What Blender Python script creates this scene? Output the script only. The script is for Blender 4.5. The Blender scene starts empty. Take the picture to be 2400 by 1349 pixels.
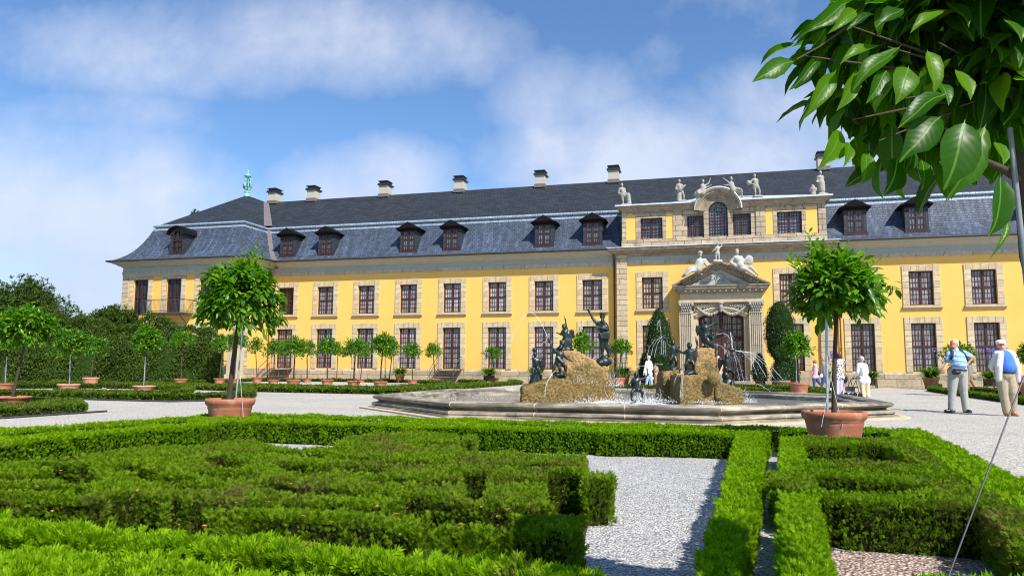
import bpy, math, random
import numpy as np
from mathutils import Vector, Matrix, Euler
from math import sin, cos, pi, radians, sqrt, atan2

S = bpy.context.scene
COL = S.collection
# ------------------------------------------------------------------ camera
YAW, PITCH, ROLL, FPX, EYE = -0.2724, 0.1082, 0.0061, 1744.36, 1.0
cd = bpy.data.cameras.new('camera'); cam = bpy.data.objects.new('camera', cd); COL.objects.link(cam)
cd.sensor_width = 36.0; cd.lens = FPX / 2400 * 36; cd.clip_start = 0.05; cd.clip_end = 5000
cam.matrix_world = Matrix.Translation((0, 0, EYE)) @ Matrix.Rotation(-YAW, 4, 'Z') @ Matrix.Rotation(pi/2 + PITCH, 4, 'X') @ Matrix.Rotation(ROLL, 4, 'Z')
S.camera = cam
S.cycles.filter_width = 1.1
S.render.resolution_x = 1024; S.render.resolution_y = 575
# ------------------------------------------------------------------ light
SUN_EL, SHADOW_AZ = radians(47), radians(138)           # shadows run towards SHADOW_AZ
to_sun = Vector((-cos(SHADOW_AZ)*cos(SUN_EL), -sin(SHADOW_AZ)*cos(SUN_EL), sin(SUN_EL)))
sl = bpy.data.lights.new('sun', 'SUN'); sl.energy = 5.0; sl.angle = radians(0.5); sl.color = (1.0, 0.955, 0.88)
so = bpy.data.objects.new('sun', sl); COL.objects.link(so)
so.rotation_euler = to_sun.to_track_quat('Z', 'Y').to_euler(); so.location = (20, -20, 40)
S.view_settings.view_transform = 'Standard'; S.view_settings.look = 'None'
S.view_settings.exposure = 0.58; S.view_settings.gamma = 1.0

class NT:
    """tiny node helper"""
    def __init__(s, tree): s.t = tree; s.n = tree.nodes; s.l = tree.links
    def add(s, typ, **kw):
        n = s.n.new(typ)
        for k, v in kw.items():
            if k == 'inp':
                for a, b in v.items():
                    if isinstance(b, tuple) and len(b) == 2 and hasattr(b[0], 'outputs'): s.l.new(b[0].outputs[b[1]], n.inputs[a])
                    elif hasattr(b, 'outputs'): s.l.new(b.outputs[0], n.inputs[a])
                    else: n.inputs[a].default_value = b
            else: setattr(n, k, v)
        return n
    def ramp(s, fac, stops, interp='LINEAR'):
        r = s.n.new('ShaderNodeValToRGB'); r.color_ramp.interpolation = interp
        e = r.color_ramp.elements
        while len(e) < len(stops): e.new(0.5)
        for i, (p, c) in enumerate(stops):
            e[i].position = p; e[i].color = c if len(c) == 4 else (*c, 1)
        if fac is not None: s.l.new(fac.outputs[0] if not isinstance(fac, tuple) else fac[0].outputs[fac[1]], r.inputs[0])
        return r
    def math(s, op, a, b=None, clamp=False):
        m = s.n.new('ShaderNodeMath'); m.operation = op; m.use_clamp = clamp
        for i, v in enumerate((a, b)):
            if v is None: continue
            if isinstance(v, (int, float)): m.inputs[i].default_value = v
            elif isinstance(v, tuple): s.l.new(v[0].outputs[v[1]], m.inputs[i])
            else: s.l.new(v.outputs[0], m.inputs[i])
        return m
    def mix(s, fac, a, b, blend='MIX'):
        m = s.n.new('ShaderNodeMix'); m.data_type = 'RGBA'; m.blend_type = blend
        def put(sock, v):
            if isinstance(v, (int, float)): sock.default_value = v
            elif isinstance(v, tuple) and len(v) in (3, 4) and not hasattr(v[0], 'outputs'): sock.default_value = (*v[:3], 1)
            elif isinstance(v, tuple): s.l.new(v[0].outputs[v[1]], sock)
            elif v.bl_idname == 'ShaderNodeMix': s.l.new(v.outputs[2], sock)
            else: s.l.new(v.outputs[0], sock)
        put(m.inputs[0], fac); put(m.inputs[6], a); put(m.inputs[7], b)
        return m

# sky: Nishita daylight with clouds placed by direction
w = bpy.data.worlds.new('World'); S.world = w; w.use_nodes = True
N = NT(w.node_tree); N.n.clear()
sky = N.add('ShaderNodeTexSky', sky_type='NISHITA', sun_disc=False)
sky.sun_elevation = SUN_EL; sky.sun_rotation = atan2(to_sun.x, to_sun.y); sky.air_density = 1.0; sky.dust_density = 0.4; sky.ozone_density = 2.5
tc = N.add('ShaderNodeTexCoord')
# frame whose x is camera-right azimuth, so cloud banks can be given as (azimuth, elevation)
mp = N.add('ShaderNodeMapping', vector_type='POINT'); mp.inputs['Rotation'].default_value = (0, 0, YAW)
N.l.new(tc.outputs['Generated'], mp.inputs['Vector'])
sep = N.add('ShaderNodeSeparateXYZ', inp={'Vector': mp})
az = N.math('DIVIDE', (sep, 0), N.math('MAXIMUM', (sep, 1), 0.02))
elv = N.math('DIVIDE', (sep, 2), N.math('MAXIMUM', (sep, 1), 0.02))
comb = N.add('ShaderNodeCombineXYZ', inp={0: az, 1: elv})
def cloud_bank(x, y, rx, ry, soft=1.0):
    dx = N.math('DIVIDE', N.math('SUBTRACT', az, x), rx); dy = N.math('DIVIDE', N.math('SUBTRACT', elv, y), ry)
    d = N.math('ADD', N.math('MULTIPLY', dx, dx), N.math('MULTIPLY', dy, dy))
    return N.math('MULTIPLY', N.math('SUBTRACT', 1.0, d, clamp=True), soft)
banks = None
def A(px): return (px - 1200) / FPX
def Eh(py): return (864 - py) / FPX * 1.01
BANKS = [(130,530,540,280,1.15),(860,450,290,170,.85),(1600,390,540,220,1.1),(1350,230,230,170,.6),(1750,240,260,160,.75),(700,80,620,170,.75),(300,100,420,130,.45),
         (950,60,240,160,.65),(200,280,300,80,.3),(120,700,420,240,.95),(1260,250,180,90,.35),(2150,350,420,200,.8),(1100,470,200,90,.4),(1560,170,120,130,.35),(-600,500,500,300,.8),(3000,400,500,300,.8)]
for (px, py, rx, ry, k) in BANKS:
    b = cloud_bank(A(px), Eh(py), rx/FPX, ry/FPX, k)
    banks = b if banks is None else N.math('MAXIMUM', banks, b)
nz = N.add('ShaderNodeTexNoise', inp={'Vector': comb, 'Scale': 4.2, 'Detail': 10.0, 'Roughness': 0.58, 'Distortion': 0.15})
nz2 = N.add('ShaderNodeTexNoise', inp={'Vector': comb, 'Scale': 9.0, 'Detail': 6.0, 'Roughness': 0.6})
cm = N.math('ADD', N.math('MULTIPLY', banks, 0.75), N.math('ADD', N.math('MULTIPLY', N.math('SUBTRACT', nz, 0.5), 1.3), N.math('MULTIPLY', N.math('SUBTRACT', nz2, 0.5), 0.45)))
cr = N.ramp(cm, [(0.04, (0, 0, 0)), (0.38, (.36, .36, .36)), (0.74, (.82, .82, .82))], 'LINEAR')
csh = N.ramp(nz2, [(0.3, (5.0, 5.7, 7.4)), (0.7, (7.2, 7.7, 8.7))])
skyc = N.mix(1.0, sky, (.98, 1.22, 1.46), 'MULTIPLY')
lowc = N.ramp(elv, [(.0, (3.7, 4.2, 6.0)), (.24, (7.0, 7.4, 8.6))]); csh2 = N.mix(.62, csh, lowc)
mx = N.mix(cr, skyc, csh2)
bg = N.add('ShaderNodeBackground'); bg.inputs['Strength'].default_value = 0.080
N.l.new(mx.outputs[2], bg.inputs['Color'])
wo = N.add('ShaderNodeOutputWorld'); N.l.new(bg.outputs[0], wo.inputs[0])

# ------------------------------------------------------------------ reading positions off the ground
def ray(px, py):
    X, Y = px-1200, py-674.5; c, s = cos(ROLL), sin(ROLL); X, Y = c*X+s*Y, -s*X+c*Y
    xc, zc = X/FPX, -Y/FPX
    yf = cos(PITCH)-zc*sin(PITCH); z = sin(PITCH)+zc*cos(PITCH)
    return Vector((xc*cos(YAW)+yf*sin(YAW), -xc*sin(YAW)+yf*cos(YAW), z))
def G(px, py, z=0.0):
    r = ray(px, py); t = (z-EYE)/r.z; return (r.x*t, r.y*t)
def PY(px, py, y):
    r = ray(px, py); t = y/r.y; return Vector((r.x*t, y, EYE+r.z*t))
RIGHT = Vector((cos(YAW), -sin(YAW), 0)); FWD = Vector((sin(YAW), cos(YAW), 0))
def PD(px, py, d):
    r = ray(px, py); t = d/(r.dot(FWD)); return Vector((r.x*t, r.y*t, EYE+r.z*t))

# ------------------------------------------------------------------ mesh builder
class MB:
    def __init__(s): s.v = []; s.f = []; s.m = []; s.sm = []
    def face(s, pts, m=0, sm=False):
        b = len(s.v); s.v += [tuple(p) for p in pts]; s.f.append(tuple(range(b, b+len(pts)))); s.m.append(m); s.sm.append(sm)
    def box(s, x0, x1, y0, y1, z0, z1, m=0):
        b = len(s.v)
        s.v += [(x0,y0,z0),(x1,y0,z0),(x1,y1,z0),(x0,y1,z0),(x0,y0,z1),(x1,y0,z1),(x1,y1,z1),(x0,y1,z1)]
        for q in ((0,3,2,1),(4,5,6,7),(0,1,5,4),(1,2,6,5),(2,3,7,6),(3,0,4,7)): s.f.append(tuple(b+i for i in q)); s.m.append(m); s.sm.append(False)
        return s
    def prism(s, poly, axis, a, b_, m=0, sm=False):
        """poly in the two other axes, extruded along axis from a to b_"""
        n = len(poly); b = len(s.v)
        for t in (a, b_):
            for p in poly:
                q = list(p); q.insert('xyz'.index(axis), t); s.v.append(tuple(q))
        s.f.append(tuple(range(b+n-1, b-1, -1))); s.f.append(tuple(range(b+n, b+2*n))); s.m += [m, m]; s.sm += [False, False]
        for i in range(n):
            j = (i+1) % n; s.f.append((b+i, b+j, b+n+j, b+n+i)); s.m.append(m); s.sm.append(sm)
        return s
    def grid(s, rows, m=0, sm=True, closed=False):
        nr, nc = len(rows), len(rows[0]); b = len(s.v)
        for r in rows: s.v += [tuple(p) for p in r]
        for i in range(nr-1):
            for j in range(nc if closed else nc-1):
                k = (j+1) % nc; s.f.append((b+i*nc+j, b+i*nc+k, b+(i+1)*nc+k, b+(i+1)*nc+j)); s.m.append(m); s.sm.append(sm)
        return s
    def tube(s, pts, r, n=8, m=0, caps=True):
        pts = [Vector(p) for p in pts]; rs = r if isinstance(r, (list, tuple)) else [r]*len(pts)
        rows = []
        up = Vector((0, 0, 1))
        for i, p in enumerate(pts):
            d = (pts[min(i+1, len(pts)-1)]-pts[max(i-1, 0)]).normalized()
            a = d.cross(up)
            if a.length < 1e-3: a = d.cross(Vector((1, 0, 0)))
            a.normalize(); b = d.cross(a)
            rows.append([p+(a*cos(2*pi*k/n)+b*sin(2*pi*k/n))*rs[i] for k in range(n)])
        s.grid(rows, m, True, True)
        if caps:
            s.face(list(reversed(rows[0])), m); s.face(rows[-1], m)
        return s
    def lathe(s, prof, c=(0, 0, 0), n=24, m=0, sm=True, cap=True):
        rows = [[(c[0]+r*cos(2*pi*k/n), c[1]+r*sin(2*pi*k/n), c[2]+z) for k in range(n)] for r, z in prof]
        s.grid(rows, m, sm, True)
        if cap: s.face(list(reversed(rows[0])), m); s.face(rows[-1], m)
        return s
    def ball(s, c, r, m=0, n=10):
        rr = r if isinstance(r, (list, tuple)) else (r, r, r)
        rows = []
        for i in range(n//2+1):
            t = pi*i/(n//2); t = min(max(t, .05), pi-.05)
            rows.append([(c[0]+rr[0]*sin(t)*cos(2*pi*k/n), c[1]+rr[1]*sin(t)*sin(2*pi*k/n), c[2]-rr[2]*cos(t)) for k in range(n)])
        s.grid(rows, m, True, True); s.face(list(reversed(rows[0])), m); s.face(rows[-1], m)
        return s
    def build(s, name, mats, parent=None, loc=(0, 0, 0), org=None):
        if org is not None: s.v = [(a-org[0], b-org[1], c-org[2]) for a, b, c in s.v]
        me = bpy.data.meshes.new(name); me.from_pydata(s.v, [], s.f)
        mats = mats if isinstance(mats, (list, tuple)) else [mats]
        for k in mats: me.materials.append(k)
        me.polygons.foreach_set('material_index', s.m); me.polygons.foreach_set('use_smooth', s.sm); me.update()
        o = bpy.data.objects.new(name, me); COL.objects.link(o)
        if parent: o.parent = parent
        o.location = loc
        return o
def tag(o, label=None, cat=None, group=None, kind=None):
    if label: o['label'] = label
    if cat: o['category'] = cat
    if group: o['group'] = group
    if kind: o['kind'] = kind
    return o
def thing(name, label, cat, loc=(0, 0, 0), group=None, rz=0):
    o = bpy.data.objects.new(name, None); COL.objects.link(o); o.location = loc; o.rotation_euler = (0, 0, rz); o.empty_display_size = .3
    return tag(o, label, cat, group)
def np_mesh(name, V, F, mat, parent=None, loc=(0, 0, 0), smooth=False):
    """V (n,3) float, F (m,k) int"""
    me = bpy.data.meshes.new(name); k = F.shape[1]
    me.vertices.add(len(V)); me.vertices.foreach_set('co', V.astype(np.float32).ravel())
    me.loops.add(F.size); me.loops.foreach_set('vertex_index', F.astype(np.int32).ravel())
    me.polygons.add(len(F)); me.polygons.foreach_set('loop_start', np.arange(0, F.size, k, dtype=np.int32))
    if smooth: me.polygons.foreach_set('use_smooth', np.ones(len(F), dtype=bool))
    for mm in (mat if isinstance(mat, (list, tuple)) else [mat]): me.materials.append(mm)
    me.update(calc_edges=True)
    o = bpy.data.objects.new(name, me); COL.objects.link(o)
    if parent: o.parent = parent
    o.location = loc
    return o
def copy_tree(o, parent=None):
    c = o.copy(); COL.objects.link(c)
    if parent: c.parent = parent
    for ch in list(o.children):
        copy_tree(ch, c)
    return c

# ------------------------------------------------------------------ materials
def newmat(name):
    m = bpy.data.materials.new(name); m.use_nodes = True; n = NT(m.node_tree)
    return m, n, n.n['Principled BSDF'], n.n['Material Output']
def mat(name, col, rough=.7, var=.15, scale=6, bump=0., bscale=40, metal=0., spec=.4, stretch=None, var2=None, obj=True):
    m, n, b, o = newmat(name)
    tcn = n.add('ShaderNodeTexCoord'); src = (tcn, 3 if obj else 0)
    mpn = n.add('ShaderNodeMapping'); n.l.new(tcn.outputs[3], mpn.inputs[0])
    if stretch: mpn.inputs['Scale'].default_value = stretch
    nz = n.add('ShaderNodeTexNoise', inp={'Vector': mpn, 'Scale': scale, 'Detail': 6.0, 'Roughness': .6})
    lo = tuple(c*(1-var) for c in col); hi = tuple(min(1, c*(1+var)) for c in col)
    r = n.ramp(nz, [(.3, lo), (.7, hi)])
    last = r
    if var2:     # (colour, scale, lo, hi) weathering patches
        n2 = n.add('ShaderNodeTexNoise', inp={'Vector': mpn, 'Scale': var2[1], 'Detail': 8.0, 'Roughness': .68})
        f = n.ramp(n2, [(var2[2], (0, 0, 0)), (var2[3], (1, 1, 1))])
        last = n.mix(f, last, var2[0])
        n.l.new(last.outputs[2], b.inputs['Base Color'])
    else: n.l.new(r.outputs[0], b.inputs['Base Color'])
    b.inputs['Roughness'].default_value = rough; b.inputs['Metallic'].default_value = metal; b.inputs['Specular IOR Level'].default_value = spec
    if bump:
        n3 = n.add('ShaderNodeTexNoise', inp={'Vector': mpn, 'Scale': bscale, 'Detail': 5.0})
        bp = n.add('ShaderNodeBump', inp={'Strength': 1.0, 'Distance': bump, 'Height': n3}); n.l.new(bp.outputs[0], b.inputs['Normal'])
    return m
def block_mat(name, col, bw, bh, mortar=(.2, .17, .13), axis='xz', var=.15, dirt=None, msize=.02, bump=.01, rough=.85, stain_scale=1.2):
    """stone or slate laid in courses: brick texture in the wall's own plane"""
    m, n, b, o = newmat(name)
    tcn = n.add('ShaderNodeTexCoord'); sp = n.add('ShaderNodeSeparateXYZ', inp={'Vector': (tcn, 3)})
    if axis == 'xz': cb = n.add('ShaderNodeCombineXYZ', inp={0: (sp, 0), 1: (sp, 2)})
    elif axis == 'yz': cb = n.add('ShaderNodeCombineXYZ', inp={0: (sp, 1), 1: (sp, 2)})
    else: cb = n.add('ShaderNodeCombineXYZ', inp={0: n.math('ADD', (sp, 0), (sp, 1)), 1: (sp, 2)})
    br = n.add('ShaderNodeTexBrick', inp={'Vector': cb, 'Scale': 1.0, 'Mortar Size': msize, 'Brick Width': bw, 'Row Height': bh, 'Bias': 0.0, 'Mortar Smooth': .3})
    br.inputs['Color1'].default_value = (*[c*(1-var) for c in col], 1); br.inputs['Color2'].default_value = (*[min(1, c*(1+var)) for c in col], 1); br.inputs['Mortar'].default_value = (*mortar, 1)
    nz = n.add('ShaderNodeTexNoise', inp={'Vector': (tcn, 3), 'Scale': 5.0, 'Detail': 8.0, 'Roughness': .65})
    r = n.ramp(nz, [(.3, (.72, .72, .72)), (.7, (1.15, 1.13, 1.1))])
    mm = n.mix(1.0, br, r, 'MULTIPLY')
    if dirt:
        mpn = n.add('ShaderNodeMapping'); mpn.inputs['Scale'].default_value = (1, 1, .45); n.l.new(tcn.outputs[3], mpn.inputs[0])
        n2 = n.add('ShaderNodeTexNoise', inp={'Vector': mpn, 'Scale': stain_scale, 'Detail': 9.0, 'Roughness': .7})
        f = n.ramp(n2, [(dirt[1], (0, 0, 0)), (dirt[2], (1, 1, 1))])
        mm = n.mix(f, mm, dirt[0])
    n.l.new(mm.outputs[2], b.inputs['Base Color']); b.inputs['Roughness'].default_value = rough
    hh = n.math('ADD', n.math('MULTIPLY', (br, 1), -1.0), n.math('MULTIPLY', nz, .5))
    bp = n.add('ShaderNodeBump', inp={'Strength': 1.0, 'Distance': bump, 'Height': hh}); n.l.new(bp.outputs[0], b.inputs['Normal'])
    return m
def leaf_mat(name, dark, light, rough=.4, trans=.35, tcol=None, brown=None, bscale=1.5, spec=.5, coat=0):
    m, n, b, o = newmat(name)
    g = n.add('ShaderNodeNewGeometry'); tcn = n.add('ShaderNodeTexCoord')
    r = n.ramp((g, 'Random Per Island'), [(0, dark), (.55, tuple((a+c)/2 for a, c in zip(dark, light))), (1, light)])
    c = r
    if brown:
        nz = n.add('ShaderNodeTexNoise', inp={'Vector': (tcn, 3), 'Scale': bscale, 'Detail': 4.0, 'Roughness': .6})
        ad = n.math('ADD', nz, n.math('MULTIPLY', (g, 'Random Per Island'), .25))
        f = n.ramp(ad, [(brown[1], (0, 0, 0)), (brown[2], (1, 1, 1))]); c = n.mix(f, r, brown[0])
    out = 2 if c.bl_idname == 'ShaderNodeMix' else 0
    n.l.new(c.outputs[out], b.inputs['Base Color']); b.inputs['Roughness'].default_value = rough; b.inputs['Specular IOR Level'].default_value = spec
    t = n.add('ShaderNodeBsdfTranslucent')
    tm = n.mix(1.0, (c, out), tcol or (1.15, 1.5, .2), 'MULTIPLY'); n.l.new(tm.outputs[2], t.inputs['Color'])
    mx = n.add('ShaderNodeMixShader'); mx.inputs[0].default_value = trans
    n.l.new(b.outputs[0], mx.inputs[1]); n.l.new(t.outputs[0], mx.inputs[2]); n.l.new(mx.outputs[0], o.inputs[0])
    return m
def gravel_mat(name, cols, scale, bump=.01, tint=None):
    m, n, b, o = newmat(name)
    tcn = n.add('ShaderNodeTexCoord')
    wn = n.add('ShaderNodeTexNoise', inp={'Vector': (tcn, 3), 'Scale': scale*.7, 'Detail': 2.0})
    vv = n.add('ShaderNodeVectorMath', operation='MULTIPLY_ADD'); n.l.new(wn.outputs[1], vv.inputs[0]); vv.inputs[1].default_value = (.6/scale,)*3; n.l.new(tcn.outputs[3], vv.inputs[2])
    v = n.add('ShaderNodeTexVoronoi', inp={'Vector': vv, 'Scale': scale, 'Randomness': 1.0})
    sp = n.add('ShaderNodeSeparateColor', inp={0: (v, 1)})
    k = len(cols); r = n.ramp(sp, [(i/(k-1), c) for i, c in enumerate(cols)])
    edge = n.ramp((v, 0), [(.25, (1, 1, 1)), (.75, (.42, .41, .4))])
    c1 = n.mix(1.0, r, edge, 'MULTIPLY')
    big = n.add('ShaderNodeTexNoise', inp={'Vector': (tcn, 3), 'Scale': .35, 'Detail': 7.0, 'Roughness': .7})
    br = n.ramp(big, [(.3, (.86, .86, .87)), (.7, (1.1, 1.09, 1.07))])
    c2 = n.mix(1.0, c1, br, 'MULTIPLY')
    n.l.new(c2.outputs[2], b.inputs['Base Color']); b.inputs['Roughness'].default_value = .9; b.inputs['Specular IOR Level'].default_value = .2
    sc = n.add('ShaderNodeTexNoise', inp={'Vector': (tcn, 3), 'Scale': 3.2, 'Detail': 5.0, 'Roughness': .6})
    hh = n.math('ADD', n.math('SUBTRACT', 1.0, (v, 0)), n.math('MULTIPLY', sc, 3.0))
    bp = n.add('ShaderNodeBump', inp={'Strength': 1.0, 'Distance': bump, 'Height': hh}); n.l.new(bp.outputs[0], b.inputs['Normal'])
    return m

M = {}
M['yellow'], n, b, o = newmat('yellow render')
tcn = n.add('ShaderNodeTexCoord'); mpn = n.add('ShaderNodeMapping'); mpn.inputs['Scale'].default_value = (1.6, 1.6, .14); n.l.new(tcn.outputs[3], mpn.inputs[0])
a1 = n.ramp(n.add('ShaderNodeTexNoise', inp={'Vector': (tcn, 3), 'Scale': .45, 'Detail': 8.0, 'Roughness': .65}), [(.3, (.76, .445, .108)), (.7, (.81, .485, .130))])
a2 = n.ramp(n.add('ShaderNodeTexNoise', inp={'Vector': mpn, 'Scale': 1.4, 'Detail': 8.0, 'Roughness': .7}), [(.55, (1, 1, 1)), (.85, (.88, .85, .80))])
a3 = n.mix(1.0, a1, a2, 'MULTIPLY'); n.l.new(a3.outputs[2], b.inputs['Base Color']); b.inputs['Roughness'].default_value = .92; b.inputs['Specular IOR Level'].default_value = .1
SANDC = (.50, .40, .26)
M['stone'] = mat('sandstone', SANDC, .88, .13, 3, bump=.006, bscale=45, var2=((.22, .18, .13), 2.2, .60, .88))
M['stone_grey'] = mat('grey weathered stone', (.31, .25, .18), .9, .2, 3, bump=.006, var2=((.10, .09, .075), 2.4, .48, .75))
M['quoin'] = block_mat('quoin blocks', (.50, .40, .265), 2.4, .36, (.15, .12, .09), 'xy', dirt=((.2, .17, .13), .6, .9))
M['surround'] = block_mat('window surround stone', (.55, .44, .285), 3.0, .37, (.2, .16, .11), 'xy', .1, dirt=((.30, .25, .18), .62, .95), msize=.014)
M['lintel'] = block_mat('lintel stone', (.53, .425, .275), .42, 3.0, (.2, .16, .11), 'xy', .1, dirt=((.28, .23, .17), .6, .95), msize=.014)
M['plinth'] = block_mat('plinth stone', (.40, .32, .215), 1.4, .5, (.16, .13, .1), 'xy', .15, dirt=((.15, .125, .1), .52, .8))
M['attic'] = block_mat('attic ashlar', (.44, .35, .235), 1.1, .36, (.10, .085, .07), 'xy', .15, dirt=((.15, .13, .105), .50, .78))
M['frieze'] = mat('grey painted frieze', (.36, .375, .34), .8, .06, 2, var2=((.28, .28, .25), 1.5, .55, .85))
M['cornice'] = mat('painted cornice', (.42, .405, .33), .85, .08, 3)
M['architrave'] = block_mat('architrave stone', (.47, .41, .32), 1.6, 1.3, (.2, .17, .13), 'xy', .08)
def slate(name, bw, bh, col, sheen):
    m, n, b, o = newmat(name)
    tcn = n.add('ShaderNodeTexCoord'); sp = n.add('ShaderNodeSeparateXYZ', inp={'Vector': (tcn, 3)})
    cb = n.add('ShaderNodeCombineXYZ', inp={0: n.math('ADD', (sp, 0), n.math('MULTIPLY', (sp, 1), .35)), 1: (sp, 2)})
    br = n.add('ShaderNodeTexBrick', inp={'Vector': cb, 'Scale': 1.0, 'Mortar Size': .018, 'Brick Width': bw, 'Row Height': bh, 'Mortar Smooth': .4})
    br.inputs['Color1'].default_value = (*[c*.72 for c in col], 1); br.inputs['Color2'].default_value = (*[c*1.25 for c in col], 1); br.inputs['Mortar'].default_value = (*[c*.5 for c in col], 1)
    mpn = n.add('ShaderNodeMapping'); mpn.inputs['Scale'].default_value = (2.2, .5, .16); n.l.new(tcn.outputs[3], mpn.inputs[0])
    nz = n.add('ShaderNodeTexNoise', inp={'Vector': mpn, 'Scale': 1.6, 'Detail': 9.0, 'Roughness': .72})
    r = n.ramp(nz, [(.36, (.62, .66, .74)), (.52, (1, 1, 1)), (.72, (1.9, 2.05, 2.3))])
    mm = n.mix(sheen, br, n.mix(1.0, br, r, 'MULTIPLY'))
    n.l.new(mm.outputs[2], b.inputs['Base Color']); b.inputs['Specular IOR Level'].default_value = .4
    rr = n.ramp(nz, [(.3, (.72,)*3), (.7, (.52,)*3)]); n.l.new(rr.outputs[0], b.inputs['Roughness'])
    n4 = n.add('ShaderNodeTexNoise', inp={'Vector': (tcn, 3), 'Scale': 14.0, 'Detail': 4.0})
    hh = n.math('ADD', n.math('MULTIPLY', (br, 1), -1.0), n.math('MULTIPLY', n4, .7))
    bp = n.add('ShaderNodeBump', inp={'Strength': 1.0, 'Distance': .02, 'Height': hh}); n.l.new(bp.outputs[0], b.inputs['Normal'])
    return m
M['slate_low'] = slate('blue grey slate', .30, .17, (.056, .075, .110), 1.0)
M['slate_up'] = slate('dark slate', .55, .20, (.020, .025, .031), .55)
M['slate_side'] = slate('dormer slate', .25, .18, (.026, .036, .046), .3)
M['lead'] = mat('lead sheet', (.27, .33, .39), .5, .65, 7, stretch=(3, 1, .6), bump=.01, bscale=10, metal=.2)
M['leadflat'] = mat('pale lead capping', (.55, .60, .68), .5, .2, 3, metal=.2)
M['valley'] = mat('grey brown valley sheet', (.15, .13, .125), .5, .15, 3)
M['gutter'] = mat('dark gutter', (.035, .03, .03), .5, .2)
M['pipe'] = mat('brown downpipe', (.10, .045, .04), .5, .2)
M['wood'] = mat('dark red window wood', (.055, .016, .014), .5, .2, 4)
M['wood_dormer'] = mat('red brown dormer wood', (.045, .016, .013), .55, .15, 4)
M['dormer_roof'] = mat('dark dormer roof', (.010, .009, .010), .9, .2, spec=.08)
M['copper'] = mat('verdigris copper', (.20, .46, .38), .7, .4, 9)
M['chimney'] = mat('pale chimney render', (.43, .395, .33), .9, .1, 3, var2=((.35, .32, .27), 3, .55, .85))
M['metal_dark'] = mat('dark metal', (.03, .035, .04), .45, .2, metal=.3)
M['steel'] = mat('galvanised steel', (.42, .47, .50), .42, .15, 20, metal=.6)
M['rail'] = mat('grey steel railing', (.09, .09, .095), .45, .1, metal=.4)
def pane_mat(name, c0, c1, fold, glow=False):
    m, n, b, o = newmat(name)
    tcn = n.add('ShaderNodeTexCoord')
    wv = n.add('ShaderNodeTexWave', wave_type='BANDS', bands_direction='X', inp={'Vector': (tcn, 3), 'Scale': fold, 'Distortion': 3.0, 'Detail': 3.0})
    r = n.ramp(wv, [(.1, c0), (.9, c1)])
    nz = n.add('ShaderNodeTexNoise', inp={'Vector': (tcn, 3), 'Scale': 1.3, 'Detail': 3.0})
    f = n.ramp(nz, [(.4, (.55,)*3), (.65, (1.1,)*3)])
    oi = n.add('ShaderNodeObjectInfo'); ov = n.ramp((oi, 'Random'), [(0, (.55,)*3), (1, (1.25,)*3)])
    mm = n.mix(1.0, n.mix(1.0, r, f, 'MULTIPLY'), ov, 'MULTIPLY')
    n.l.new(mm.outputs[2], b.inputs['Base Color']); b.inputs['Roughness'].default_value = .12; b.inputs['Specular IOR Level'].default_value = .3
    n5 = n.add('ShaderNodeTexNoise', inp={'Vector': (tcn, 3), 'Scale': 2.5, 'Detail': 1.0})
    bp = n.add('ShaderNodeBump', inp={'Strength': 1.0, 'Distance': .01, 'Height': n5}); n.l.new(bp.outputs[0], b.inputs['Normal'])
    return m
M['pane'] = pane_mat('curtained glass', (.20, .18, .18), (.58, .53, .52), 4)
M['pane_warm'] = pane_mat('warm curtained glass', (.25, .17, .11), (.80, .62, .42), 3)
M['pane_dark'] = pane_mat('dark glass', (.010, .012, .018), (.05, .055, .065), 1)
M['pane_sky'] = pane_mat('painted sky reflection glass', (.10, .13, .17), (.24, .28, .33), 2)  # reflected sky painted into the glass as a blue grey base colour
M['marble'] = mat('weathered white marble', (.30, .285, .245), .8, .12, 12, bump=.01, bscale=25, var2=((.22, .21, .18), 7, .55, .8))
M['sculpt'] = mat('bright sculpture stone', (.37, .36, .325), .8, .10, 12, bump=.008, bscale=25, var2=((.45, .43, .38), 6, .58, .85))
M['bronze'] = mat('green black bronze', (.014, .026, .022), .38, .5, 7, bump=.006, bscale=30, metal=.35, spec=.7, var2=((.045, .078, .066), 5, .54, .84))
M['terracotta'] = mat('terracotta', (.36, .125, .062), .75, .14, 5, bump=.003, bscale=60, var2=((.52, .30, .22), 4.5, .50, .80))
M['terra_pale'] = mat('pale terracotta', (.58, .26, .16), .8, .14, 5, bump=.003, bscale=60, var2=((.70, .45, .35), 3.5, .5, .8))
M['soil'] = mat('potting soil', (.05, .035, .02), .95, .3, 30, bump=.02)
M['bark'] = mat('brown bark', (.065, .045, .028), .9, .35, 8, stretch=(1, 1, .25), bump=.01, bscale=60)
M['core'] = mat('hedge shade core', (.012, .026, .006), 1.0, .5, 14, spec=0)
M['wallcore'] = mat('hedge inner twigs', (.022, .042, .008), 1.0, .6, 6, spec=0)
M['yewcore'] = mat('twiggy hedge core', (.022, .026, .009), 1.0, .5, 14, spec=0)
M['yew'] = leaf_mat('hedge shoots', (.095, .210, .003), (.290, .440, .006), .7, .42, brown=((.16, .10, .045), .82, .96), bscale=1.6, spec=.08)
M['yew_old'] = leaf_mat('older hedge shoots', (.070, .150, .004), (.215, .315, .010), .7, .38, brown=((.17, .105, .05), .70, .88), bscale=1.9, spec=.08)
M['box_far'] = leaf_mat('box hedge leaves', (.045, .095, .006), (.130, .205, .012), .65, .3, brown=((.16, .14, .04), .66, .85), bscale=.9, spec=.12)
M['citrus'] = leaf_mat('glossy citrus leaves', (.030, .100, .003), (.150, .320, .008), .36, .42, tcol=(1.1, 1.5, .2), spec=.38)
M['citrus_new'] = leaf_mat('fresh citrus shoots', (.10, .22, .012), (.27, .42, .04), .35, .45, spec=.5)
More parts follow.
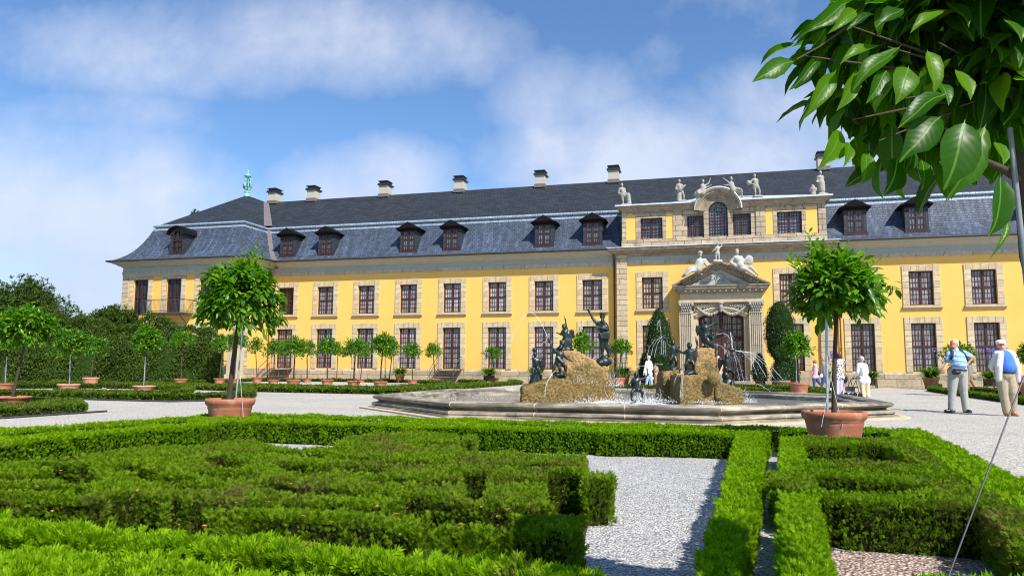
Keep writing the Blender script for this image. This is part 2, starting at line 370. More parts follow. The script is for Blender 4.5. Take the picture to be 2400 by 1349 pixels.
M['hornbeam'] = leaf_mat('hornbeam leaves', (.022, .052, .005), (.095, .145, .012), .55, .3, spec=.2)
M['treeleaf'] = leaf_mat('tree leaves', (.022, .055, .008), (.10, .155, .020), .55, .3, spec=.2)
M['topiary'] = leaf_mat('dark laurel leaves', (.012, .032, .008), (.045, .085, .018), .35, .25)
M['strap'] = leaf_mat('strap leaves', (.050, .130, .014), (.150, .270, .040), .35, .35)
M['agap'] = leaf_mat('violet blue petals', (.16, .13, .55), (.36, .32, .85), .6, .3, tcol=(1, 1, 1))
M['gravel'] = gravel_mat('pale path gravel', [(.40, .37, .32), (.57, .53, .465), (.66, .62, .55), (.50, .465, .41), (.78, .74, .67)], 42, .008)
M['gravel_white'] = gravel_mat('white and blue grey chippings', [(.24, .255, .275), (.54, .54, .535), (.68, .67, .655), (.38, .385, .40), (.82, .81, .78), (.58, .53, .46)], 62, .012)
M['gravel_pink'] = gravel_mat('pink chippings', [(.32, .20, .16), (.58, .42, .34), (.68, .52, .44), (.42, .30, .26), (.76, .64, .56)], 52, .02)
M['edge'] = mat('black bed edging', (.03, .03, .032), .7, .3)
M['paving'] = mat('red brown paving strip', (.34, .20, .15), .9, .2, 8)
M['water'], n_, b_, o_ = newmat('fountain water')
b_.inputs['Base Color'].default_value = (.16, .18, .17, 1); b_.inputs['Roughness'].default_value = .12
_nz = n_.add('ShaderNodeTexNoise', inp={'Scale': 5.0, 'Detail': 6.0, 'Vector': (n_.add('ShaderNodeTexCoord'), 3)})
_bp = n_.add('ShaderNodeBump', inp={'Strength': 1.0, 'Distance': .08, 'Height': _nz}); n_.l.new(_bp.outputs[0], b_.inputs['Normal'])
def spray(name, a):
    m, n, b, o = newmat(name); b.inputs['Base Color'].default_value = (.95, .97, 1, 1); b.inputs['Roughness'].default_value = .25; b.inputs['Alpha'].default_value = a
    return m
M['jet'] = spray('water jet', .42); M['drop'] = spray('water drops', .55); M['mist'] = spray('fine spray', .3)
# ------------------------------------------------------------------ ground
g = MB(); g.face([(-400, -60, 0), (400, -60, 0), (400, 500, 0), (-400, 500, 0)])
tag(g.build('ground', M['gravel']), kind='structure')

# ------------------------------------------------------------------ the palace
D = 51.85
PAL = thing('palace', 'long yellow two storey palace with slate mansard roof, dormers and a pedimented stone portal', 'palace', (0, D, 0))
def wall_holes(mb, x0, x1, z0, z1, holes, y, depth=.3, m=0):
    xs = sorted({x0, x1, *[h[0] for h in holes], *[h[1] for h in holes]}); zs = sorted({z0, z1, *[h[2] for h in holes], *[h[3] for h in holes]})
    for i in range(len(xs)-1):
        for j in range(len(zs)-1):
            cx, cz = (xs[i]+xs[i+1])/2, (zs[j]+zs[j+1])/2
            if any(h[0] < cx < h[1] and h[2] < cz < h[3] for h in holes): continue
            mb.face([(xs[i], y, zs[j]), (xs[i+1], y, zs[j]), (xs[i+1], y, zs[j+1]), (xs[i], y, zs[j+1])], m)
    for a, b, c, d in holes:
        mb.face([(a, y, c), (a, y, d), (a, y+depth, d), (a, y+depth, c)], m); mb.face([(b, y, c), (b, y+depth, c), (b, y+depth, d), (b, y, d)], m)
        mb.face([(a, y, d), (b, y, d), (b, y+depth, d), (a, y+depth, d)], m); mb.face([(a, y, c), (a, y+depth, c), (b, y+depth, c), (b, y, c)], m)

ZU0, ZU1, ZL0, ZL1 = 5.14, 7.30, .98, 4.01      # window openings
PLZ, ARC0, FRZ0, FRZ1, EAVE = .93, 8.22, 8.50, 8.86, 9.30
LX = [-33.10+3.5*k for k in range(8)]; RX = [8.80+3.5*k for k in range(6)]
WW = .70                                          # half width of a window
X_PAV0, X_PAV1, P_PAV = -45.9, -34.55, -3.2
CX, CH, P_CEN = .08, 6.85, -.45
# wings
for xa, xb, xs in ((X_PAV1, CX-CH, LX), (CX+CH, 30.0, RX)):
    w_ = MB(); hl = []
    for x in xs: hl += [(x-WW, x+WW, ZU0, ZU1), (x-WW, x+WW, ZL0, ZL1)]
    wall_holes(w_, xa, xb, PLZ, ARC0, hl, 0)
    w_.build('wall', M['yellow'], PAL)
    pl = MB(); pl.box(xa, xb, -.12, .3, 0, .80); pl.prism([(-.12, .80), (.3, .80), (.3, PLZ), (-.003, PLZ), (-.05, .86)], 'x', xa, xb)
    pl.build('plinth', M['plinth'], PAL)
    a_ = MB(); a_.box(xa, xb, -.06, .3, ARC0, ARC0+.12); a_.box(xa, xb, -.09, .3, ARC0+.12, FRZ0); a_.build('architrave', M['architrave'], PAL)
    a_ = MB(); a_.box(xa, xb, -.05, .3, FRZ0, FRZ1); a_.build('frieze', M['frieze'], PAL)
    cprof = [(.3, FRZ1), (-.12, FRZ1), (-.16, FRZ1+.06), (-.30, FRZ1+.10), (-.42, FRZ1+.20), (-.62, FRZ1+.27), (-.66, FRZ1+.36), (-.74, FRZ1+.38), (-.74, FRZ1+.42), (.3, FRZ1+.42)]
    a_ = MB(); a_.prism(cprof, 'x', xa if xa > -30 else xa+.75, xb); a_.build('cornice', M['cornice'], PAL)
# ---- window kit
def window_frame(mb, x0, x1, z0, z1, y, cols=4, rows=(3, 3), tr=.5, fw=.075, bar=.022, mul=.10):
    """mullion cross and glazing bars"""
    mb.box(x0, x0+fw, y-.04, y+.06, z0, z1); mb.box(x1-fw, x1, y-.04, y+.06, z0, z1)
    mb.box(x0+fw, x1-fw, y-.04, y+.06, z1-fw, z1); mb.box(x0+fw, x1-fw, y-.04, y+.06, z0, z0+fw)
    zt = z0+(z1-z0)*tr; xm = (x0+x1)/2
    mb.box(xm-mul/2, xm+mul/2, y-.05, y+.05, z0+fw, z1-fw)
    mb.box(x0+fw, xm-mul/2, y-.047, y+.05, zt-mul/2, zt+mul/2); mb.box(xm+mul/2, x1-fw, y-.047, y+.05, zt-mul/2, zt+mul/2)
    for (a, b) in ((x0+fw, xm-mul/2), (xm+mul/2, x1-fw)):
        for (c, d, n) in ((z0+fw, zt-mul/2, rows[0]), (zt+mul/2, z1-fw, rows[1])):
            mb.box(a, a+.035, y-.03, y+.03, c, d); mb.box(b-.035, b, y-.03, y+.03, c, d)
            for k in range(1, cols//2+1 if cols > 2 else 1):
                t = a+(b-a)*k/(cols//2+1); mb.box(t-bar/2, t+bar/2, y-.015, y+.015, c, d)
            for k in range(1, n):
                t = c+(d-c)*k/n; mb.box(a, b, y-.018, y+.018, t-bar/2, t+bar/2)
def palace_window(x, z0, z1, y, kind, pane='pane', first=None):
    """window > surround, sill, pane ; local origin at bottom centre on the wall plane"""
    h = z1-z0
    f = MB(); window_frame(f, -WW, WW, 0, h, .20, 4, (3, 3) if kind == 'up' else (4, 4), .5 if kind == 'up' else .52)
    o = f.build('window', M['wood'], PAL, (x, y, z0))
    s = MB(); SW = .37; lo = -.02 if kind == 'up' else -.045
    s.box(-WW-SW, -WW, -.06, .02, lo, h); s.build('jamb', M['surround'], o)
    s = MB(); s.box(WW, WW+SW, -.06, .02, lo, h); s.build('jamb', M['surround'], o)
    l = MB(); n = 5; tw = 2*(WW+SW)
    l.box(-WW-SW, WW+SW, -.064, .02, h, h+.38); l.box(-.22, .22, -.078, -.064, h-.0, h+.395)
    l.build('lintel', M['lintel'], o)
    if kind == 'up':
        q = MB(); q.box(-WW-SW-.04, WW+SW+.04, -.13, .02, -.15, -.02); q.prism([(-.17, -.15), (.02, -.15), (.02, -.26), (-.07, -.26)], 'x', -WW-SW-.07, WW+SW+.07); q.build('sill', M['stone'], o)
    p = MB(); p.box(-WW+.02, WW-.02, .215, .23, .03, h-.03); p.build('pane', M[pane], o)
    return o
up0 = palace_window(LX[0], ZU0, ZU1, 0, 'up', 'pane_dark'); lo0 = palace_window(LX[0], ZL0, ZL1, 0, 'low')
up1 = palace_window(LX[1], ZU0, ZU1, 0, 'up')
for x in LX[2:]+RX: c = copy_tree(up1, PAL); c.location.x = x
for x in LX[1:]+RX: c = copy_tree(lo0, PAL); c.location.x = x
# ---- pavilion on the left
pv = MB(); PXW = [-44.15, -41.05, -38.0]; hl = []
for x in PXW: hl += [(x-WW, x+WW, ZU0-.1, 7.86), (x-WW, x+WW, ZL0, ZL1)]
wall_holes(pv, X_PAV0, X_PAV1, PLZ, ARC0, hl, P_PAV)
pv.face([(X_PAV1, P_PAV, PLZ), (X_PAV1, 0, PLZ), (X_PAV1, 0, ARC0), (X_PAV1, P_PAV, ARC0)])
pv.face([(X_PAV0, 14, PLZ), (X_PAV0, P_PAV, PLZ), (X_PAV0, P_PAV, ARC0), (X_PAV0, 14, ARC0)])
pv.build('wall', M['yellow'], PAL)
def rect_trim(name, ma, z0, z1, o):
    b = MB(); b.box(X_PAV0-o, X_PAV1+o, P_PAV-o, 0 if o < .01 else -.001, z0, z1); b.box(X_PAV0-o, X_PAV0, 0, 14, z0, z1); return b.build(name, ma, PAL)
rect_trim('plinth', M['plinth'], 0, PLZ, .12); rect_trim('architrave', M['architrave'], ARC0+.1, FRZ0, .09); rect_trim('architrave', M['stone'], ARC0-.06, ARC0+.1, .06)
rect_trim('frieze', M['frieze'], FRZ0, FRZ1, .05)
def loft_rect(rects, mb, m=0, flat=True):
    """stack of rectangles (x0,x1,y0,y1,z) skinned, one strip per side"""
    for a, b in zip(rects[:-1], rects[1:]):
        A_ = [(a[0], a[2], a[4]), (a[1], a[2], a[4]), (a[1], a[3], a[4]), (a[0], a[3], a[4])]; B_ = [(b[0], b[2], b[4]), (b[1], b[2], b[4]), (b[1], b[3], b[4]), (b[0], b[3], b[4])]
        for i in range(4): j = (i+1) % 4; mb.face([A_[i], A_[j], B_[j], B_[i]], m, False)
PYB = 13.0
def prect(o, z): return (X_PAV0-o, X_PAV1+o, P_PAV-o, PYB+o, z)
cn = MB(); loft_rect([prect(.12, FRZ1), prect(.16, FRZ1+.06), prect(.30, FRZ1+.10), prect(.42, FRZ1+.20), prect(.62, FRZ1+.27), prect(.66, FRZ1+.36), prect(.74, FRZ1+.38), prect(.74, FRZ1+.42), prect(.1, FRZ1+.43)], cn)
cn.build('cornice', M['cornice'], PAL)
# corner piers of the pavilion
q = MB(); q.box(X_PAV0-.03, X_PAV0+.52, P_PAV-.05, P_PAV+.5, PLZ, ARC0-.06); q.build('quoins', M['quoin'], PAL); q = MB(); q.box(X_PAV1-.58, X_PAV1+.03, P_PAV-.05, P_PAV+.5, PLZ, ARC0-.06); q.build('quoins', M['quoin'], PAL)
# pavilion windows
for i, x in enumerate(PXW):
    for (a, b, kd) in ((ZU0-.1, 7.86, 'up'), (ZL0, ZL1, 'low')):
        f = MB(); h = b-a; window_frame(f, -WW, WW, 0, h, .2, 2 if kd == 'up' else 4, (1, 1) if kd == 'up' else (4, 4), .5, .09)
        o = f.build('window', M['wood'], PAL, (x, P_PAV, a))
        s = MB(); s.box(-WW-.42, -WW, -.05, .02, 0, h); s.build('jamb', M['surround'], o); s = MB(); s.box(WW, WW+.42, -.05, .02, 0, h); s.build('jamb', M['surround'], o)
        s = MB(); s.box(-WW-.42, WW+.42, -.055, .02, h, h+(.30 if kd == 'up' else .36)); s.build('lintel', M['lintel'], o)
        p = MB(); p.box(-WW+.02, WW-.02, .215, .23, .03, h-.03); p.build('pane', M['pane_dark'], o)
# ---- roofs
LOWP = [(-.88, 9.30), (-.60, 9.41), (-.28, 9.60), (.06, 9.86), (.38, 10.20), (.68, 10.62), (.94, 11.08), (1.16, 11.56), (1.34, 12.0), (1.42, 12.22)]
def wing_roof(xa, xb):
    r = MB(); r.grid([[(xa, y, z), (xb, y, z)] for y, z in LOWP][::-1], 0, True)
    return r.build('lower_roof', M['slate_low'], PAL)
wing_roof(-35.6, CX-CH+.2); wing_roof(CX+CH-.2, 30)
LEDZ = 12.22; UPY, UPZ, RDY, RDZ = 1.62, 12.52, 7.0, 16.1
u = MB(); u.face([(-40.2, RDY, RDZ), (-36.05, UPY, UPZ), (30, UPY, UPZ), (30, RDY, RDZ)])
u.face([(-40.2, RDY, RDZ), (30, RDY, RDZ), (30, 14, 11), (-40.2, 14, 11)])
u.build('upper_roof', M['slate_up'], PAL)
def ledge(xa, xb, m='lead'):
    l = MB(); rows = []
    for t in range(9):
        a = -pi/2+pi*t/8; rows.append([(xa, 1.55-.20*cos(a), 12.40+.14*sin(a)), (xb, 1.55-.20*cos(a), 12.40+.14*sin(a))])
    l.grid(rows[::-1]); l.face([(xa, 1.35, 12.13), (xb, 1.35, 12.13), (xb, 1.55, 12.27), (xa, 1.55, 12.27)]); l.face([(xa, 1.33, 12.02), (xb, 1.33, 12.02), (xb, 1.35, 12.13), (xa, 1.35, 12.13)])
    return l.build('roof_ledge', M['lead'], PAL)
ledge(-36.3, CX-CH+.3); ledge(CX+CH-.3, 30)
g_ = MB(); g_.tube([(X_PAV1+.9, -.90, 9.30), (CX-CH-.1, -.90, 9.30)], .075, 8); g_.build('gutter', M['gutter'], PAL)
g_ = MB(); g_.tube([(CX+CH+.1, -.90, 9.30), (30, -.90, 9.30)], .075, 8); g_.build('gutter', M['gutter'], PAL)
# pavilion roof
pr = MB(); loft_rect([prect(-y, z+.01) for y, z in LOWP], pr); pr.build('lower_roof', M['slate_low'], PAL)
pu = MB(); e = 1.62; x0, x1, y0, y1 = X_PAV0+e, X_PAV1-e, P_PAV+e, PYB-e
pa, pb = (-40.2, 4.3, 16.18), (-40.2, 7.2, 16.18)
pu.face([(x0, y0, UPZ), (x1, y0, UPZ), pa]); pu.face([(x1, y0, UPZ), (x1, y1, UPZ), pb, pa]); pu.face([(x0, y1, UPZ), (x0, y0, UPZ), pa, pb]); pu.face([(x1, y1, UPZ), (x0, y1, UPZ), pb])
pu.build('upper_roof', M['slate_up'], PAL)
pl_ = MB(); loft_rect([prect(-1.33, 12.03), prect(-1.35, 12.15), prect(-1.52, 12.27), prect(-1.38, 12.33), prect(-1.34, 12.41), prect(-1.38, 12.49), prect(-1.55, 12.55), prect(-1.7, 12.56)], pl_); pl_.build('roof_ledge', M['lead'], PAL)
gp = MB(); loft_rect([prect(.90, 9.22), prect(.97, 9.27), prect(.95, 9.36), prect(.85, 9.37), prect(.83, 9.25), prect(.90, 9.22)], gp); gp.build('gutter', M['gutter'], PAL)
# valley sheets
v = MB()
def strip(mb, a, b, w, lift=.03):
    a, b = Vector(a), Vector(b); s = Vector((1, .3, 0)).normalized()*w
    mb.face([a-s+Vector((0, -lift, lift*2)), a+s+Vector((0, -lift, lift*2)), b+s+Vector((0, -lift, lift*2)), b-s+Vector((0, -lift, lift*2))])
strip(v, (-36.05, 1.62, 12.60), (-40.0, 6.8, 15.98), .34, .06)
pts = [(X_PAV1-y, y, z) for y, z in LOWP]
for a, b in zip(pts[:-1], pts[1:]): strip(v, a, b, .30, .05)
v.build('valley_sheet', M['valley'], PAL)
# ---- dormers
def dormer(x, y, first=True):
    o_ = MB(); 
    o_.box(-.68, -.52, .0, 2.1, -.15, 1.62); o_.box(.52, .68, .0, 2.1, -.15, 1.62); o_.box(-.52, .52, .0, .2, 1.50, 1.62); o_.box(-.52, .52, .0, .2, -.15, -.02)
    d = o_.build('dormer', M['slate_side'], PAL, (x, y, 9.93))
    r = MB()
    r.prism([(-.98, 1.62), (.98, 1.62), (0, 2.16)], 'y', -.28, 1.7); r.box(-.88, .88, -.2, 1.5, 1.50, 1.615)
    r.prism([(-.70, 1.68), (.70, 1.68), (0, 2.06)], 'y', -.31, -.282); r.build('gable_roof', M['dormer_roof'], d)
    f = MB(); window_frame(f, -.52, .52, 0, 1.5, .05, 2, (1, 1), .56, .09, mul=.10)
    for sx in (-1, 1): f.box(sx*.24-.012, sx*.24+.012, .03, .06, .09, 1.4)
    f.box(-.43, .43, .03, .055, .36, .385); fo = f.build('window', M['wood_dormer'], d)
    p = MB(); p.box(-.44, .44, .07, .085, .05, 1.45); p.build('pane', M['pane_sky'], d)
    s = MB(); s.box(-.74, .74, -.1, .1, -.16, -.04); s.build('sill', M['wood_dormer'], d)
    return d
DXS = [-33.15, -29.7, -22.7, -19.2, -12.1, -8.55, 8.65, 12.25, 19.3, 22.8]
d0 = dormer(DXS[0], -.0)
for x in DXS[1:]: c = copy_tree(d0, PAL); c.location.x = x
# arched dormer on the pavilion
ad = MB(); ad.box(-.72, -.50, 0, 2.1, -.15, 1.45); ad.box(.50, .72, 0, 2.1, -.15, 1.45)
arch = [(-.72, 1.45)]+[(-.72*cos(pi*t/12), 1.45+.55*sin(pi*t/12)) for t in range(1, 12)]+[(.72, 1.45)]
arch2 = [(.50*cos(pi*t/12), 1.30+.5*sin(pi*t/12)) for t in range(13)]
ad.grid([[(a[0], 0, a[1]) for a in arch], [(-b[0], 0, b[1]) for b in arch2]], 0, False)
AD = ad.build('dormer', M['slate_side'], PAL, (-40.95, P_PAV, 9.93))
rr = MB(); out = [(-.92*cos(pi*t/14), 1.42+.68*sin(pi*t/14)) for t in range(15)]; inn = [(-.80*cos(pi*t/14), 1.42+.58*sin(pi*t/14)) for t in range(15)]
rr.prism(out+inn[::-1], 'y', -.25, 2.2); rr.build('arched_roof', M['dormer_roof'], AD)
f = MB(); f.box(-.5, -.42, 0, .1, 0, 1.3); f.box(.42, .5, 0, .1, 0, 1.3); f.box(-.05, .05, .0, .1, 0, 1.75); f.box(-.42, .42, 0, .1, .9, .99); f.box(-.42, .42, 0, .1, 0, .08); f.box(-.42, .42, .02, .08, .45, .48)
f.grid([[(-.5*cos(pi*t/12), 0, 1.3+.5*sin(pi*t/12)) for t in range(13)], [(-.41*cos(pi*t/12), 0, 1.3+.41*sin(pi*t/12)) for t in range(13)]], 0, False)
f.build('window', M['wood_dormer'], AD); p = MB(); p.prism([(-.45, .02), (.45, .02), (.45, 1.3)]+[(.45*cos(pi*t/8), 1.3+.45*sin(pi*t/8)) for t in range(1, 8)]+[(-.45, 1.3)], 'y', .09, .11); p.build('pane', M['pane_dark'], AD)
s = MB(); s.box(-.78, .78, -.1, .1, -.16, -.04); s.build('sill', M['wood_dormer'], AD)
# ---- chimneys
def chimney(x):
    c = MB(); c.box(-.40, .40, -.5, .5, 0, 1.12)
    o = c.build('chimney', M['chimney'], PAL, (x, RDY, 15.85))
    k = MB(); k.prism([(-.48, 1.03), (.48, 1.03), (.54, 1.12), (-.54, 1.12)], 'y', -.62, .62); k.prism([(-.52, 1.121), (.52, 1.121), (.42, 1.22), (-.42, 1.22)], 'y', -.6, .6); k.box(-.38, .38, -.44, .44, 1.22, 1.38); k.prism([(-.48, 1.38), (.48, 1.38), (.44, 1.45), (-.44, 1.45)], 'y', -.56, .56); k.build('chimney_cap', M['metal_dark'], o)
    k = MB(); k.box(-.45, .45, -.56, .56, .0, .30); k.build('flashing', M['valley'], o)
    return o
c0 = chimney(-39.15)
for x in (-35.15, -28.05, -21.08, -14.0, -7.94, 7.75, 15.0, 22.0): c = copy_tree(c0, PAL); c.location.x = x
# ---- copper finial on the pavilion
fn = MB(); fn.lathe([(.26, 0), (.26, .25), (.16, .34), (.30, .42), (.12, .5), (.08, .75), (.06, 1.55), (.14, 1.7), (.30, 1.82), (.34, 1.9), (.16, 1.98), (.05, 2.1), (.09, 2.2), (.02, 2.5)], (0, 0, 0), 12)
for k in range(8):
    a = 2*pi*k/8
    for s_ in (1, .8): fn.tube([(cos(a)*.06, sin(a)*.06, .55), (cos(a)*.34*s_, sin(a)*.34*s_, .75), (cos(a)*.42*s_, sin(a)*.42*s_, 1.0+.1*s_), (cos(a)*.22*s_, sin(a)*.22*s_, 1.3), (cos(a)*.28, sin(a)*.28, 1.5), (cos(a)*.1, sin(a)*.1, 1.62)], .035, 5)
    fn.ball((cos(a)*.40, sin(a)*.40, .92), .075, 0, 6)
fn.build('finial', M['copper'], PAL, (-40.2, 4.3, 16.05))
# ---- downpipes
for (x, y, zt) in ((CX-CH-.26, -.12, 9.2), (CX+CH+.55, -.12, 9.2), (X_PAV1+.12, -.16, 9.2)):
    d = MB(); d.tube([(x, -.95, zt), (x, -.7, zt-.25), (x, y, zt-.55), (x, y, .1)], .055, 8)
    for z in (2.4, 4.6, 6.8): d.tube([(x, y, z), (x, y, z+.06)], .075, 8)
    d.build('downpipe', M['pipe'], PAL)
# ---- centre block
y = P_CEN; xa, xb = CX-CH, CX+CH
cb = MB(); CWX = [CX-4.46, CX+4.46]; hl = []
for x in CWX: hl += [(x-WW, x+WW, ZU0, ZU1), (x-WW, x+WW, ZL0, ZL1)]
hl.append((CX-1.45, CX+1.45, .2, 4.95))
wall_holes(cb, xa, xb, PLZ-.6, ARC0, hl, y); cb.face([(xa, 0, 0), (xa, y, 0), (xa, y, ARC0), (xa, 0, ARC0)]); cb.face([(xb, y, 0), (xb, 0, 0), (xb, 0, ARC0), (xb, y, ARC0)])
cb.build('wall', M['yellow'], PAL)
for i, x in enumerate(CWX):
    for z0, z1, k in ((ZU0, ZU1, 'up'), (ZL0, ZL1, 'low')): palace_window(x, z0, z1, y, k, 'pane_warm')
pl = MB(); pl.box(xa, CX-2.72, y-.12, y+.2, 0, PLZ); pl.build('plinth', M['plinth'], PAL); pl = MB(); pl.box(CX+2.72, xb, y-.12, y+.2, 0, PLZ); pl.build('plinth', M['plinth'], PAL)
q = MB(); q.box(xa-.02, xa+.70, y-.16, y+.2, PLZ, FRZ1); q.build('pilaster', M['quoin'], PAL); q = MB(); q.box(xb-.70, xb+.02, y-.16, y+.2, PLZ, FRZ1); q.build('pilaster', M['quoin'], PAL)
a_ = MB(); a_.box(xa+.7, xb-.7, y-.07, y+.2, ARC0, FRZ0); a_.build('architrave', M['architrave'], PAL)
a_ = MB(); a_.box(xa+.7, xb-.7, y-.05, y+.2, FRZ0, FRZ1); a_.build('frieze', M['frieze'], PAL)
def profile_x(mb, prof, x0, x1):  # moulding with returned ends
    rows = []
    for (yy, z) in prof: rows.append([(x0+(yy-prof[0][0]), 0, z), (x0+(yy-prof[0][0]), yy, z), (x1-(yy-prof[0][0]), yy, z), (x1-(yy-prof[0][0]), 0, z)])
    mb.grid(rows, 0, False)
lc = MB(); cp = [(y-.10, FRZ1-.10), (y-.16, FRZ1), (y-.22, FRZ1+.08), (y-.42, FRZ1+.12), (y-.50, FRZ1+.26), (y-.66, FRZ1+.30), (y-.68, FRZ1+.46), (y-.02, FRZ1+.54)]
profile_x(lc, cp, xa, xb); lc.build('cornice', M['stone_grey'], PAL)
lf = MB(); lf.prism([(y-.74, FRZ1+.455), (y-.74, FRZ1+.50), (y+.1, FRZ1+.62), (y+.1, FRZ1+.54)], 'x', xa-.66, xb+.66); lf.build('lead_capping', M['leadflat'], PAL)
# attic storey
AZ0, AZ1 = 9.36, 11.98
at = MB(); AXL, AXR = CX-6.45, CX+6.72
holes = [(CX-5.2, CX-3.7, 9.98, 11.42), (CX-2.05, CX-.92, 9.98, 11.45), (CX-.62, CX+.62, 9.98, 12.0), (CX+.92, CX+2.1, 9.98, 11.45), (CX+3.75, CX+5.28, 9.98, 11.42)]
wall_holes(at, AXL, AXR, AZ0, AZ1, [h for h in holes if h[3] < 12]+[(CX-.62, CX+.62, 9.98, 11.98)], y-.02, .35)
at.face([(AXR, y-.02, AZ0), (AXR, 2.2, AZ0), (AXR, 2.2, AZ1), (AXR, y-.02, AZ1)]); at.face([(AXL, 2.2, AZ0), (AXL, y-.02, AZ0), (AXL, y-.02, AZ1), (AXL, 2.2, AZ1)])
at.build('attic_wall', M['attic'], PAL)
for a, b in ((-6.2, -5.52), (-3.45, -2.98), (3.02, 3.5), (5.54, 6.22)): yp = MB(); yp.box(CX+a, CX+b, y-.05, y, 9.92, 11.70); yp.build('yellow_panel', M['yellow'], PAL)
at2 = MB()
at2.box(CX-5.52, CX-5.2, y-.08, y, 9.9, 11.72); at2.box(CX-3.7, CX-3.45, y-.08, y, 9.9, 11.72); at2.box(CX-5.2, CX-3.7, y-.08, y, 11.42, 11.72)
at2.box(CX+3.5, CX+3.75, y-.08, y, 9.9, 11.72); at2.box(CX+5.28, CX+5.54, y-.08, y, 9.9, 11.72); at2.box(CX+3.75, CX+5.28, y-.08, y, 11.42, 11.72)
at2.box(AXL-.03, AXL+.27, y-.09, y, 9.6, 11.98); at2.box(AXR-.42, AXR+.03, y-.09, y, 9.6, 11.98)
at2.box(CX-.95, CX-.62, y-.12, y+.1, 9.9, 12.0); at2.box(CX+.62, CX+.95, y-.12, y+.1, 9.9, 12.0)
at2.box(CX-2.98, CX-2.42, y-.10, y, 9.9, 11.9); at2.box(CX+2.42, CX+3.0, y-.10, y, 9.9, 11.9)
at2.box(AXL-.06, AXR+.06, y-.14, y-.02, 9.40, 9.88)
at2.build('attic_pilasters', M['attic'], PAL)
def attic_win(xc, w, z0, z1, style):
    f = MB(); window_frame(f, -w/2, w/2, 0, z1-z0, .18, 6 if style == 'grid' else 4, (4, 4) if style == 'grid' else (3, 3), .5, .07, .028, .03 if style == 'grid' else .08)
    o = f.build('attic_window', M['wood'], PAL, (xc, y, z0)); p = MB(); p.box(-w/2+.02, w/2-.02, .2, .21, .02, z1-z0-.02); p.build('pane', M['pane_sky'], o)
attic_win(CX-4.45, 1.5, 9.98, 11.42, 'cross'); attic_win(CX+4.515, 1.53, 9.98, 11.42, 'cross'); attic_win(CX-1.485, 1.13, 9.98, 11.45, 'grid'); attic_win(CX+1.51, 1.18, 9.98, 11.45, 'grid')
# arched window and arched hood
R1, ZC = .62, 11.72
f = MB(); n = 16
f.grid([[(CX-R1*cos(pi*t/n), y+.16, ZC+R1*sin(pi*t/n)) for t in range(n+1)], [(CX-(R1-.08)*cos(pi*t/n), y+.16, ZC+(R1-.08)*sin(pi*t/n)) for t in range(n+1)]], 0, False)
f.grid([[(CX-.26*cos(pi*t/n), y+.15, ZC+.02+.28*sin(pi*t/n)) for t in range(n+1)], [(CX-.21*cos(pi*t/n), y+.15, ZC+.02+.22*sin(pi*t/n)) for t in range(n+1)]], 0, False)
for a in (-.62, .54): f.box(CX+a, CX+a+.08, y+.13, y+.2, 9.98, ZC)
for a in (-.23, .16): f.box(CX+a, CX+a+.07, y+.12, y+.2, 9.98, ZC)
for k in range(9): f.box(CX-.58, CX+.58, y+.15, y+.19, 10.0+k*.21, 10.025+k*.21)
for a in (-.40, -.03, .38): f.box(CX+a, CX+a+.022, y+.16, y+.19, 9.98, ZC)
for k in range(1, 8):
    a = pi*k/8; f.tube([(CX-.27*cos(a), y+.17, ZC+.27*sin(a)), (CX-.56*cos(a), y+.17, ZC+.56*sin(a))], .014, 4)
fo = f.build('attic_window', M['wood'], PAL)
p = MB(); p.prism([(CX-.6, 9.98), (CX+.6, 9.98)]+[(CX+.6*cos(pi*t/12), ZC+.6*sin(pi*t/12)) for t in range(13)], 'y', y+.2, y+.22); p.build('pane', M['pane_sky'], fo)
hd = MB()
def arc_row(r, yy, zc=ZC-.02, x=CX, n=24): return [(x-r*cos(pi*t/n), yy, zc+r*sin(pi*t/n)) for t in range(n+1)]
hd.grid([arc_row(.62, y+.2), arc_row(.62, y-.13), arc_row(.84, y-.13), arc_row(.86, y-.17), arc_row(.95, y-.17)], 0, False)
hd.grid([arc_row(.95, y-.17), arc_row(1.0, y-.24), arc_row(1.08, y-.24), arc_row(1.12, y-.34), arc_row(1.20, y-.36), arc_row(1.24, y-.50), arc_row(1.34, y-.52), arc_row(1.40, y-.60), arc_row(1.50, y-.62)], 0, False)
hd.grid([arc_row(1.50, y-.62), arc_row(1.50, .8)], 0, True)
hd.build('arched_hood', M['stone_grey'], PAL)
hl_ = MB(); hl_.grid([arc_row(1.50, y-.64), arc_row(1.56, y-.64), arc_row(1.56, 1.4)], 0, True); hl_.build('lead_capping', M['leadflat'], PAL)
ac = MB(); cpa = [(y-.10, 11.86), (y-.14, 11.98), (y-.26, 12.03), (y-.30, 12.12), (y-.44, 12.16), (y-.47, 12.28), (y-.50, 12.31)]
def prof_part(mb, x0, x1, r0, r1):
    rows = []
    for (yy, z) in cpa:
        o = -(yy-cpa[0][0]); L = [(x0-(o if r0 else 0), 1.8 if r0 else yy, z)] if r0 else []
        rows.append(L+[(x0-(o if r0 else 0), yy, z), (x1+(o if r1 else 0), yy, z)]+([(x1+o, 1.8, z)] if r1 else []))
    mb.grid(rows, 0, False)
prof_part(ac, AXL, CX-1.30, True, False); prof_part(ac, CX+1.30, AXR, False, True); ac.build('attic_cornice', M['stone_grey'], PAL)
al = MB()   # lead covered top, rising to the middle
al.face([(AXL-.42, y-.52, 12.32), (CX-1.4, y-.52, 12.32), (CX-1.4, .9, 12.95), (CX-5.0, 1.4, 12.5), (AXL-.42, 1.7, 12.45)]); al.face([(CX+1.4, y-.52, 12.32), (AXR+.42, y-.52, 12.32), (AXR+.42, 1.7, 12.45), (CX+5.2, 1.4, 12.5), (CX+1.4, .9, 12.95)])
for a, b in ((AXL-.45, CX-1.38), (CX+1.38, AXR+.45)): al.box(a, b, y-.55, y-.52, 12.25, 12.35)
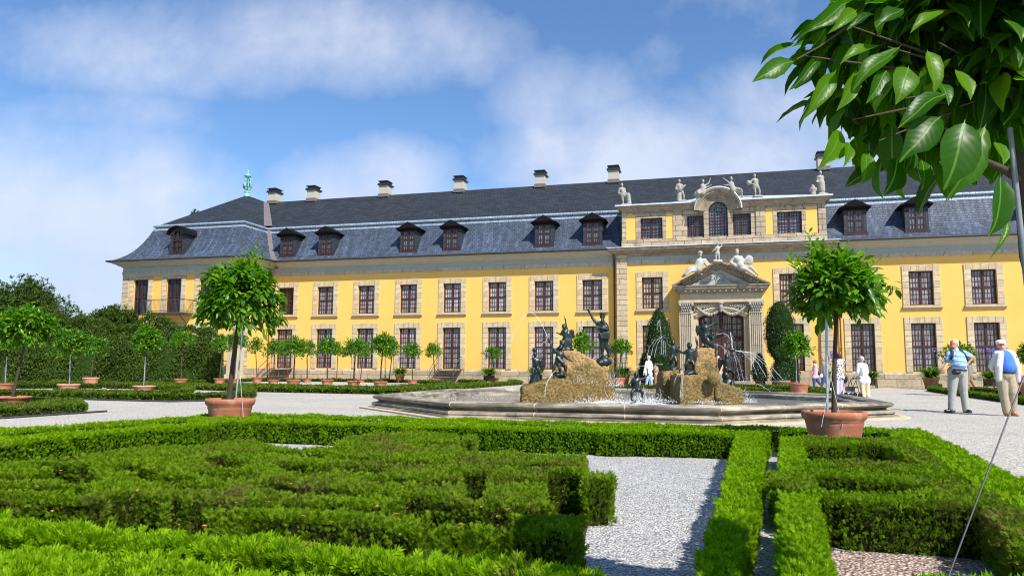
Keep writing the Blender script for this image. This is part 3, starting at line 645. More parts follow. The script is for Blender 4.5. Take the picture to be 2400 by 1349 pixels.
al.face([(AXL, 1.4, 12.5), (CX, .9, 12.95), (AXR, 1.4, 12.5), (AXR, 2.3, 12.9), (AXL, 2.3, 12.9)])
al.build('lead_roof', M['leadflat'], PAL)
# ---- portal
PO = MB(); py = -1.30; PX = CX+.03
PO = MB()
for s_ in (-1, 1):
    c = PX+s_*2.22
    PO.box(c-.46, c+.46, py+.1, y-.003, 0, 4.9); PO.box(c-.50, c+.50, py-.03, y-.003, 0, .75); PO.box(c-.42, c+.42, py+.05, py+.1, .75, .9)
    PO.box(PX+s_*1.62-.16, PX+s_*1.62+.16, py+.36, y+.25, .2, 4.55)
PO.box(PX-2.7, PX+2.7, py+.1, y-.003, 5.45, 5.62)
PO.box(PX-2.62, PX+2.62, py+.16, y-.003, 5.62, 6.05)
PO.build('portal', M['stone'], PAL)
for s_ in (-1, 1):
    pf = MB(); c = PX+s_*2.22
    for k in range(6): t = c-.30+k*.12; pf.prism([(t-.036, py+.1), (t-.02, py+.045), (t+.02, py+.045), (t+.036, py+.1)], 'z', .95, 4.72)
    pf.box(c-.36, c+.36, py+.02, py+.1, 4.72, 4.80); pf.build('fluted_pilaster', M['architrave'], PAL)
R = random.Random(4)
for s_ in (-1, 1):
    cap = MB(); c = PX+s_*2.22
    cap.prism([(c-.30, 4.80), (c+.30, 4.80), (c+.44, 5.38), (c-.44, 5.38)], 'y', py+.02, py+.3); cap.box(c-.50, c+.50, py-.06, py+.3, 5.38, 5.46)
    for row in range(3):
        for k in range(4+row): 
            u_ = -1+2*(k+.5)/(4+row); cap.ball((c+u_*(.28+.07*row), py-.01-.03*row, 4.93+row*.17), (.055, .05, .10), 0, 8)
    for u_ in (-1, 1): cap.ball((c+u_*.40, py-.08, 5.28), (.10, .07, .10), 0, 8)
    cap.build('capital', M['marble'], PAL)
ar = MB(); nA = 14   # segmental door head
def seg(r, yy, w_=1.5, rise=.42, z0=4.45): return [(PX-w_*r+2*w_*r*t/nA, yy, z0*1.0+(r-1)*.9+rise*r*(1-(2*t/nA-1)**2)) for t in range(nA+1)]
ar.grid([seg(1.0, y+.2), seg(1.0, py+.34), seg(1.05, py+.26), seg(1.12, py+.26), seg(1.14, py+.2), seg(1.22, py+.2)], 0, False)
ar.prism([(PX-1.78, 5.45)]+[(p_[0], p_[2]) for p_ in seg(1.12, 0)]+[(PX+1.78, 5.45)], 'y', py+.32, y+.05)
ar.build('door_arch', M['stone'], PAL)
gl = MB()
for k in range(46):
    t = k/45; xx = PX-1.5+3.0*t; sag = abs(sin(2*pi*t)); zz = 5.10-.42*sag-.1*(1-abs(2*t-1)); gl.ball((xx, py+.14+.02*R.random(), zz), .075+.04*sag+.02*R.random(), 0, 6)
for s_ in (-1, 1):
    for k in range(60):
        a = k*.42; r = .03+.0072*k; gl.ball((PX+s_*(1.1+r*cos(a)*1.3), py+.24, 5.22+r*sin(a)*.42), .045, 0, 6)
gl.ball((PX, py+.05, 5.15), (.14, .14, .26), 0, 10); gl.ball((PX, py+.02, 5.38), (.20, .15, .10), 0, 8); gl.ball((PX, py+.04, 4.92), (.09, .1, .16), 0, 8)
gl.build('garland', M['marble'], PAL)
# pediment
pd = MB(); PW = 3.12
rows = [(py+.08, 6.05, 2.62), (py-.02, 6.12, 2.72), (py-.06, 6.20, 2.76), (py-.26, 6.30, 2.96), (py-.30, 6.42, 3.04), (py-.36, 6.50, 3.10), (py-.36, 6.56, 3.12)]
pd.grid([[(PX-w_, y, z), (PX-w_, yy, z), (PX+w_, yy, z), (PX+w_, y, z)] for yy, z, w_ in rows], 0, False); pd.face([(PX-PW, y, 6.56), (PX-PW, py-.36, 6.56), (PX+PW, py-.36, 6.56), (PX+PW, y, 6.56)])
AP = 8.16
for s_ in (-1, 1):
    x0_ = PX+s_*PW
    for (dz0, dz1, yy) in ((0, -.10, py-.36), (-.10, -.20, py-.28), (-.20, -.40, py-.06), (-.40, -.50, py+.0)):
        sl_ = (AP-6.60)/PW
        a = [(x0_+s_*.0, 6.60+dz0*(1.0)), (PX, AP+dz0*1.13)]; b = [(x0_-s_*(0), 6.60+dz1), (PX, AP+dz1*1.13)]
        pd.prism([(x0_, max(6.565, 6.62+dz0)), (PX, AP+dz0*1.1), (PX, AP+dz1*1.1), (x0_-s_*max(0, (6.565-(6.62+dz1))/sl_), 6.565)][::s_], 'y', yy, y+.02-.004*(1 if s_ > 0 else 2))
pd.prism([(PX-2.5, 6.565), (PX+2.5, 6.565), (PX, 7.85)], 'y', py+.16, y)
pd.build('pediment', M['stone_grey'], PAL)
dn = MB()
for k in range(15): dn.box(PX-2.66+k*.37, PX-2.66+k*.37+.12, py-.20, py-.06, 6.14, 6.255)
for s_ in (-1, 1):
    for k in range(7):
        t = (k+1)/8; xx = PX+s_*PW*(1-t); zz = 6.60+(AP-6.60)*t-.34; 
        if zz > 6.6: dn.box(xx-.06, xx+.06, py-.24, py-.06, zz, zz+.11)
dn.build('dentils', M['marble'], PAL)
tm = MB(); tm.prism([(PX-1.95, 6.60), (PX+1.95, 6.60), (PX, 7.62)], 'y', py+.10, py+.16); tm.build('tympanum', M['frieze'], PAL)
mn = MB()      # interlaced monogram and drapery in relief
def curve(pts, r): mn.tube([(PX+a, py+.09, b) for a, b in pts], r, 6)
for s_ in (-1, 1):
    curve([(s_*(.05+.30*sin(t*.5)), 6.78+.085*t) for t in range(0, 8)], .026)
    curve([(s_*(.34*cos(t*.6)*(1-.05*t)), 7.10+.22*sin(t*.6)) for t in range(0, 9)], .024)
    curve([(s_*.05, 7.35), (s_*.25, 7.2), (s_*.08, 7.05), (s_*.30, 6.78)], .028)
    for q_ in range(3): curve([(s_*(.4+.18*t), 6.95-.03*t*q_+.06*sin(t*1.5+q_)-.03*t) for t in range(0, 7)], .022)
mn.build('monogram', M['marble'], PAL)
# double door
dr = MB(); dy = y+.1
def headz(x): return 4.45+.42*(1-((x-PX)/1.5)**2)
for s_ in (-1, 1):
    for (a, b) in ((.02, .14), (.62, .70), (1.28, 1.46)): dr.box(*sorted((PX+s_*a, PX+s_*b)), dy, dy+.1, .25, headz(PX+s_*(a+b)/2)+.04)
    for (z0, z1) in ((.25, .95), (2.95, 3.25)): dr.box(*sorted((PX+s_*.13, PX+s_*1.3)), dy+.01, dy+.11, z0, z1)
    for z in (1.5, 2.0, 2.5, 3.65, 4.05): dr.box(*sorted((PX+s_*.13, PX+s_*1.3)), dy+.03, dy+.09, z-.02, z+.02)
    for x in (.38, .98): dr.box(*sorted((PX+s_*(x-.015), PX+s_*(x+.015))), dy+.03, dy+.09, .9, 4.5)
dr.prism([(PX-1.48, 4.46)]+[(PX-1.5+3*t/12, 4.45+.43*(1-(2*t/12-1)**2)) for t in range(13)]+[(PX+1.48, 4.46)]+[(PX+1.3-2.6*t/12, 4.33+.33*(1-(2*t/12-1)**2)) for t in range(13)], 'y', dy-.01, dy+.1)
DO = dr.build('door', M['wood'], PAL)
p = MB(); p.box(PX-1.4, PX+1.4, dy+.12, dy+.14, .3, 4.8); p.build('pane', M['pane_warm'], DO)
st = MB(); st.box(PX-3.2, PX+3.2, py-.9, y, 0, .15); st.box(PX-2.9, PX+2.9, py-.5, y-.01, .15, .29); st.build('steps', M['stone_grey'], PAL)
# ---- balcony on the pavilion
by = P_PAV; bl = MB(); BX0, BX1 = -43.0, -39.15
bl.box(BX0, BX1, by-1.15, by-.05, 5.02, 5.14)
for x in (BX0+.5, BX0+1.9, BX1-.5): bl.tube([(x, by-1.0, 5.0), (x, by-.05, 4.3)], .035, 6)
BA = bl.build('balcony', M['rail'], PAL)
br_ = MB()
for (a, b) in (((BX0, by-.1), (BX0, by-1.13)), ((BX0, by-1.13), (BX1, by-1.13)), ((BX1, by-1.13), (BX1, by-.1))):
    L = (Vector(b)-Vector(a)).length; n = int(L/.12)
    for k in range(n+1): t = k/n; xx, yy = a[0]+(b[0]-a[0])*t, a[1]+(b[1]-a[1])*t; br_.tube([(xx, yy, 5.14), (xx, yy, 6.1)], .011, 4, 0, False)
    br_.tube([(*a, 6.12), (*b, 6.12)], .03, 6); br_.tube([(*a, 5.25), (*b, 5.25)], .02, 6)
br_.build('railing', M['rail'], BA)
tag(PAL)
# ------------------------------------------------------------------ foliage engines
def unit(a): return a/np.maximum(np.linalg.norm(a, axis=1, keepdims=True), 1e-9)
def place(tmpl, tf, P, Dr, Nr, L, Wd):
    """copies of a template (along, side, up) at P along Dr with face normal Nr"""
    Dr = unit(Dr); Sd = unit(np.cross(Dr, Nr)); Nn = np.cross(Sd, Dr)
    T = np.array(tmpl, dtype=float); n, k = len(P), len(T)
    V = P[:, None, :]+T[None, :, 0:1]*(Dr*L[:, None])[:, None, :]+T[None, :, 1:2]*(Sd*Wd[:, None])[:, None, :]+T[None, :, 2:3]*(Nn*L[:, None])[:, None, :]
    F = np.array(tf)[None]+(np.arange(n)*k)[:, None, None]
    return V.reshape(-1, 3), F.reshape(-1, len(tf[0]))
# leaf: folded along the midrib and curved down
LEAF = [(0,0,0),(.30,-.36,.05),(.30,0,-.01),(.30,.36,.05),(.68,-.34,.01),(.68,0,-.06),(.68,.34,.01),(1.,0,-.16)]
LEAF_F = [(0,1,2,0),(0,2,3,0),(1,4,5,2),(2,5,6,3),(4,7,5,4),(5,7,6,5)]
LEAF_F = [(0,2,1,1)]  # replaced below by triangles
LEAF_T = [(0,1,2),(0,2,3),(1,4,5),(1,5,2),(2,5,6),(2,6,3),(4,7,5),(5,7,6)]
LEAF2 = [(0,0,0),(.45,-.38,.05),(.45,.38,.05),(1,0,-.08)]; LEAF2_T = [(0,1,2),(1,3,2)]
SPR = []; SPR_T = []
for (a, l, s0) in ((0, 1., 0), (.62, .62, .15), (-.62, .62, .22), (.95, .48, .0), (-.95, .48, .05), (.5, .5, .42), (-.5, .5, .48)):
    b = len(SPR); c_, s_ = cos(a), sin(a); w_ = .085
    for (u_, v_) in ((0, 0), (l*.5, -w_), (l, 0), (l*.5, w_)): SPR.append((s0+u_*c_-v_*s_, u_*s_+v_*c_, .12*u_*(1 if a == 0 else -1)))
    SPR_T += [(b, b+1, b+2), (b, b+2, b+3)]
SPR3 = []; SPR3_T = []
for (a, l, s0) in ((0, 1., 0), (.8, .7, .05), (-.8, .7, .1)):
    b = len(SPR3); c_, s_ = cos(a), sin(a); w_ = .2
    for (u_, v_) in ((0, 0), (l*.5, -w_), (l, 0), (l*.5, w_)): SPR3.append((s0+u_*c_-v_*s_, u_*s_+v_*c_, .15*u_))
    SPR3_T += [(b, b+1, b+2), (b, b+2, b+3)]

def seg_dist(X, Y, pts):
    d = np.full(X.shape, 1e9)
    for (x0, y0), (x1, y1) in zip(pts[:-1], pts[1:]):
        dx, dy = x1-x0, y1-y0; L2 = dx*dx+dy*dy+1e-9
        t = np.clip(((X-x0)*dx+(Y-y0)*dy)/L2, 0, 1); d = np.minimum(d, np.hypot(X-x0-t*dx, Y-y0-t*dy))
    return d
def in_poly(X, Y, P):
    r = np.zeros(X.shape, bool); n = len(P)
    for i in range(n):
        x0, y0 = P[i]; x1, y1 = P[(i+1) % n]
        c = ((y0 > Y) != (y1 > Y)) & (X < (x1-x0)*(Y-y0)/((y1-y0) if abs(y1-y0) > 1e-9 else 1e-9)+x0); r ^= c
    return r
def hedge(name, label, adds, subs, h, cell, dens, size, mt, seed=1, group=None, tmpl=3, rough=.03, cat='hedge', side=1.0, corem='core'):
    """clipped hedge from footprint strokes and polygons; one core mesh and its shoots in one object"""
    rg = np.random.default_rng(seed)
    allp = [p for a in adds for p in a[1]]; mg = max([a[2] for a in adds if a[0] == 'l']+[0])+.1
    x0, x1 = min(p[0] for p in allp)-mg, max(p[0] for p in allp)+mg; y0, y1 = min(p[1] for p in allp)-mg, max(p[1] for p in allp)+mg
    nx, ny = int((x1-x0)/cell)+1, int((y1-y0)/cell)+1
    X, Y = np.meshgrid(x0+cell*(np.arange(nx)+.5), y0+cell*(np.arange(ny)+.5), indexing='ij')
    Mk = np.zeros(X.shape, bool)
    wob = .5*cell*np.sin(X*9+seed)*np.cos(Y*8)
    def msk(a): return seg_dist(X, Y, a[1])+wob < a[2]/2 if a[0] == 'l' else in_poly(X, Y, a[1])
    for a in adds: Mk |= msk(a)
    for a in subs: Mk &= ~msk(a)
    Mk[0, :] = Mk[-1, :] = False; Mk[:, 0] = Mk[:, -1] = False
    for _ in range(int(round(size*.62/cell))): Mk = Mk & np.roll(Mk, 1, 0) & np.roll(Mk, -1, 0) & np.roll(Mk, 1, 1) & np.roll(Mk, -1, 1)
    Er = Mk.copy()
    for _ in range(2 if cell < .05 else 1):
        E = Er[1:-1, 1:-1] & Er[2:, 1:-1] & Er[:-2, 1:-1] & Er[1:-1, 2:] & Er[1:-1, :-2]
        Er = np.zeros_like(Mk); Er[1:-1, 1:-1] = E
    # core
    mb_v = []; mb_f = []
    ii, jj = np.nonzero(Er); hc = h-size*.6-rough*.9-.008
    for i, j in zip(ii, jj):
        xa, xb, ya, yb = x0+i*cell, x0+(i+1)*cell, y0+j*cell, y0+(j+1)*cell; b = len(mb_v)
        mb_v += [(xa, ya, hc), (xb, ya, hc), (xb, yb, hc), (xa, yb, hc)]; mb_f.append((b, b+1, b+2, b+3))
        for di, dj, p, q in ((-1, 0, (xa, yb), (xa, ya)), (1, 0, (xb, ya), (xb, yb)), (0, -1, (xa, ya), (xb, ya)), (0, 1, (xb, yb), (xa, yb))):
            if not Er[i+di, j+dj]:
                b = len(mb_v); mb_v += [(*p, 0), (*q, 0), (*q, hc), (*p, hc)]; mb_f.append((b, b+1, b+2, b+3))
    # blurred mask -> outward normals
    B = Mk.astype(float)
    for _ in range(3):
        Bp = np.pad(B, 1); B = (Bp[1:-1, 1:-1]*2+Bp[2:, 1:-1]+Bp[:-2, 1:-1]+Bp[1:-1, 2:]+Bp[1:-1, :-2])/6
    gx, gy = np.gradient(B)
    # top
    ii, jj = np.nonzero(Mk); nt = int(len(ii)*cell*cell*dens); k = rg.integers(0, len(ii), nt)
    px, py_ = x0+(ii[k]+rg.random(nt))*cell, y0+(jj[k]+rg.random(nt))*cell
    near = np.clip((B[ii[k], jj[k]]-.5)*2, 0, 1)
    und = rough*(np.sin(px*5.1+seed)*np.sin(py_*4.3+1.7*seed)+.5*np.sin(px*13+py_*9)+.5*np.sin(px*23-py_*31)*np.sin(px*17+py_*12))
    pz = h-size*.5+und*.5-(1-near)*.02-rg.random(nt)*size*.5
    Pt = np.stack([px, py_, pz], 1)
    gn = np.stack([-gx[ii[k], jj[k]], -gy[ii[k], jj[k]], np.zeros(nt)], 1)
    Dt = np.array([0, 0, 1.0])+gn*(1-near)[:, None]*1.6+rg.normal(0, .55, (nt, 3)); Dt[:, 2] = np.abs(Dt[:, 2])*.8+.15
    # sides
    L = []
    for di, dj in ((-1, 0), (1, 0), (0, -1), (0, 1)):
        sh = np.zeros_like(Mk); src = Mk.copy()
        nb = np.roll(np.roll(Mk, -di, 0), -dj, 1); e_i, e_j = np.nonzero(src & ~nb)
        L.append(np.stack([e_i, e_j, np.full(len(e_i), di), np.full(len(e_i), dj)], 1))
    L = np.concatenate(L); ns = int(len(L)*cell*h*dens*side*.75); k = rg.integers(0, len(L), ns); e = L[k]
    a = rg.random(ns); cx = x0+(e[:, 0]+.5+e[:, 2]*.5+np.where(e[:, 2] == 0, a-.5, 0))*cell; cy = y0+(e[:, 1]+.5+e[:, 3]*.5+np.where(e[:, 3] == 0, a-.5, 0))*cell
    nn = np.stack([-gx[e[:, 0], e[:, 1]], -gy[e[:, 0], e[:, 1]]], 1); nl = np.linalg.norm(nn, axis=1, keepdims=True); nn = np.where(nl > .02, nn/np.maximum(nl, 1e-6), e[:, 2:4])
    zz = .01+(h-size*.6)*rg.random(ns)**.85; dep = rg.random(ns)*size*1.3+.02*np.sin(cx*17)*np.sin(zz*21+cy*15)
    Ps = np.stack([cx-nn[:, 0]*dep, cy-nn[:, 1]*dep, zz], 1)
    Ds = np.stack([nn[:, 0], nn[:, 1], np.full(ns, .9)], 1)+rg.normal(0, .38, (ns, 3))
    P = np.concatenate([Pt, Ps]); Dr = unit(np.concatenate([Dt, Ds])); n = len(P)
    Nr = rg.normal(0, 1, (n, 3))+np.concatenate([np.tile([0, 0, .8], (nt, 1)), np.stack([nn[:, 0], nn[:, 1], np.full(ns, .4)], 1)*1.2])
    sz = size*rg.uniform(.7, 1.35, n)
    T, TF = (SPR, SPR_T) if tmpl == 7 else (SPR3, SPR3_T)
    V, F = place(T, TF, P, Dr, Nr, sz, sz)
    cx0, cy0 = (x0+x1)/2, (y0+y1)/2
    V[:, 0] -= cx0; V[:, 1] -= cy0
    cv = np.array(mb_v) if mb_v else np.zeros((0, 3))
    root = np_mesh(name, V, F, M[mt], None, (cx0, cy0, 0))
    tag(root, label, cat, group)
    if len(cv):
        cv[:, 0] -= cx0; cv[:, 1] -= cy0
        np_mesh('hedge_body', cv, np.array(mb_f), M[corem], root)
    return root

# ------------------------------------------------------------------ parterre in the foreground
def q(*a): return [G(x, y, .29) for x, y in zip(a[::2], a[1::2])]
YW = dict(h=.30, cell=.03, dens=4200, size=.030, mt='yew', tmpl=7)
# outer double frame along the path
bx = [(-7.0, 2.6), (-7.45, 4.6), (-7.62, 6.6), (-7.30, 8.3), (-7.05, 9.95)]
hedge('border_hedge', 'outermost clipped hedge of the near bed, along the gravel path behind both big pots', [('l', bx[1:]+[(-4.8, 10.0), (-2.2, 9.9), (.25, 9.85), (2.05, 10.15)], .42), ('p', q(2090,1003, 2155,1003, 2237,1040, 2327,1087, 2400,1122, 2640,1230, 2640,1330, 2400,1202, 2312,1154, 2242,1110, 2196,1070, 2120,1028, 2085,1020))], [], seed=3, **{**YW, 'dens': 3200, 'size': .034})
hedge('border_hedge', 'second clipped hedge just inside the outermost one, with a dark shaded face above white gravel', [('l', [(-6.2, 2.4), (-6.55, 4.6), (-6.62, 6.6), (-6.25, 8.1), (-6.0, 8.98), (-3.8, 8.92), (-1.5, 8.96), (.28, 9.1)], .50), ('l', [(-3.6, 9.0), (-3.5, 9.6)], .9), ('l', [(-1.2, 9.0), (-1.15, 9.6)], .7), ('l', [(-6.5, 8.8), (-7.0, 9.5)], .9)], [], seed=4, **{**YW, 'dens': 4200, 'size': .030})
hedge('border_hedge', 'broad straight strip of bright green hedge between the white gravel and the narrow channel', [('p', [(-.20, 1.9), (-.12, 2.79), (.02, 5.79), (.13, 8.85), (.22, 9.2), (.56, 9.2), (.48, 8.77), (.26, 5.31), (.055, 2.86), (.015, 1.9)])], [], seed=5, **{**YW, 'dens': 7000, 'size': .026})
hedge('border_hedge', 'far straight hedge strip right of the narrow channel, left of the dark hollow', [('p', [(.59, 8.67), (.85, 8.67), (.57, 5.7), (.36, 5.55)])], [], seed=6, **{**YW, 'dens': 7000, 'size': .026})
hedge('border_hedge', 'near straight hedge strip right of the narrow channel, running to the bottom edge', [('p', [(.31, 4.80), (.52, 4.62), (.39, 2.94), (.30, 1.9), (.09, 1.9), (.16, 2.87)])], [], seed=8, **{**YW, 'dens': 7000, 'size': .026})
hedge('scroll_hedge', 'ring of hedges in the right bed around dark hollows, below the right big pot', [
    ('p', q(1876,1022, 2122,1026, 2090,1043, 1876,1041)), ('p', q(2072,1025, 2124,1027, 2198,1072, 2248,1112, 2258,1132, 2178,1104, 2108,1062, 2062,1040)), ('p', q(1886,1078, 2000,1076, 2110,1084, 2180,1098, 2242,1117, 2238,1126, 2120,1108, 2000,1096, 1888,1096)),
    ('p', q(1795,1103, 1890,1100, 1990,1102, 2110,1112, 2258,1131, 2262,1142, 2120,1132, 1990,1120, 1922,1118, 1918,1136, 1838,1137, 1797,1130)), ('p', q(1828,1140, 1914,1130, 1928,1146, 2010,1153, 2110,1153, 2200,1140, 2262,1138, 2296,1150, 2284,1188, 2254,1185, 2137,1179, 2006,1174, 1899,1159)),
    ('p', q(2256,1132, 2314,1146, 2402,1196, 2580,1290, 2580,1420, 2400,1294, 2328,1228, 2284,1190))], [], seed=7, **{**YW, 'mt': 'yew_old', 'dens': 5600, 'size': .027, 'corem': 'yewcore'})
# the broad scrollwork mass on the left
mass = q(-260,1140, -200,1115, 0,1085, 130,1076, 300,1052, 470,1044, 560,1031, 620,1040, 700,1053, 780,1046, 800,1030, 870,1015, 960,1011, 1075,1019, 1080,1060, 1375,1063, 1378,1104, 1440,1106, 1443,1126, 1327,1130, 1330,1192, 1368,1208, 1366,1250, 1340,1262, 1000,1236, 600,1206, 300,1176, 0,1160, -260,1150)
def gr(w_, *a): return ('l', q(*a), w_*1.8)
adds = [('p', mass)]
subs = [gr(.13, -30,1122, 75,1121), gr(.13, 168,1098, 198,1128), gr(.12, 110,1090, 175,1092), gr(.14, 290,1096, 345,1104), gr(.13, 340,1116, 425,1125), gr(.13, 480,1106, 575,1114), gr(.13, 520,1074, 552,1092), gr(.15, 680,1090, 735,1104), gr(.14, 812,1094, 885,1104), gr(.13, 640,1134, 675,1146), gr(.13, 415,1140, 485,1144),
    gr(.11, 300,1166, 385,1173), ('p', q(1083,1106, 1142,1106, 1132,1172, 1096,1170)), gr(.16, 972,1172, 1042,1190), gr(.10, 625,1183, 950,1200), gr(.12, 1020,1214, 1215,1226), gr(.10, 720,1068, 890,1078), gr(.12, 1322,1112, 1324,1180), gr(.09, 0,1140, 240,1150), gr(.09, 240,1075, 420,1070), gr(.10, 1160,1130, 1260,1126), gr(.10, 700,1150, 900,1158),
    gr(.09, 560,1060, 760,1064), gr(.09, 930,1085, 1060,1088), gr(.10, 1170,1090, 1330,1094), gr(.09, 100,1110, 140,1120), gr(.08, 880,1125, 1050,1130), gr(.10, 450,1180, 600,1186), gr(.08, 930,1038, 1050,1042), gr(.10, 1080,1196, 1300,1200)]
hedge('scroll_hedge', 'broad mass of scrolling dwarf hedges with brownish patches, left half of near bed', adds, subs, seed=11, **{**YW, 'mt': 'yew_old', 'dens': 5200, 'size': .028, 'rough': .035, 'corem': 'yewcore', 'cell': .02})
hedge('scroll_hedge', 'small square hedge block standing by the frame hedge behind the scrolling mass', [('p', q(1082,1018, 1122,1017, 1122,1030, 1080,1032))], [], seed=13, **{**YW, 'mt': 'yew_old', 'dens': 2000})
# nearest rows
hedge('border_hedge', 'bright fresh green hedge row in front of the scrolling mass', [('p', [(-5.0, 2.56), (-3.2, 2.58), (-1.2, 2.56), (-.40, 2.53), (-.42, 2.70), (-1.2, 2.76), (-3.2, 2.80), (-5.0, 2.74)])], [], seed=14, **{**YW, 'size': .046, 'dens': 5200, 'rough': .05, 'cell': .02})
hedge('border_hedge', 'nearest hedge row with long pale shoots, along the bottom left corner', [('p', [(-4.4, 1.6), (-2.83, 1.98), (-2.70, 2.42), (-1.1, 2.34), (-.5, 2.27), (-.45, 1.9), (-1.2, 1.7)])], [('l', [(-2.78, 1.2), (-2.80, 2.2)], .05)], seed=15, **{**YW, 'size': .048, 'dens': 5200, 'rough': .05, 'cell': .02})
hedge('border_hedge', 'tips of a hedge row in the bottom right corner before the pink gravel', [('p', [(.52, 2.55), (1.05, 2.55), (1.0, 2.95), (.60, 2.95)])], [], seed=16, **{**YW, 'size': .055, 'h': .31, 'cell': .02})
# gravel panels
def panel(name, pts, z, m):
    p_ = MB(); p_.face([(x, y, z) for x, y in pts]); return tag(p_.build(name, M[m]), kind='structure')
panel('white_gravel', [(-7.7, 1.0), (-7.9, 6.6), (-7.4, 10.2), (.2, 10.0), (2.2, 10.4), (2.05, 7.9), (1.85, 3.0), (1.7, 1.0)], .004, 'gravel_white')
panel('bed_soil', [(-6.0, 2.9), (-.64, 3.2), (-.72, 3.9), (-1.0, 6.1), (-2.4, 7.0), (-3.0, 7.9), (-3.8, 7.9), (-6.2, 6.6)], .008, 'soil')
panel('pink_gravel', [(.46, 4.6), (.40, 2.3), (1.08, 2.3), (1.30, 4.6)], .009, 'gravel_pink')
e_ = MB(); e_.box(.405, .43, 3.38, 4.4, 0, .06); e_.prism([(.37, 2.4), (.395, 2.4), (.425, 3.42), (.40, 3.42)], 'z', 0, .07)
tag(e_.build('bed_edging', M['steel']), 'grey metal strip edging the pink gravel at the bottom right', 'edging')

# ------------------------------------------------------------------ beds further back
FB = dict(h=.24, cell=.07, dens=420, size=.075, mt='box_far', tmpl=3)
def inset(p, c, k): return [(c[0]+(x-c[0])*k, c[1]+(y-c[1])*k) for x, y in p]
# L1: small bed at the left edge
p1 = [G(-260, 985), G(0, 979), G(205, 966), G(190, 951), G(60, 948), G(-260, 950)]
hedge('bed_hedge', 'clipped hedge bed at the left edge under the leaning tree', [('p', p1)], [], **{**FB, 'dens': 1100, 'size': .05, 'cell': .05, 'h': .20}, seed=21)
e_ = MB(); e_.tube([(*G(-260, 988), .02), (*G(0, 981.5), .02), (*G(205, 968), .02), (*G(250, 965), .02)], .025, 6); tag(e_.build('bed_edging', M['edge']), 'black edging strip along the small bed at the left edge', 'edging')
# L2
p2 = [G(68, 930), G(240, 936), G(400, 940), G(500, 938), G(580, 932), G(575, 917), G(430, 908), G(210, 905), G(40, 905), G(-250, 908), G(-250, 925)]
c2 = (sum(p[0] for p in p2)/len(p2), sum(p[1] for p in p2)/len(p2))
hedge('bed_hedge', 'low hedge bed with two pots in front of the stone benches', [('l', p2+[p2[0]], .55), ('l', inset(p2, c2, .62), .35)], [], **{**FB, 'dens': 650, 'size': .065}, seed=22)
e_ = MB(); e_.tube([(*G(-250, 927), .02), (*G(68, 932), .02), (*G(240, 938), .02), (*G(400, 942), .02), (*G(500, 940), .02), (*G(582, 934), .02)], .035, 6); tag(e_.build('bed_edging', M['edge']), 'black edging strip along the second bed from the left', 'edging')
# L3: the long bed with rows of pots
p3 = [G(135, 903), G(400, 911), G(620, 918), G(925, 924), G(1080, 911), G(1215, 901), G(1190, 894), G(1040, 888.5), G(700, 884), G(420, 883), G(140, 889)]
hedge('bed_hedge', 'long hedge bed in front of the palace holding two rows of potted trees', [('l', p3+[p3[0]], .70), ('l', inset(p3, (p3[3][0]-4, 33), .70), .45), ('l', inset(p3, (p3[3][0]-4, 33), .45), .45)], [], **{**FB, 'cell': .09, 'dens': 330, 'size': .085}, seed=23)
p4 = [G(1440, 925), G(1560, 927), G(1760, 927), G(1930, 929), G(1915, 918), G(1800, 911), G(1560, 912), G(1440, 914)]
hedge('bed_hedge', 'hedge bed behind the fountain below the portal', [('l', p4+[p4[0]], .6), ('l', inset(p4, (0, 29), .5), .5)], [], **{**FB, 'cell': .09, 'dens': 380, 'size': .085}, seed=24)
p5 = [G(2185, 917), G(2262, 928), G(2345, 940), G(2420, 949), G(2600, 975), G(2900, 970), G(2700, 912), G(2400, 908), G(2200, 908)]
hedge('bed_hedge', 'low clipped hedge bed at the right edge behind the two men', [('l', p5+[p5[0]], .45), ('l', [G(2260, 915), G(2400, 926), G(2600, 935)], .4)], [], **{**FB, 'cell': .06, 'dens': 700, 'size': .065}, seed=25)
pv_ = MB(); pv_.box(-33, 30, D-1.6, D-1.25, .0, .008); tag(pv_.build('path_border', M['paving']), kind='structure')

# ------------------------------------------------------------------ trees and plants
def leaf_cluster(rg, tips, outs, nper, L, spread, droop):
    P = []; Dr = []; Nr = []; LL = []
    for t, o in zip(tips, outs):
        n = max(2, int(rg.normal(nper, 1.5)))
        d = o[None]*.75+rg.normal(0, .62, (n, 3)); d[:, 2] -= droop
        P.append(t[None]+rg.normal(0, spread, (n, 3))); Dr.append(d); Nr.append(np.tile([0, 0, 1.], (n, 1))+o[None]*.5+rg.normal(0, .35, (n, 3))); LL.append(L*rg.uniform(.65, 1.2, n))
    return np.concatenate(P), np.concatenate(Dr), np.concatenate(Nr), np.concatenate(LL)
def crown_mesh(rg, rx, rz, ntips, nper, L, hi=True, seed=0, droop=.25, ratio=.46, flat=.0):
    u = rg.normal(0, 1, (ntips, 3)); u = unit(u); u[:, 2] = np.where(u[:, 2] < -.7, -u[:, 2]*.5, u[:, 2]); u = unit(u)
    lob = 1+.13*np.sin(4*np.arctan2(u[:, 1], u[:, 0])+seed)+.10*np.sin(5*u[:, 2]+seed*2)
    rr = (rg.random(ntips)**.45)*lob
    zr = np.clip(u[:, 2]*rr, -1, 1); C = u*rr[:, None]*np.array([rx, rx, rz]); C[:, :2] *= (1.04-.42*np.clip(zr, 0, 1)+.04*np.clip(-zr, 0, 1))[:, None]; C += rg.normal(0, .05*rx, (ntips, 3))
    
    outs = unit(u*np.array([1, 1, .8])+np.array([0, 0, .12]))
    P, Dr, Nr, LL = leaf_cluster(rg, C, outs, nper, L, L*.28, droop)
    T, TF = (LEAF, LEAF_T) if hi else (LEAF2, LEAF2_T)
    return place(T, TF, P, Dr, Nr, LL, LL*ratio*1.15)+(C,)
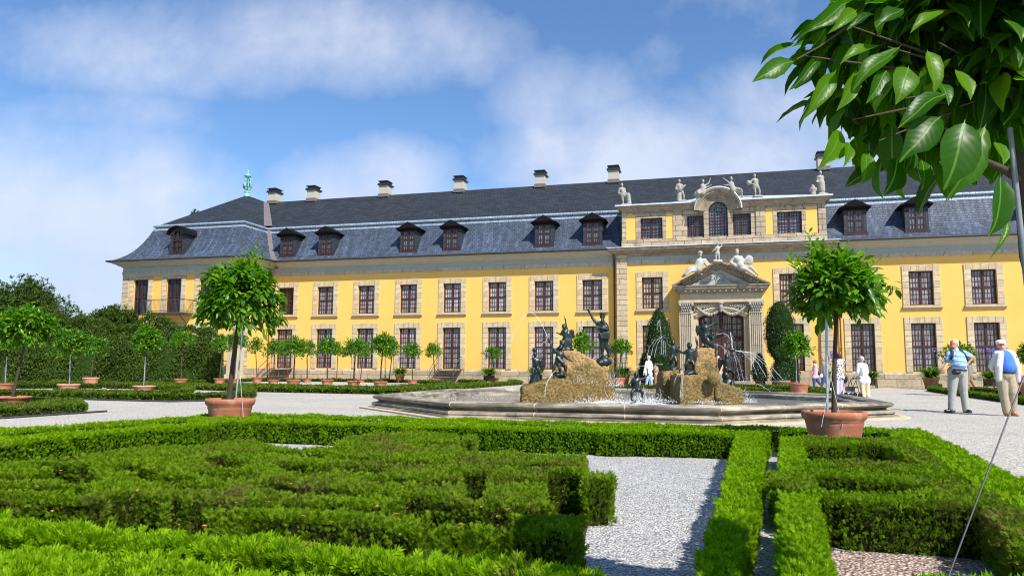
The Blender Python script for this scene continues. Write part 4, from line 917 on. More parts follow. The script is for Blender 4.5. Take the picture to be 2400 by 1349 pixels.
def sprout_mesh(rg, base, top, L, n):
    t = np.linspace(.1, 1, n); P = base[None]+(top-base)[None]*t[:, None]; ang = np.arange(n)*2.4
    Dr = np.stack([np.cos(ang), np.sin(ang), np.full(n, .9)], 1); Nr = np.tile([0, 0, 1.], (n, 1))+rg.normal(0, .2, (n, 3)); LL = L*(1.05-.45*t)
    return place(LEAF, LEAF_T, P, Dr, Nr, LL, LL*.46)
def pot_mesh(parent, r, h, loc, pale=False, soil=True):
    p_ = MB(); p_.lathe([(r*.66, 0), (r*.70, 0), (r*.71, h*.08), (r*.69, h*.12), (r*.735, h*.17), (r*.72, h*.21), (r*.86, h*.72), (r*.885, h*.76), (r*.88, h*.80), (r*.97, h*.86), (r, h*.93), (r*.99, h), (r*.86, h), (r*.84, h*.9)], (0, 0, 0), 32, cap=False)
    o = p_.build('pot', M['terra_pale' if pale else 'terracotta'], parent, loc)
    s = MB(); s.lathe([(r*.855, h*.88), (.01, h*.9)], (0, 0, 0), 20, cap=False); s.build('soil', M['soil'], o); return o
def potted_tree(label, potx, rimy, rimw, basey, crown, lean=(0, 0), leaf=None, ntips=60, nper=7, hi=False, stake=None, sprouts=(), seed=1, new=False, pale=False, wires=(), group='potted standard trees', potH=None, zbase=0, trunk=None, dist=None, mt='citrus', sprL=None, ratio=.43):
    rg = np.random.default_rng(seed); rd = random.Random(seed)
    basey = max(basey, rimy+.45*rimw); bx_, by_ = G(potx, basey) if dist is None else tuple(PD(potx, rimy, dist))[:2]
    if by_ > D-2.2: bx_, by_ = bx_*(D-2.2)/by_, D-2.2
    d = Vector((bx_, by_, 0)).dot(FWD); k = d/FPX
    r = rimw*k/2; hp = potH or (max(.22, PD(potx, rimy, d).z) if dist else rimw*.45*k)
    t = thing('potted_tree', label, 'potted tree', (bx_, by_, zbase), group)
    pot_mesh(t, r, hp, (0, 0, 0), pale)
    cx, cy, rx, ry = crown
    C = PD(cx, cy, d+.0)-Vector((bx_, by_, 0)); R = rx*k; Z = ry*k; L = leaf or R*.34
    V, F, tips = crown_mesh(rg, R, Z, ntips, nper, L, hi, seed, .42 if hi else .25, ratio=ratio if hi else .5)
    cr = np_mesh('crown', V, F, M[mt], t, tuple(C), smooth=hi)
    # trunk with limbs
    tk = MB(); b0 = Vector((lean[0], lean[1], hp*.85)); fork = C-Vector((0, 0, Z*.62)); mid = (b0+fork)/2+Vector((rd.uniform(-.02, .02), 0, 0))*R
    tr_ = trunk or max(.018, R*.055)
    tk.tube([b0, b0*.5+mid*.5, mid, mid*.4+fork*.6, fork], [tr_*1.25, tr_*1.1, tr_, tr_*.95, tr_*.9], 8)
    sel = tips[rg.integers(0, len(tips), 9 if hi else 4)]
    for s in sel:
        e = C+Vector(s)*.8; tk.tube([fork, fork*.5+e*.5+Vector((0, 0, -.02)), e], [tr_*.6, tr_*.4, tr_*.12], 5, 0, False)
    tk.build('trunk', M['bark'], t)
    if sprouts:
        for (sx, sy, ex, ey) in sprouts:
            a = np.array(PD(sx, sy, d)-Vector((bx_, by_, 0))); b = np.array(PD(ex, ey, d)-Vector((bx_, by_, 0)))
            v_, f_ = sprout_mesh(rg, a, b, sprL or L*.9, 11 if hi else 7); np_mesh('young_shoot', v_, f_, M['citrus_new'], t)
    if stake:
        (a, b, rs) = stake; s = MB(); A_ = PD(*a, d-.06)-Vector((bx_, by_, 0)); B_ = PD(*b, d-.06)-Vector((bx_, by_, 0)); A_.z = hp*.8
        s.tube([A_, B_], rs, 6); s.build('stake', M['steel'], t)
    for (a, b) in wires:
        s = MB(); A_ = PD(*a, d-.15)-Vector((bx_, by_, 0)); B_ = PD(*b, d-r*.9)-Vector((bx_, by_, 0)); s.tube([A_, B_], .0035, 4); s.build('wire', M['steel'], t)
    return t
potted_tree('large potted tree left of the fountain, dense round crown with tall pale shoots on top', 540, 935, 111, 985, (562, 700, 81, 82), lean=(-.03, 0), ntips=330, nper=10, hi=True, leaf=.150, seed=31, trunk=.034, sprL=.17, dist=10.9, potH=.55,
    sprouts=[(592, 660, 604, 576), (585, 650, 588, 598), (530, 690, 500, 655), (605, 690, 640, 660), (600, 650, 592, 590), (555, 660, 545, 612), (575, 660, 570, 590), (625, 680, 632, 625), (600, 670, 615, 600), (545, 690, 520, 640), (560, 680, 548, 632)], stake=((552, 930), (574, 720), .012), wires=[((563, 880), (571, 985))])
potted_tree('largest fully visible potted tree, at the fountain\'s right end, tied to a steel post', 1954, 964, 143, 1024, (1958, 682, 91, 86), ntips=350, nper=10, hi=True, leaf=.140, seed=32, trunk=.026, sprL=.15, dist=8.5, potH=.55,
    sprouts=[(1905, 620, 1897, 545), (1945, 640, 1950, 575), (1925, 640, 1925, 570), (1885, 650, 1870, 608), (1960, 640, 1975, 590), (2020, 660, 2050, 640), (1915, 620, 1930, 585), (1970, 620, 1985, 572), (1900, 610, 1912, 568), (2000, 620, 2030, 590), (2010, 650, 2062, 610), (1870, 640, 1850, 600)], stake=((1938, 962), (1937, 745), .015), wires=[((1945, 875), (1975, 1000)), ((1950, 870), (1925, 1000))])
TR = [
 ('largest tree at the left edge, leaning right from a wide pot on the small bed', 33, 928, 74, 952, (62, 768, 58, 48), 41, 95, True, [(35, 760, 20, 715), (60, 750, 70, 712)], ((32, 925), (52, 830), .0)),
 ('tree cut by the left edge of the picture, behind the leaning one', 10, 898, 42, 913, (12, 800, 34, 32), 42, 60, False, [], ((12, 895), (16, 835), .015)),
 ('tree with a pale steel stake in the second bed, nearer the left edge', 161, 899, 48, 916, (170, 808, 42, 33), 43, 60, False, [], ((163, 897), (165, 830), .016)),
 ('potted tree in front of the middle stone bench', 213, 884, 36, 895, (222, 811, 28, 27), 44, 45, False, [], None),
 ('narrow tall tree in a pale pot in the second bed, with a tuft on top', 338, 903, 50, 920, (345, 798, 33, 34), 45, 60, False, [(345, 770, 352, 733), (350, 775, 365, 745)], ((337, 900), (341, 835), .016)),
 ('potted tree beside the dark information board', 424, 887, 31, 897, (428, 797, 30, 20), 46, 45, False, [], None),
 ('potted tree directly left of the big left tree, behind its crown', 515, 886, 28, 896, (522, 807, 26, 22), 47, 45, False, [], None),
 ('potted tree hidden behind the trunk of the big left tree', 549, 887, 31, 899, (556, 800, 26, 22), 48, 45, False, [], None),
 ('small potted tree with a thin bent trunk right of the big left tree', 603, 883, 26, 895, (600, 812, 19, 19), 49, 35, False, [], None),
 ('potted tree in front of the left metal stairs', 641, 889, 28, 899, (644, 817, 26, 24), 50, 45, False, [], None),
 ('potted tree right of the left metal stairs', 688, 889, 34, 902, (692, 816, 30, 24), 51, 50, False, [], None),
 ('far row potted tree between the left metal stairs and the next ground floor window', 676, 885, 22, 893, (668, 815, 18, 18), 62, 30, False, [], None),
 ('potted tree left of the first ground floor window pair of the long wall', 720, 886, 25, 897.5, (720, 820, 24, 24), 52, 45, False, [(710, 800, 710, 783)], None),
 ('potted tree with a round crown over a thick stem before the second ground floor window', 767, 889, 31, 902, (769, 814, 28, 22), 53, 50, False, [(768, 795, 768, 775)], None),
 ('small potted tree of the far row with a pale trunk behind two rounder ones', 789, 884, 23, 894, (792, 820, 16, 17), 54, 30, False, [], None),
 ('potted tree with a wide ragged crown and pale shoots before the third ground floor window', 829.5, 891.5, 33, 904.5, (833, 817, 34, 24), 55, 55, False, [(846, 795, 847, 770)], None),
 ('far pot and tree just behind the wide ragged crown', 845, 888, 24, 900, (850, 822, 18, 20), 56, 30, False, [], None),
 ('tallest tree of the row before the palace, with the biggest crown', 891.5, 893, 35, 906, (897, 808, 30, 26), 57, 60, False, [(897, 785, 909, 772)], None),
 ('potted tree merging with the biggest crown of the row from the right', 912, 891, 24, 903.5, (919, 818, 22, 25), 58, 45, False, [], None),
 ('potted tree of the far row behind the biggest crown', 903, 885, 21, 893, (903, 824, 16, 18), 59, 25, False, [], None),
 ('potted tree with an upright oval crown, third from the right end of the long bed', 967, 888.5, 27, 902, (966, 823, 22, 22), 60, 45, False, [], None),
 ('potted tree with a pointed crown beside the right metal stairs', 1020, 887, 24.5, 899, (1016, 822, 20, 20), 61, 40, False, [(1020, 800, 1021, 781)], None),
 ('potted tree at the right end of the long bed, behind a clump of strap leaves', 1158.6, 885, 24, 895, (1155, 829, 22, 18), 63, 40, False, [(1150, 815, 1150, 785)], None),
 ('potted tree between the bearded bronze man and the dark clipped cone', 1450, 885, 31, 900, (1456, 815, 25, 18), 64, 55, False, [(1460, 800, 1462, 792)], None),
 ('potted tree just behind the right end of the fountain, standing on the hedge bed', 1873, 897, 45, 920, (1868, 812, 34, 32), 65, 70, False, [(1868, 785, 1872, 765)], ((1867, 893), (1866, 840), .014)),
 ('potted tree standing behind the man in the striped shirt', 2252, 897, 40, 917, (2247, 830, 36, 27), 66, 60, False, [], None),
 ('potted tree cut by the right edge behind the man in the white cap', 2412, 895, 44, 915, (2412, 832, 26, 30), 67, 50, False, [(2395, 810, 2394, 800)], None),
]
for i, (lb, px, ry_, rw, byy, cr_, sd, nt, hi_, sp_, stk) in enumerate(TR):
    if stk and stk[2] == 0: stk = None
    potted_tree(lb, px, ry_, rw, byy, cr_, ntips=int(nt*4.2), nper=8, dist=.72*FPX/rw, hi=hi_, seed=sd, sprouts=sp_, stake=stk, pale=sd in (43, 44, 45, 58), leaf=(.15 if hi_ else .15), new=False, lean=((-.05, 0) if sd == 41 else (0, 0)))
# bush behind the bearded statue: an orange tree without a visible pot
potted_tree('bushy potted tree whose crown shows behind the tallest rock of the fountain', 1372, 893, 34, 904, (1362, 806, 28, 28), ntips=220, nper=8, leaf=.16, seed=70, sprouts=[(1350, 785, 1346, 762)], group='potted standard trees')

# agapanthus tubs
def agapanthus(label, px, basey, w_px, h_px, nfl, seed, pot='low'):
    rg = np.random.default_rng(seed); x, y = G(px, basey); d = Vector((x, y, 0)).dot(FWD); k = d/FPX; R = w_px*k/2; H = h_px*k
    t = thing('agapanthus_tub', label, 'tub plant', (x, y, 0), 'agapanthus tubs along the palace')
    if pot == 'low': pot_mesh(t, R*.55, H*.45, (0, 0, 0))
    else:
        b = MB(); b.box(-R*.45, R*.45, -R*.45, R*.45, H*.12, H*.42)
        for a in (-1, 1):
            for c in (-1, 1): b.box(a*R*.42-.03, a*R*.42+.03, c*R*.42-.03, c*R*.42+.03, 0, H*.12)
        b.build('tub', M['bark'], t)
    n = 230; a = rg.random(n)*2*pi; P = np.stack([np.cos(a)*R*.15*rg.random(n), np.sin(a)*R*.15*rg.random(n), np.full(n, H*.42)], 1)
    V = []; F = []; o_ = 0
    for i in range(n):     # arching straps
        el = rg.uniform(.35, 1.45); L = R*rg.uniform(1.1, 1.75); dr = np.array([cos(a[i])*cos(el), sin(a[i])*cos(el), sin(el)]); sd = np.array([-sin(a[i]), cos(a[i]), 0])*.045
        for s in range(5):
            tt = s/4; p = P[i]+dr*L*tt+np.array([cos(a[i]), sin(a[i]), -1.2])*L*.42*tt**2; w_ = 1-tt**2*.9; V += [p-sd*w_, p+sd*w_]
        for s in range(4): b = o_+s*2; F.append((b, b+1, b+3, b+2))
        o_ += 10
    np_mesh('strap_leaves', np.array(V), np.array(F), M['strap'], t)
    if nfl:
        fl = MB()
        for i in range(nfl):
            aa = rg.random()*2*pi; rr = R*rg.uniform(.2, .85); top = Vector((cos(aa)*rr, sin(aa)*rr, H*rg.uniform(1.15, 1.55)))
            fl.tube([(0, 0, H*.4), (top.x*.6, top.y*.6, top.z*.7), top], .012, 4, 1)
            for _ in range(22):
                v_ = Vector(rg.normal(0, 1, 3)).normalized(); e = top+v_*.14; s_ = v_.cross(Vector((0, 0, 1))).normalized()*.03
                fl.face([top+v_*.04, e-s_, e+v_*.03, e+s_], 0)
        fl.build('flower_heads', [M['agap'], M['strap']], t)
    return t
for a in (('strap leaved tub plant between the biggest crown and the oval crowned tree', 937, 896.5, 44, 44, 3, 81), ('strap leaved tub plant before the palace beside the rightmost tree of the long bed', 1146, 898.5, 46, 46, 1, 82, 'tub'), ('flowering blue agapanthus tub behind the leftmost bronze figure of the fountain', 1257, 900, 52, 52, 6, 83, 'tub'),
          ('flowering blue agapanthus tub between the bearded bronze man and the walking white jacket', 1462, 902, 54, 54, 8, 84), ('agapanthus tub left of the man in the striped shirt', 2183, 911, 68, 60, 3, 85), ('flowering agapanthus tub between the two men at the right', 2322, 912, 50, 60, 7, 86, 'tub'),
          ('strap leaved tub plant to the right of the stooping woman', 2045, 909, 42, 56, 0, 87, 'tub'), ('flowering agapanthus tub behind the woman in the black and white top', 1958, 908, 44, 54, 7, 88, 'tub')): agapanthus(*a)

# clipped laurels by the portal
def topiary(label, px, basey, prof, n, seed, leaf=.09, lean=0):
    """prof: (radius px, height px) from the ground up"""
    rg = np.random.default_rng(seed); x, y = G(px, basey); d = Vector((x, y, 0)).dot(FWD); k = d/FPX
    t = thing('clipped_laurel', label, 'topiary', (x, y, 0), 'clipped laurels by the portal')
    b = MB(); r0 = max(p[0] for p in prof)*k*.55; b.lathe([(r0*.9, 0), (r0, .05), (r0*1.05, .5), (r0*.98, .5), (r0*.98, .42)], (0, 0, 0), 16); b.build('barrel', M['bark'], t)
    for z in (.12, .34):
        b = MB(); b.lathe([(r0*1.0+.01, z), (r0*1.02+.015, z), (r0*1.03+.015, z+.05), (r0*1.0+.01, z+.05)], (0, 0, 0), 16, cap=False); b.build('hoop', M['stone'], t)
    pr_ = np.array(prof, float)*k; z = rg.random(n); L = pr_[:, 1]; R_ = pr_[:, 0]
    zz = L[0]+(L[-1]-L[0])*z; rr = np.interp(zz, L, R_)*(rg.random(n)**.12)*(1+.04*np.sin(zz*7)); a = rg.random(n)*2*pi
    keep = rg.random(n) < (.35+rr/R_.max()); zz, rr, a = zz[keep], rr[keep], a[keep]; n = len(zz)
    P = np.stack([np.cos(a)*rr+lean*zz, np.sin(a)*rr, zz], 1); o = np.stack([np.cos(a), np.sin(a), np.full(n, .5)], 1)
    V, F = place(LEAF2, LEAF2_T, P, o*.6+rg.normal(0, .6, (n, 3)), o+rg.normal(0, .4, (n, 3)), leaf*rg.uniform(.7, 1.3, n), leaf*.5*np.ones(n))
    np_mesh('foliage', V, F, M['topiary'], t)
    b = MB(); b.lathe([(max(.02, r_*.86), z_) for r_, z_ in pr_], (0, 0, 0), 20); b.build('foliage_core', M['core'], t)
topiary('tall dark clipped cone left of the portal', 1546, 904, [(30, 16), (37, 45), (38, 70), (33, 110), (24, 145), (12, 170), (3, 180)], 7000, 91)
topiary('small dark clipped cone at the left foot of the tall one', 1512, 903, [(14, 14), (17, 30), (12, 55), (4, 75)], 1800, 92)
topiary('tall clipped oval on a neck right of the portal, half hidden by the big tree', 1832, 908, [(24, 16), (22, 45), (14, 62), (31, 85), (37, 120), (34, 160), (20, 188), (6, 200)], 7500, 93)
topiary('small clipped cone between the portal and the tall clipped oval', 1782, 907, [(16, 14), (20, 30), (13, 55), (3, 78)], 2000, 94)
topiary('clipped cone at the right foot of the tall clipped oval', 1855, 908, [(20, 16), (21, 35), (14, 60), (4, 80)], 2200, 95)

# tall hornbeam hedge wall with an uneven top, and trees beyond
def leaf_wall(name, label, A_, B_, prof, thick, dens, leaf, m, seed, cat):
    """prof: (t, height)"""
    rg = np.random.default_rng(seed); A_ = np.array(A_); B_ = np.array(B_); L = np.linalg.norm(B_-A_); d = (B_-A_)/L; nrm = np.array([d[1], -d[0]])
    if nrm[1] > 0: nrm = -nrm
    ts = [p[0] for p in prof]; hs = [p[1] for p in prof]; H = max(hs)
    n = int(L*H*dens); t = rg.random(n); z = rg.random(n)*H; hh = np.interp(t, ts, hs)+.18*np.sin(t*L*2.1)+.12*np.sin(t*L*5.3+1); k = z < hh; t, z, hh = t[k], z[k], hh[k]; n = len(t)
    bulge = .25*np.sin(t*L*1.3+z)+.15*np.sin(t*L*3.1-z*2)
    off = bulge-np.clip((z-hh+1.2), 0, 1.2)**2*.5-rg.random(n)*.3
    P = np.stack([A_[0]+d[0]*t*L+nrm[0]*off, A_[1]+d[1]*t*L+nrm[1]*off, z], 1)
    nt = int(L*thick*dens*.8); t2 = rg.random(nt); of2 = -rg.random(nt)*thick; h2 = np.interp(t2, ts, hs)+.18*np.sin(t2*L*2.1)+.12*np.sin(t2*L*5.3+1)-rg.random(nt)*.3+.1
    P2 = np.stack([A_[0]+d[0]*t2*L+nrm[0]*of2, A_[1]+d[1]*t2*L+nrm[1]*of2, h2], 1)
    ne = int(thick*H*dens); z3 = rg.random(ne)*hs[-1]; of3 = -rg.random(ne)*thick; P3 = np.stack([B_[0]+nrm[0]*of3+.1*rg.random(ne), B_[1]+nrm[1]*of3, z3], 1)
    P = np.concatenate([P, P2, P3]); o = np.concatenate([np.tile([nrm[0], nrm[1], .5], (n, 1)), np.tile([0, 0, 1.], (nt, 1)), np.tile([d[0], d[1], .3], (ne, 1))])
    N_ = len(P); c = (A_+B_)/2; P[:, 0] -= c[0]; P[:, 1] -= c[1]
    V, F = place(LEAF2, LEAF2_T, P, o*.4+rg.normal(0, .7, (N_, 3))-np.array([0, 0, .2]), o+rg.normal(0, .5, (N_, 3)), leaf*rg.uniform(.6, 1.4, N_), leaf*.62*np.ones(N_))
    root = np_mesh(name, V, F, M[m], None, (c[0], c[1], 0)); tag(root, label, cat)
    b = MB(); rows = []
    for i in range(25):
        t = i/24; h_ = float(np.interp(t, ts, hs))-.35; p = A_+d*L*t-c; f_ = p-nrm*.32; bk = p-nrm*thick
        rows.append([(f_[0], f_[1], 0), (f_[0], f_[1], h_-.4), (f_[0]-nrm[0]*.4, f_[1]-nrm[1]*.4, h_), (bk[0], bk[1], h_), (bk[0], bk[1], 0)])
    b.grid(rows, 0, False); b.face(rows[-1]); b.build('hedge_body', M['wallcore'], root)
    return root
wa = PD(-420, 899, 40); wb = PD(510, 896, 46)
leaf_wall('hedge_wall', 'tall dark hornbeam hedge wall with a wavy top behind the benches', (wa.x, wa.y), (wb.x, wb.y), [(0, 3.6), (.35, 3.9), (.45, 3.75), (.55, 4.0), (.66, 3.55), (.74, 3.5), (.80, 4.0), (.87, 3.7), (.93, 3.2), (1, 3.0)], 2.2, 480, .13, 'hornbeam', 101, 'hedge')
def big_tree(label, px, py_, rx, ry, d, seed, base=870, ntip=900, m='treeleaf'):
    rg = np.random.default_rng(seed); C = PD(px, py_, d); k = d/FPX; R = rx*k; Z = ry*k
    t = thing('tree', label, 'tree', (C.x, C.y, 0))
    V, F, tips = crown_mesh(rg, R, Z, int(ntip*1.5), 14, .20, False, seed, .1); np_mesh('crown', V, F, M[m], t, (0, 0, C.z))
    b = MB(); b.tube([(0, 0, 0), (.1, 0, C.z*.5), (0, 0, C.z)], [.22, .17, .1], 8)
    for s in tips[:14]: b.tube([(0, 0, C.z*.75), (s[0]*.5, s[1]*.5, C.z+s[2]*.4-.2), (s[0]*.9, s[1]*.9, C.z+s[2]*.9)], [.08, .05, .015], 5, 0, False)
    b.build('trunk', M['bark'], t)
big_tree('round topped tree rising behind the hedge wall at the left edge', 62, 730, 98, 74, 54, 111, ntip=1700)
big_tree('lower rounded tree beyond the hedge wall, close to the palace corner', 268, 762, 62, 40, 58, 112, ntip=900)
big_tree('small pale green tree showing in the dip of the hedge top', 190, 765, 30, 28, 60, 113, ntip=300)
big_tree('dark tree mass at the far left behind the cut off potted tree', -40, 750, 80, 60, 52, 114, ntip=900)
big_tree('treetop just showing above the left slope of the pavilion roof', 460, 505, 14, 12, 92, 115, ntip=60)

# fallen leaves caught on the hedge tops and on the gravel
_r = np.random.default_rng(5); _n = 90
_P = np.array([(*G(x, y_, .30), .305) for x, y_ in zip(_r.uniform(60, 1330, 50), _r.uniform(1070, 1240, 50))]+[(*G(x, y_), .012) for x, y_ in zip(_r.uniform(1385, 1640, 25), _r.uniform(1085, 1330, 25))]+[(*G(x, y_), .012) for x, y_ in zip(_r.uniform(300, 2350, 60), _r.uniform(925, 985, 60))])
_m = len(_P); _V, _F = place(LEAF2, LEAF2_T, _P, _r.normal(0, 1, (_m, 3))*np.array([1, 1, .15]), np.tile([0, 0, 1.], (_m, 1))+_r.normal(0, .25, (_m, 3)), _r.uniform(.018, .04, _m), _r.uniform(.012, .022, _m))
tag(np_mesh('fallen_leaves', _V, _F, mat('dry orange leaves', (.42, .16, .04), .8, .4, 30)), 'dry orange and brown leaves scattered on hedge tops and gravel', kind='stuff')
# ------------------------------------------------------------------ the fountain
FC = (-2.62, 20.45); FW, FA = 2.65, 6.4
def octo(r, z):
    k = r/FA; w_ = FW*k
    return [(FC[0]+a*k, FC[1]+b*k, z) for a, b in ((-FW, -FA), (FW, -FA), (FA-.12, -FW), (FA-.12, FW), (FW, FA), (-FW, FA), (-FA+.3, FW), (-FA+.48, -FW-.55))]
FT = thing('fountain_basin', 'octagonal low moulded sandstone fountain basin on the gravel court', 'fountain', (FC[0], FC[1], 0))
m_, n, b, o = newmat('wet weathered basin stone'); M['basin'] = m_
tcn = n.add('ShaderNodeTexCoord'); sp = n.add('ShaderNodeSeparateXYZ', inp={'Vector': (tcn, 3)})
n1 = n.add('ShaderNodeTexNoise', inp={'Vector': (tcn, 3), 'Scale': 2.2, 'Detail': 9.0, 'Roughness': .7})
mpn = n.add('ShaderNodeMapping'); mpn.inputs['Scale'].default_value = (.35, .35, 7); n.l.new(tcn.outputs[3], mpn.inputs[0])
n2 = n.add('ShaderNodeTexNoise', inp={'Vector': mpn, 'Scale': 1.6, 'Detail': 8.0, 'Roughness': .7})
r1 = n.ramp(n1, [(.3, (.09, .08, .062)), (.5, (.37, .31, .22)), (.72, (.55, .49, .37))]); r2 = n.ramp(n2, [(.42, (0, 0, 0)), (.58, (.8, .8, .8))])
mm = n.mix(r2, r1, (.035, .033, .030)); n.l.new(mm.outputs[2], b.inputs['Base Color']); b.inputs['Roughness'].default_value = .6
bp = n.add('ShaderNodeBump', inp={'Strength': 1.0, 'Distance': .012, 'Height': n1}); n.l.new(bp.outputs[0], b.inputs['Normal'])
fb = MB()
prof = [(r_, z_*.80) for r_, z_ in [(6.42, .0), (6.42, .07), (6.36, .075), (6.36, .09), (6.30, .10), (6.33, .13), (6.33, .17), (6.29, .20), (6.20, .215), (6.16, .24), (6.20, .275), (6.27, .30), (6.31, .335), (6.31, .375), (6.27, .41), (6.18, .43), (5.95, .432), (5.90, .41), (5.88, .36), (5.80, .30), (5.78, .05)]]
rows = [[(x-FC[0], y_-FC[1], z) for x, y_, z in octo(r, z0)] for r, z in prof for z0 in (z,)]
fb.grid([[(x-FC[0], y_-FC[1], z) for x, y_, z in octo(r, z)] for r, z in prof], 0, False, True)
fb.build('basin_rim', M['basin'], FT)
jn = MB()      # pale mortar joints wrapped over the rim
V8 = octo(1.0, 0)
for i in range(8):
    a = Vector((V8[i][0]-FC[0], V8[i][1]-FC[1], 0)); c = Vector((V8[(i+1) % 8][0]-FC[0], V8[(i+1) % 8][1]-FC[1], 0)); nj = 3
    for k in range(nj):
        p = a+(c-a)*(k+.0 if k else .002)/nj; t = (c-a).normalized()
        nrm = Vector((t.y, -t.x, 0)); 
        f0 = p.dot(nrm)
        if abs(f0) < 1e-6: continue
        pts = [p*r+nrm*.003+Vector((0, 0, z)) for r, z in prof[4:17]]
        for u_, v_ in zip(pts[:-1], pts[1:]): jn.face([u_-t*.012, u_+t*.012, v_+t*.012, v_-t*.012])
jn.build('joints', M['stone'], FT)
stp = MB(); stp.grid([[(x-FC[0], y_-FC[1], z) for x, y_, z in octo(r, z)] for r, z in ((6.62, .0), (6.62, .035), (6.40, .036))], 0, False, True); stp.build('base_step', M['stone'], FT)
wt = MB(); wt.face([(x, y_, .13) for x, y_, z in octo(5.82, 0)]); tag(wt.build('water', M['water']), kind='structure')

def remesh(name, prims, voxel, m, parent=None, origin=(0, 0, 0), smooth=2, disp=None, decimate=None):
    """several closed shapes fused into one continuous surface"""
    O = Vector(origin); mb = MB()
    for p in prims:
        if p[0] == 'c':      # tapered capsule
            a, b, ra, rb = Vector(p[1]), Vector(p[2]), p[3], p[4]
            d = b-a
            if d.length < 1e-5: d = Vector((0, 0, 1e-4))
            dn = d.normalized(); s = dn.orthogonal().normalized(); t = dn.cross(s); n = 12; rows = []
            for k in range(4): ph = pi/2*(1-k/4)*.97; rows.append([a-dn*ra*sin(ph)+(s*cos(2*pi*j/n)+t*sin(2*pi*j/n))*ra*cos(ph) for j in range(n)])
            rows.append([a+(s*cos(2*pi*j/n)+t*sin(2*pi*j/n))*ra for j in range(n)]); rows.append([b+(s*cos(2*pi*j/n)+t*sin(2*pi*j/n))*rb for j in range(n)])
            for k in range(1, 5): ph = pi/2*k/4*.97; rows.append([b+dn*rb*sin(ph)+(s*cos(2*pi*j/n)+t*sin(2*pi*j/n))*rb*cos(ph) for j in range(n)])
            mb.grid([[q_-O for q_ in r] for r in rows], 0, True, True); mb.face([q_-O for q_ in reversed(rows[0])]); mb.face([q_-O for q_ in rows[-1]])
        elif p[0] == 'e':    # ellipsoid, optional frame
            c, r = Vector(p[1]), p[2]; R_ = p[3] if len(p) > 3 else Matrix.Identity(3); n = 14; rows = []
            for i in range(9):
                th = min(max(pi*i/8, .06), pi-.06); rows.append([c+R_ @ Vector((r[0]*sin(th)*cos(2*pi*k/n), r[1]*sin(th)*sin(2*pi*k/n), -r[2]*cos(th)))-O for k in range(n)])
            mb.grid(rows, 0, True, True); mb.face(list(reversed(rows[0]))); mb.face(rows[-1])
        elif p[0] == 'h':    # convex hull of points
            bmx = bmesh.new()
            for v_ in p[1]: bmx.verts.new(Vector(v_)-O)
            r_ = bmesh.ops.convex_hull(bmx, input=bmx.verts); bmx.verts.index_update(); bmx.verts.ensure_lookup_table(); bmesh.ops.recalc_face_normals(bmx, faces=bmx.faces)
            b0 = len(mb.v); mb.v += [tuple(v_.co) for v_ in bmx.verts]
            for f in bmx.faces: mb.f.append(tuple(b0+v_.index for v_ in f.verts)); mb.m.append(0); mb.sm.append(True)
            bmx.free()
    tmp = mb.build('tmp_shape', m)
    md = tmp.modifiers.new('r', 'REMESH'); md.mode = 'VOXEL'; md.voxel_size = voxel; md.use_smooth_shade = True
    if smooth: ms = tmp.modifiers.new('s', 'SMOOTH'); ms.factor = .5; ms.iterations = smooth
    if decimate: dc = tmp.modifiers.new('d', 'DECIMATE'); dc.ratio = decimate
    dg = bpy.context.evaluated_depsgraph_get(); me = bpy.data.meshes.new_from_object(tmp.evaluated_get(dg)); me.name = name
    bpy.data.objects.remove(tmp)
    me.polygons.foreach_set('use_smooth', [True]*len(me.polygons))
    if disp:
        nv = len(me.vertices); co = np.empty(nv*3, np.float32); me.vertices.foreach_get('co', co); no = np.empty(nv*3, np.float32); me.vertices.foreach_get('normal', no)
        co = co.reshape(-1, 3); no = no.reshape(-1, 3); co2 = co+no*disp(co)[:, None]; me.vertices.foreach_set('co', co2.ravel().astype(np.float32)); me.update()
    o = bpy.data.objects.new(name, me); COL.objects.link(o)
    if parent: o.parent = parent
    else: o.location = O
    return o
import bmesh

# rocks: rough hewn yellow limestone
m_, n, b, o = newmat('rough yellow fountain rock'); M['rock'] = m_
tcn = n.add('ShaderNodeTexCoord'); n1 = n.add('ShaderNodeTexNoise', inp={'Vector': (tcn, 3), 'Scale': 3.0, 'Detail': 9.0, 'Roughness': .7}); n2 = n.add('ShaderNodeTexNoise', inp={'Vector': (tcn, 3), 'Scale': 18.0, 'Detail': 5.0, 'Roughness': .7})
sp = n.add('ShaderNodeSeparateXYZ', inp={'Vector': (tcn, 3)})
r1 = n.ramp(n2, [(.38, (.025, .014, .004)), (.5, (.27, .145, .032)), (.64, (.46, .32, .13))])
wet = n.ramp(n.math('ADD', n.math('MULTIPLY', (sp, 2), -.40), n.math('MULTIPLY', n1, .9)), [(-.10, (0, 0, 0)), (.08, (1, 1, 1))])
dry = n.mix(wet, n.mix(.38, r1, (.56, .365, .165)), n.mix(.6, r1, n.ramp(n1, [(.4, (.24, .13, .025)), (.60, (.10, .095, .014))])))
n.l.new(dry.outputs[2], b.inputs['Base Color'])
rr_ = n.ramp(wet, [(0, (.85,)*3), (1, (.35,)*3)]); n.l.new(rr_.outputs[0], b.inputs['Roughness'])
bp = n.add('ShaderNodeBump', inp={'Strength': 1.0, 'Distance': .05, 'Height': n2}); n.l.new(bp.outputs[0], b.inputs['Normal'])
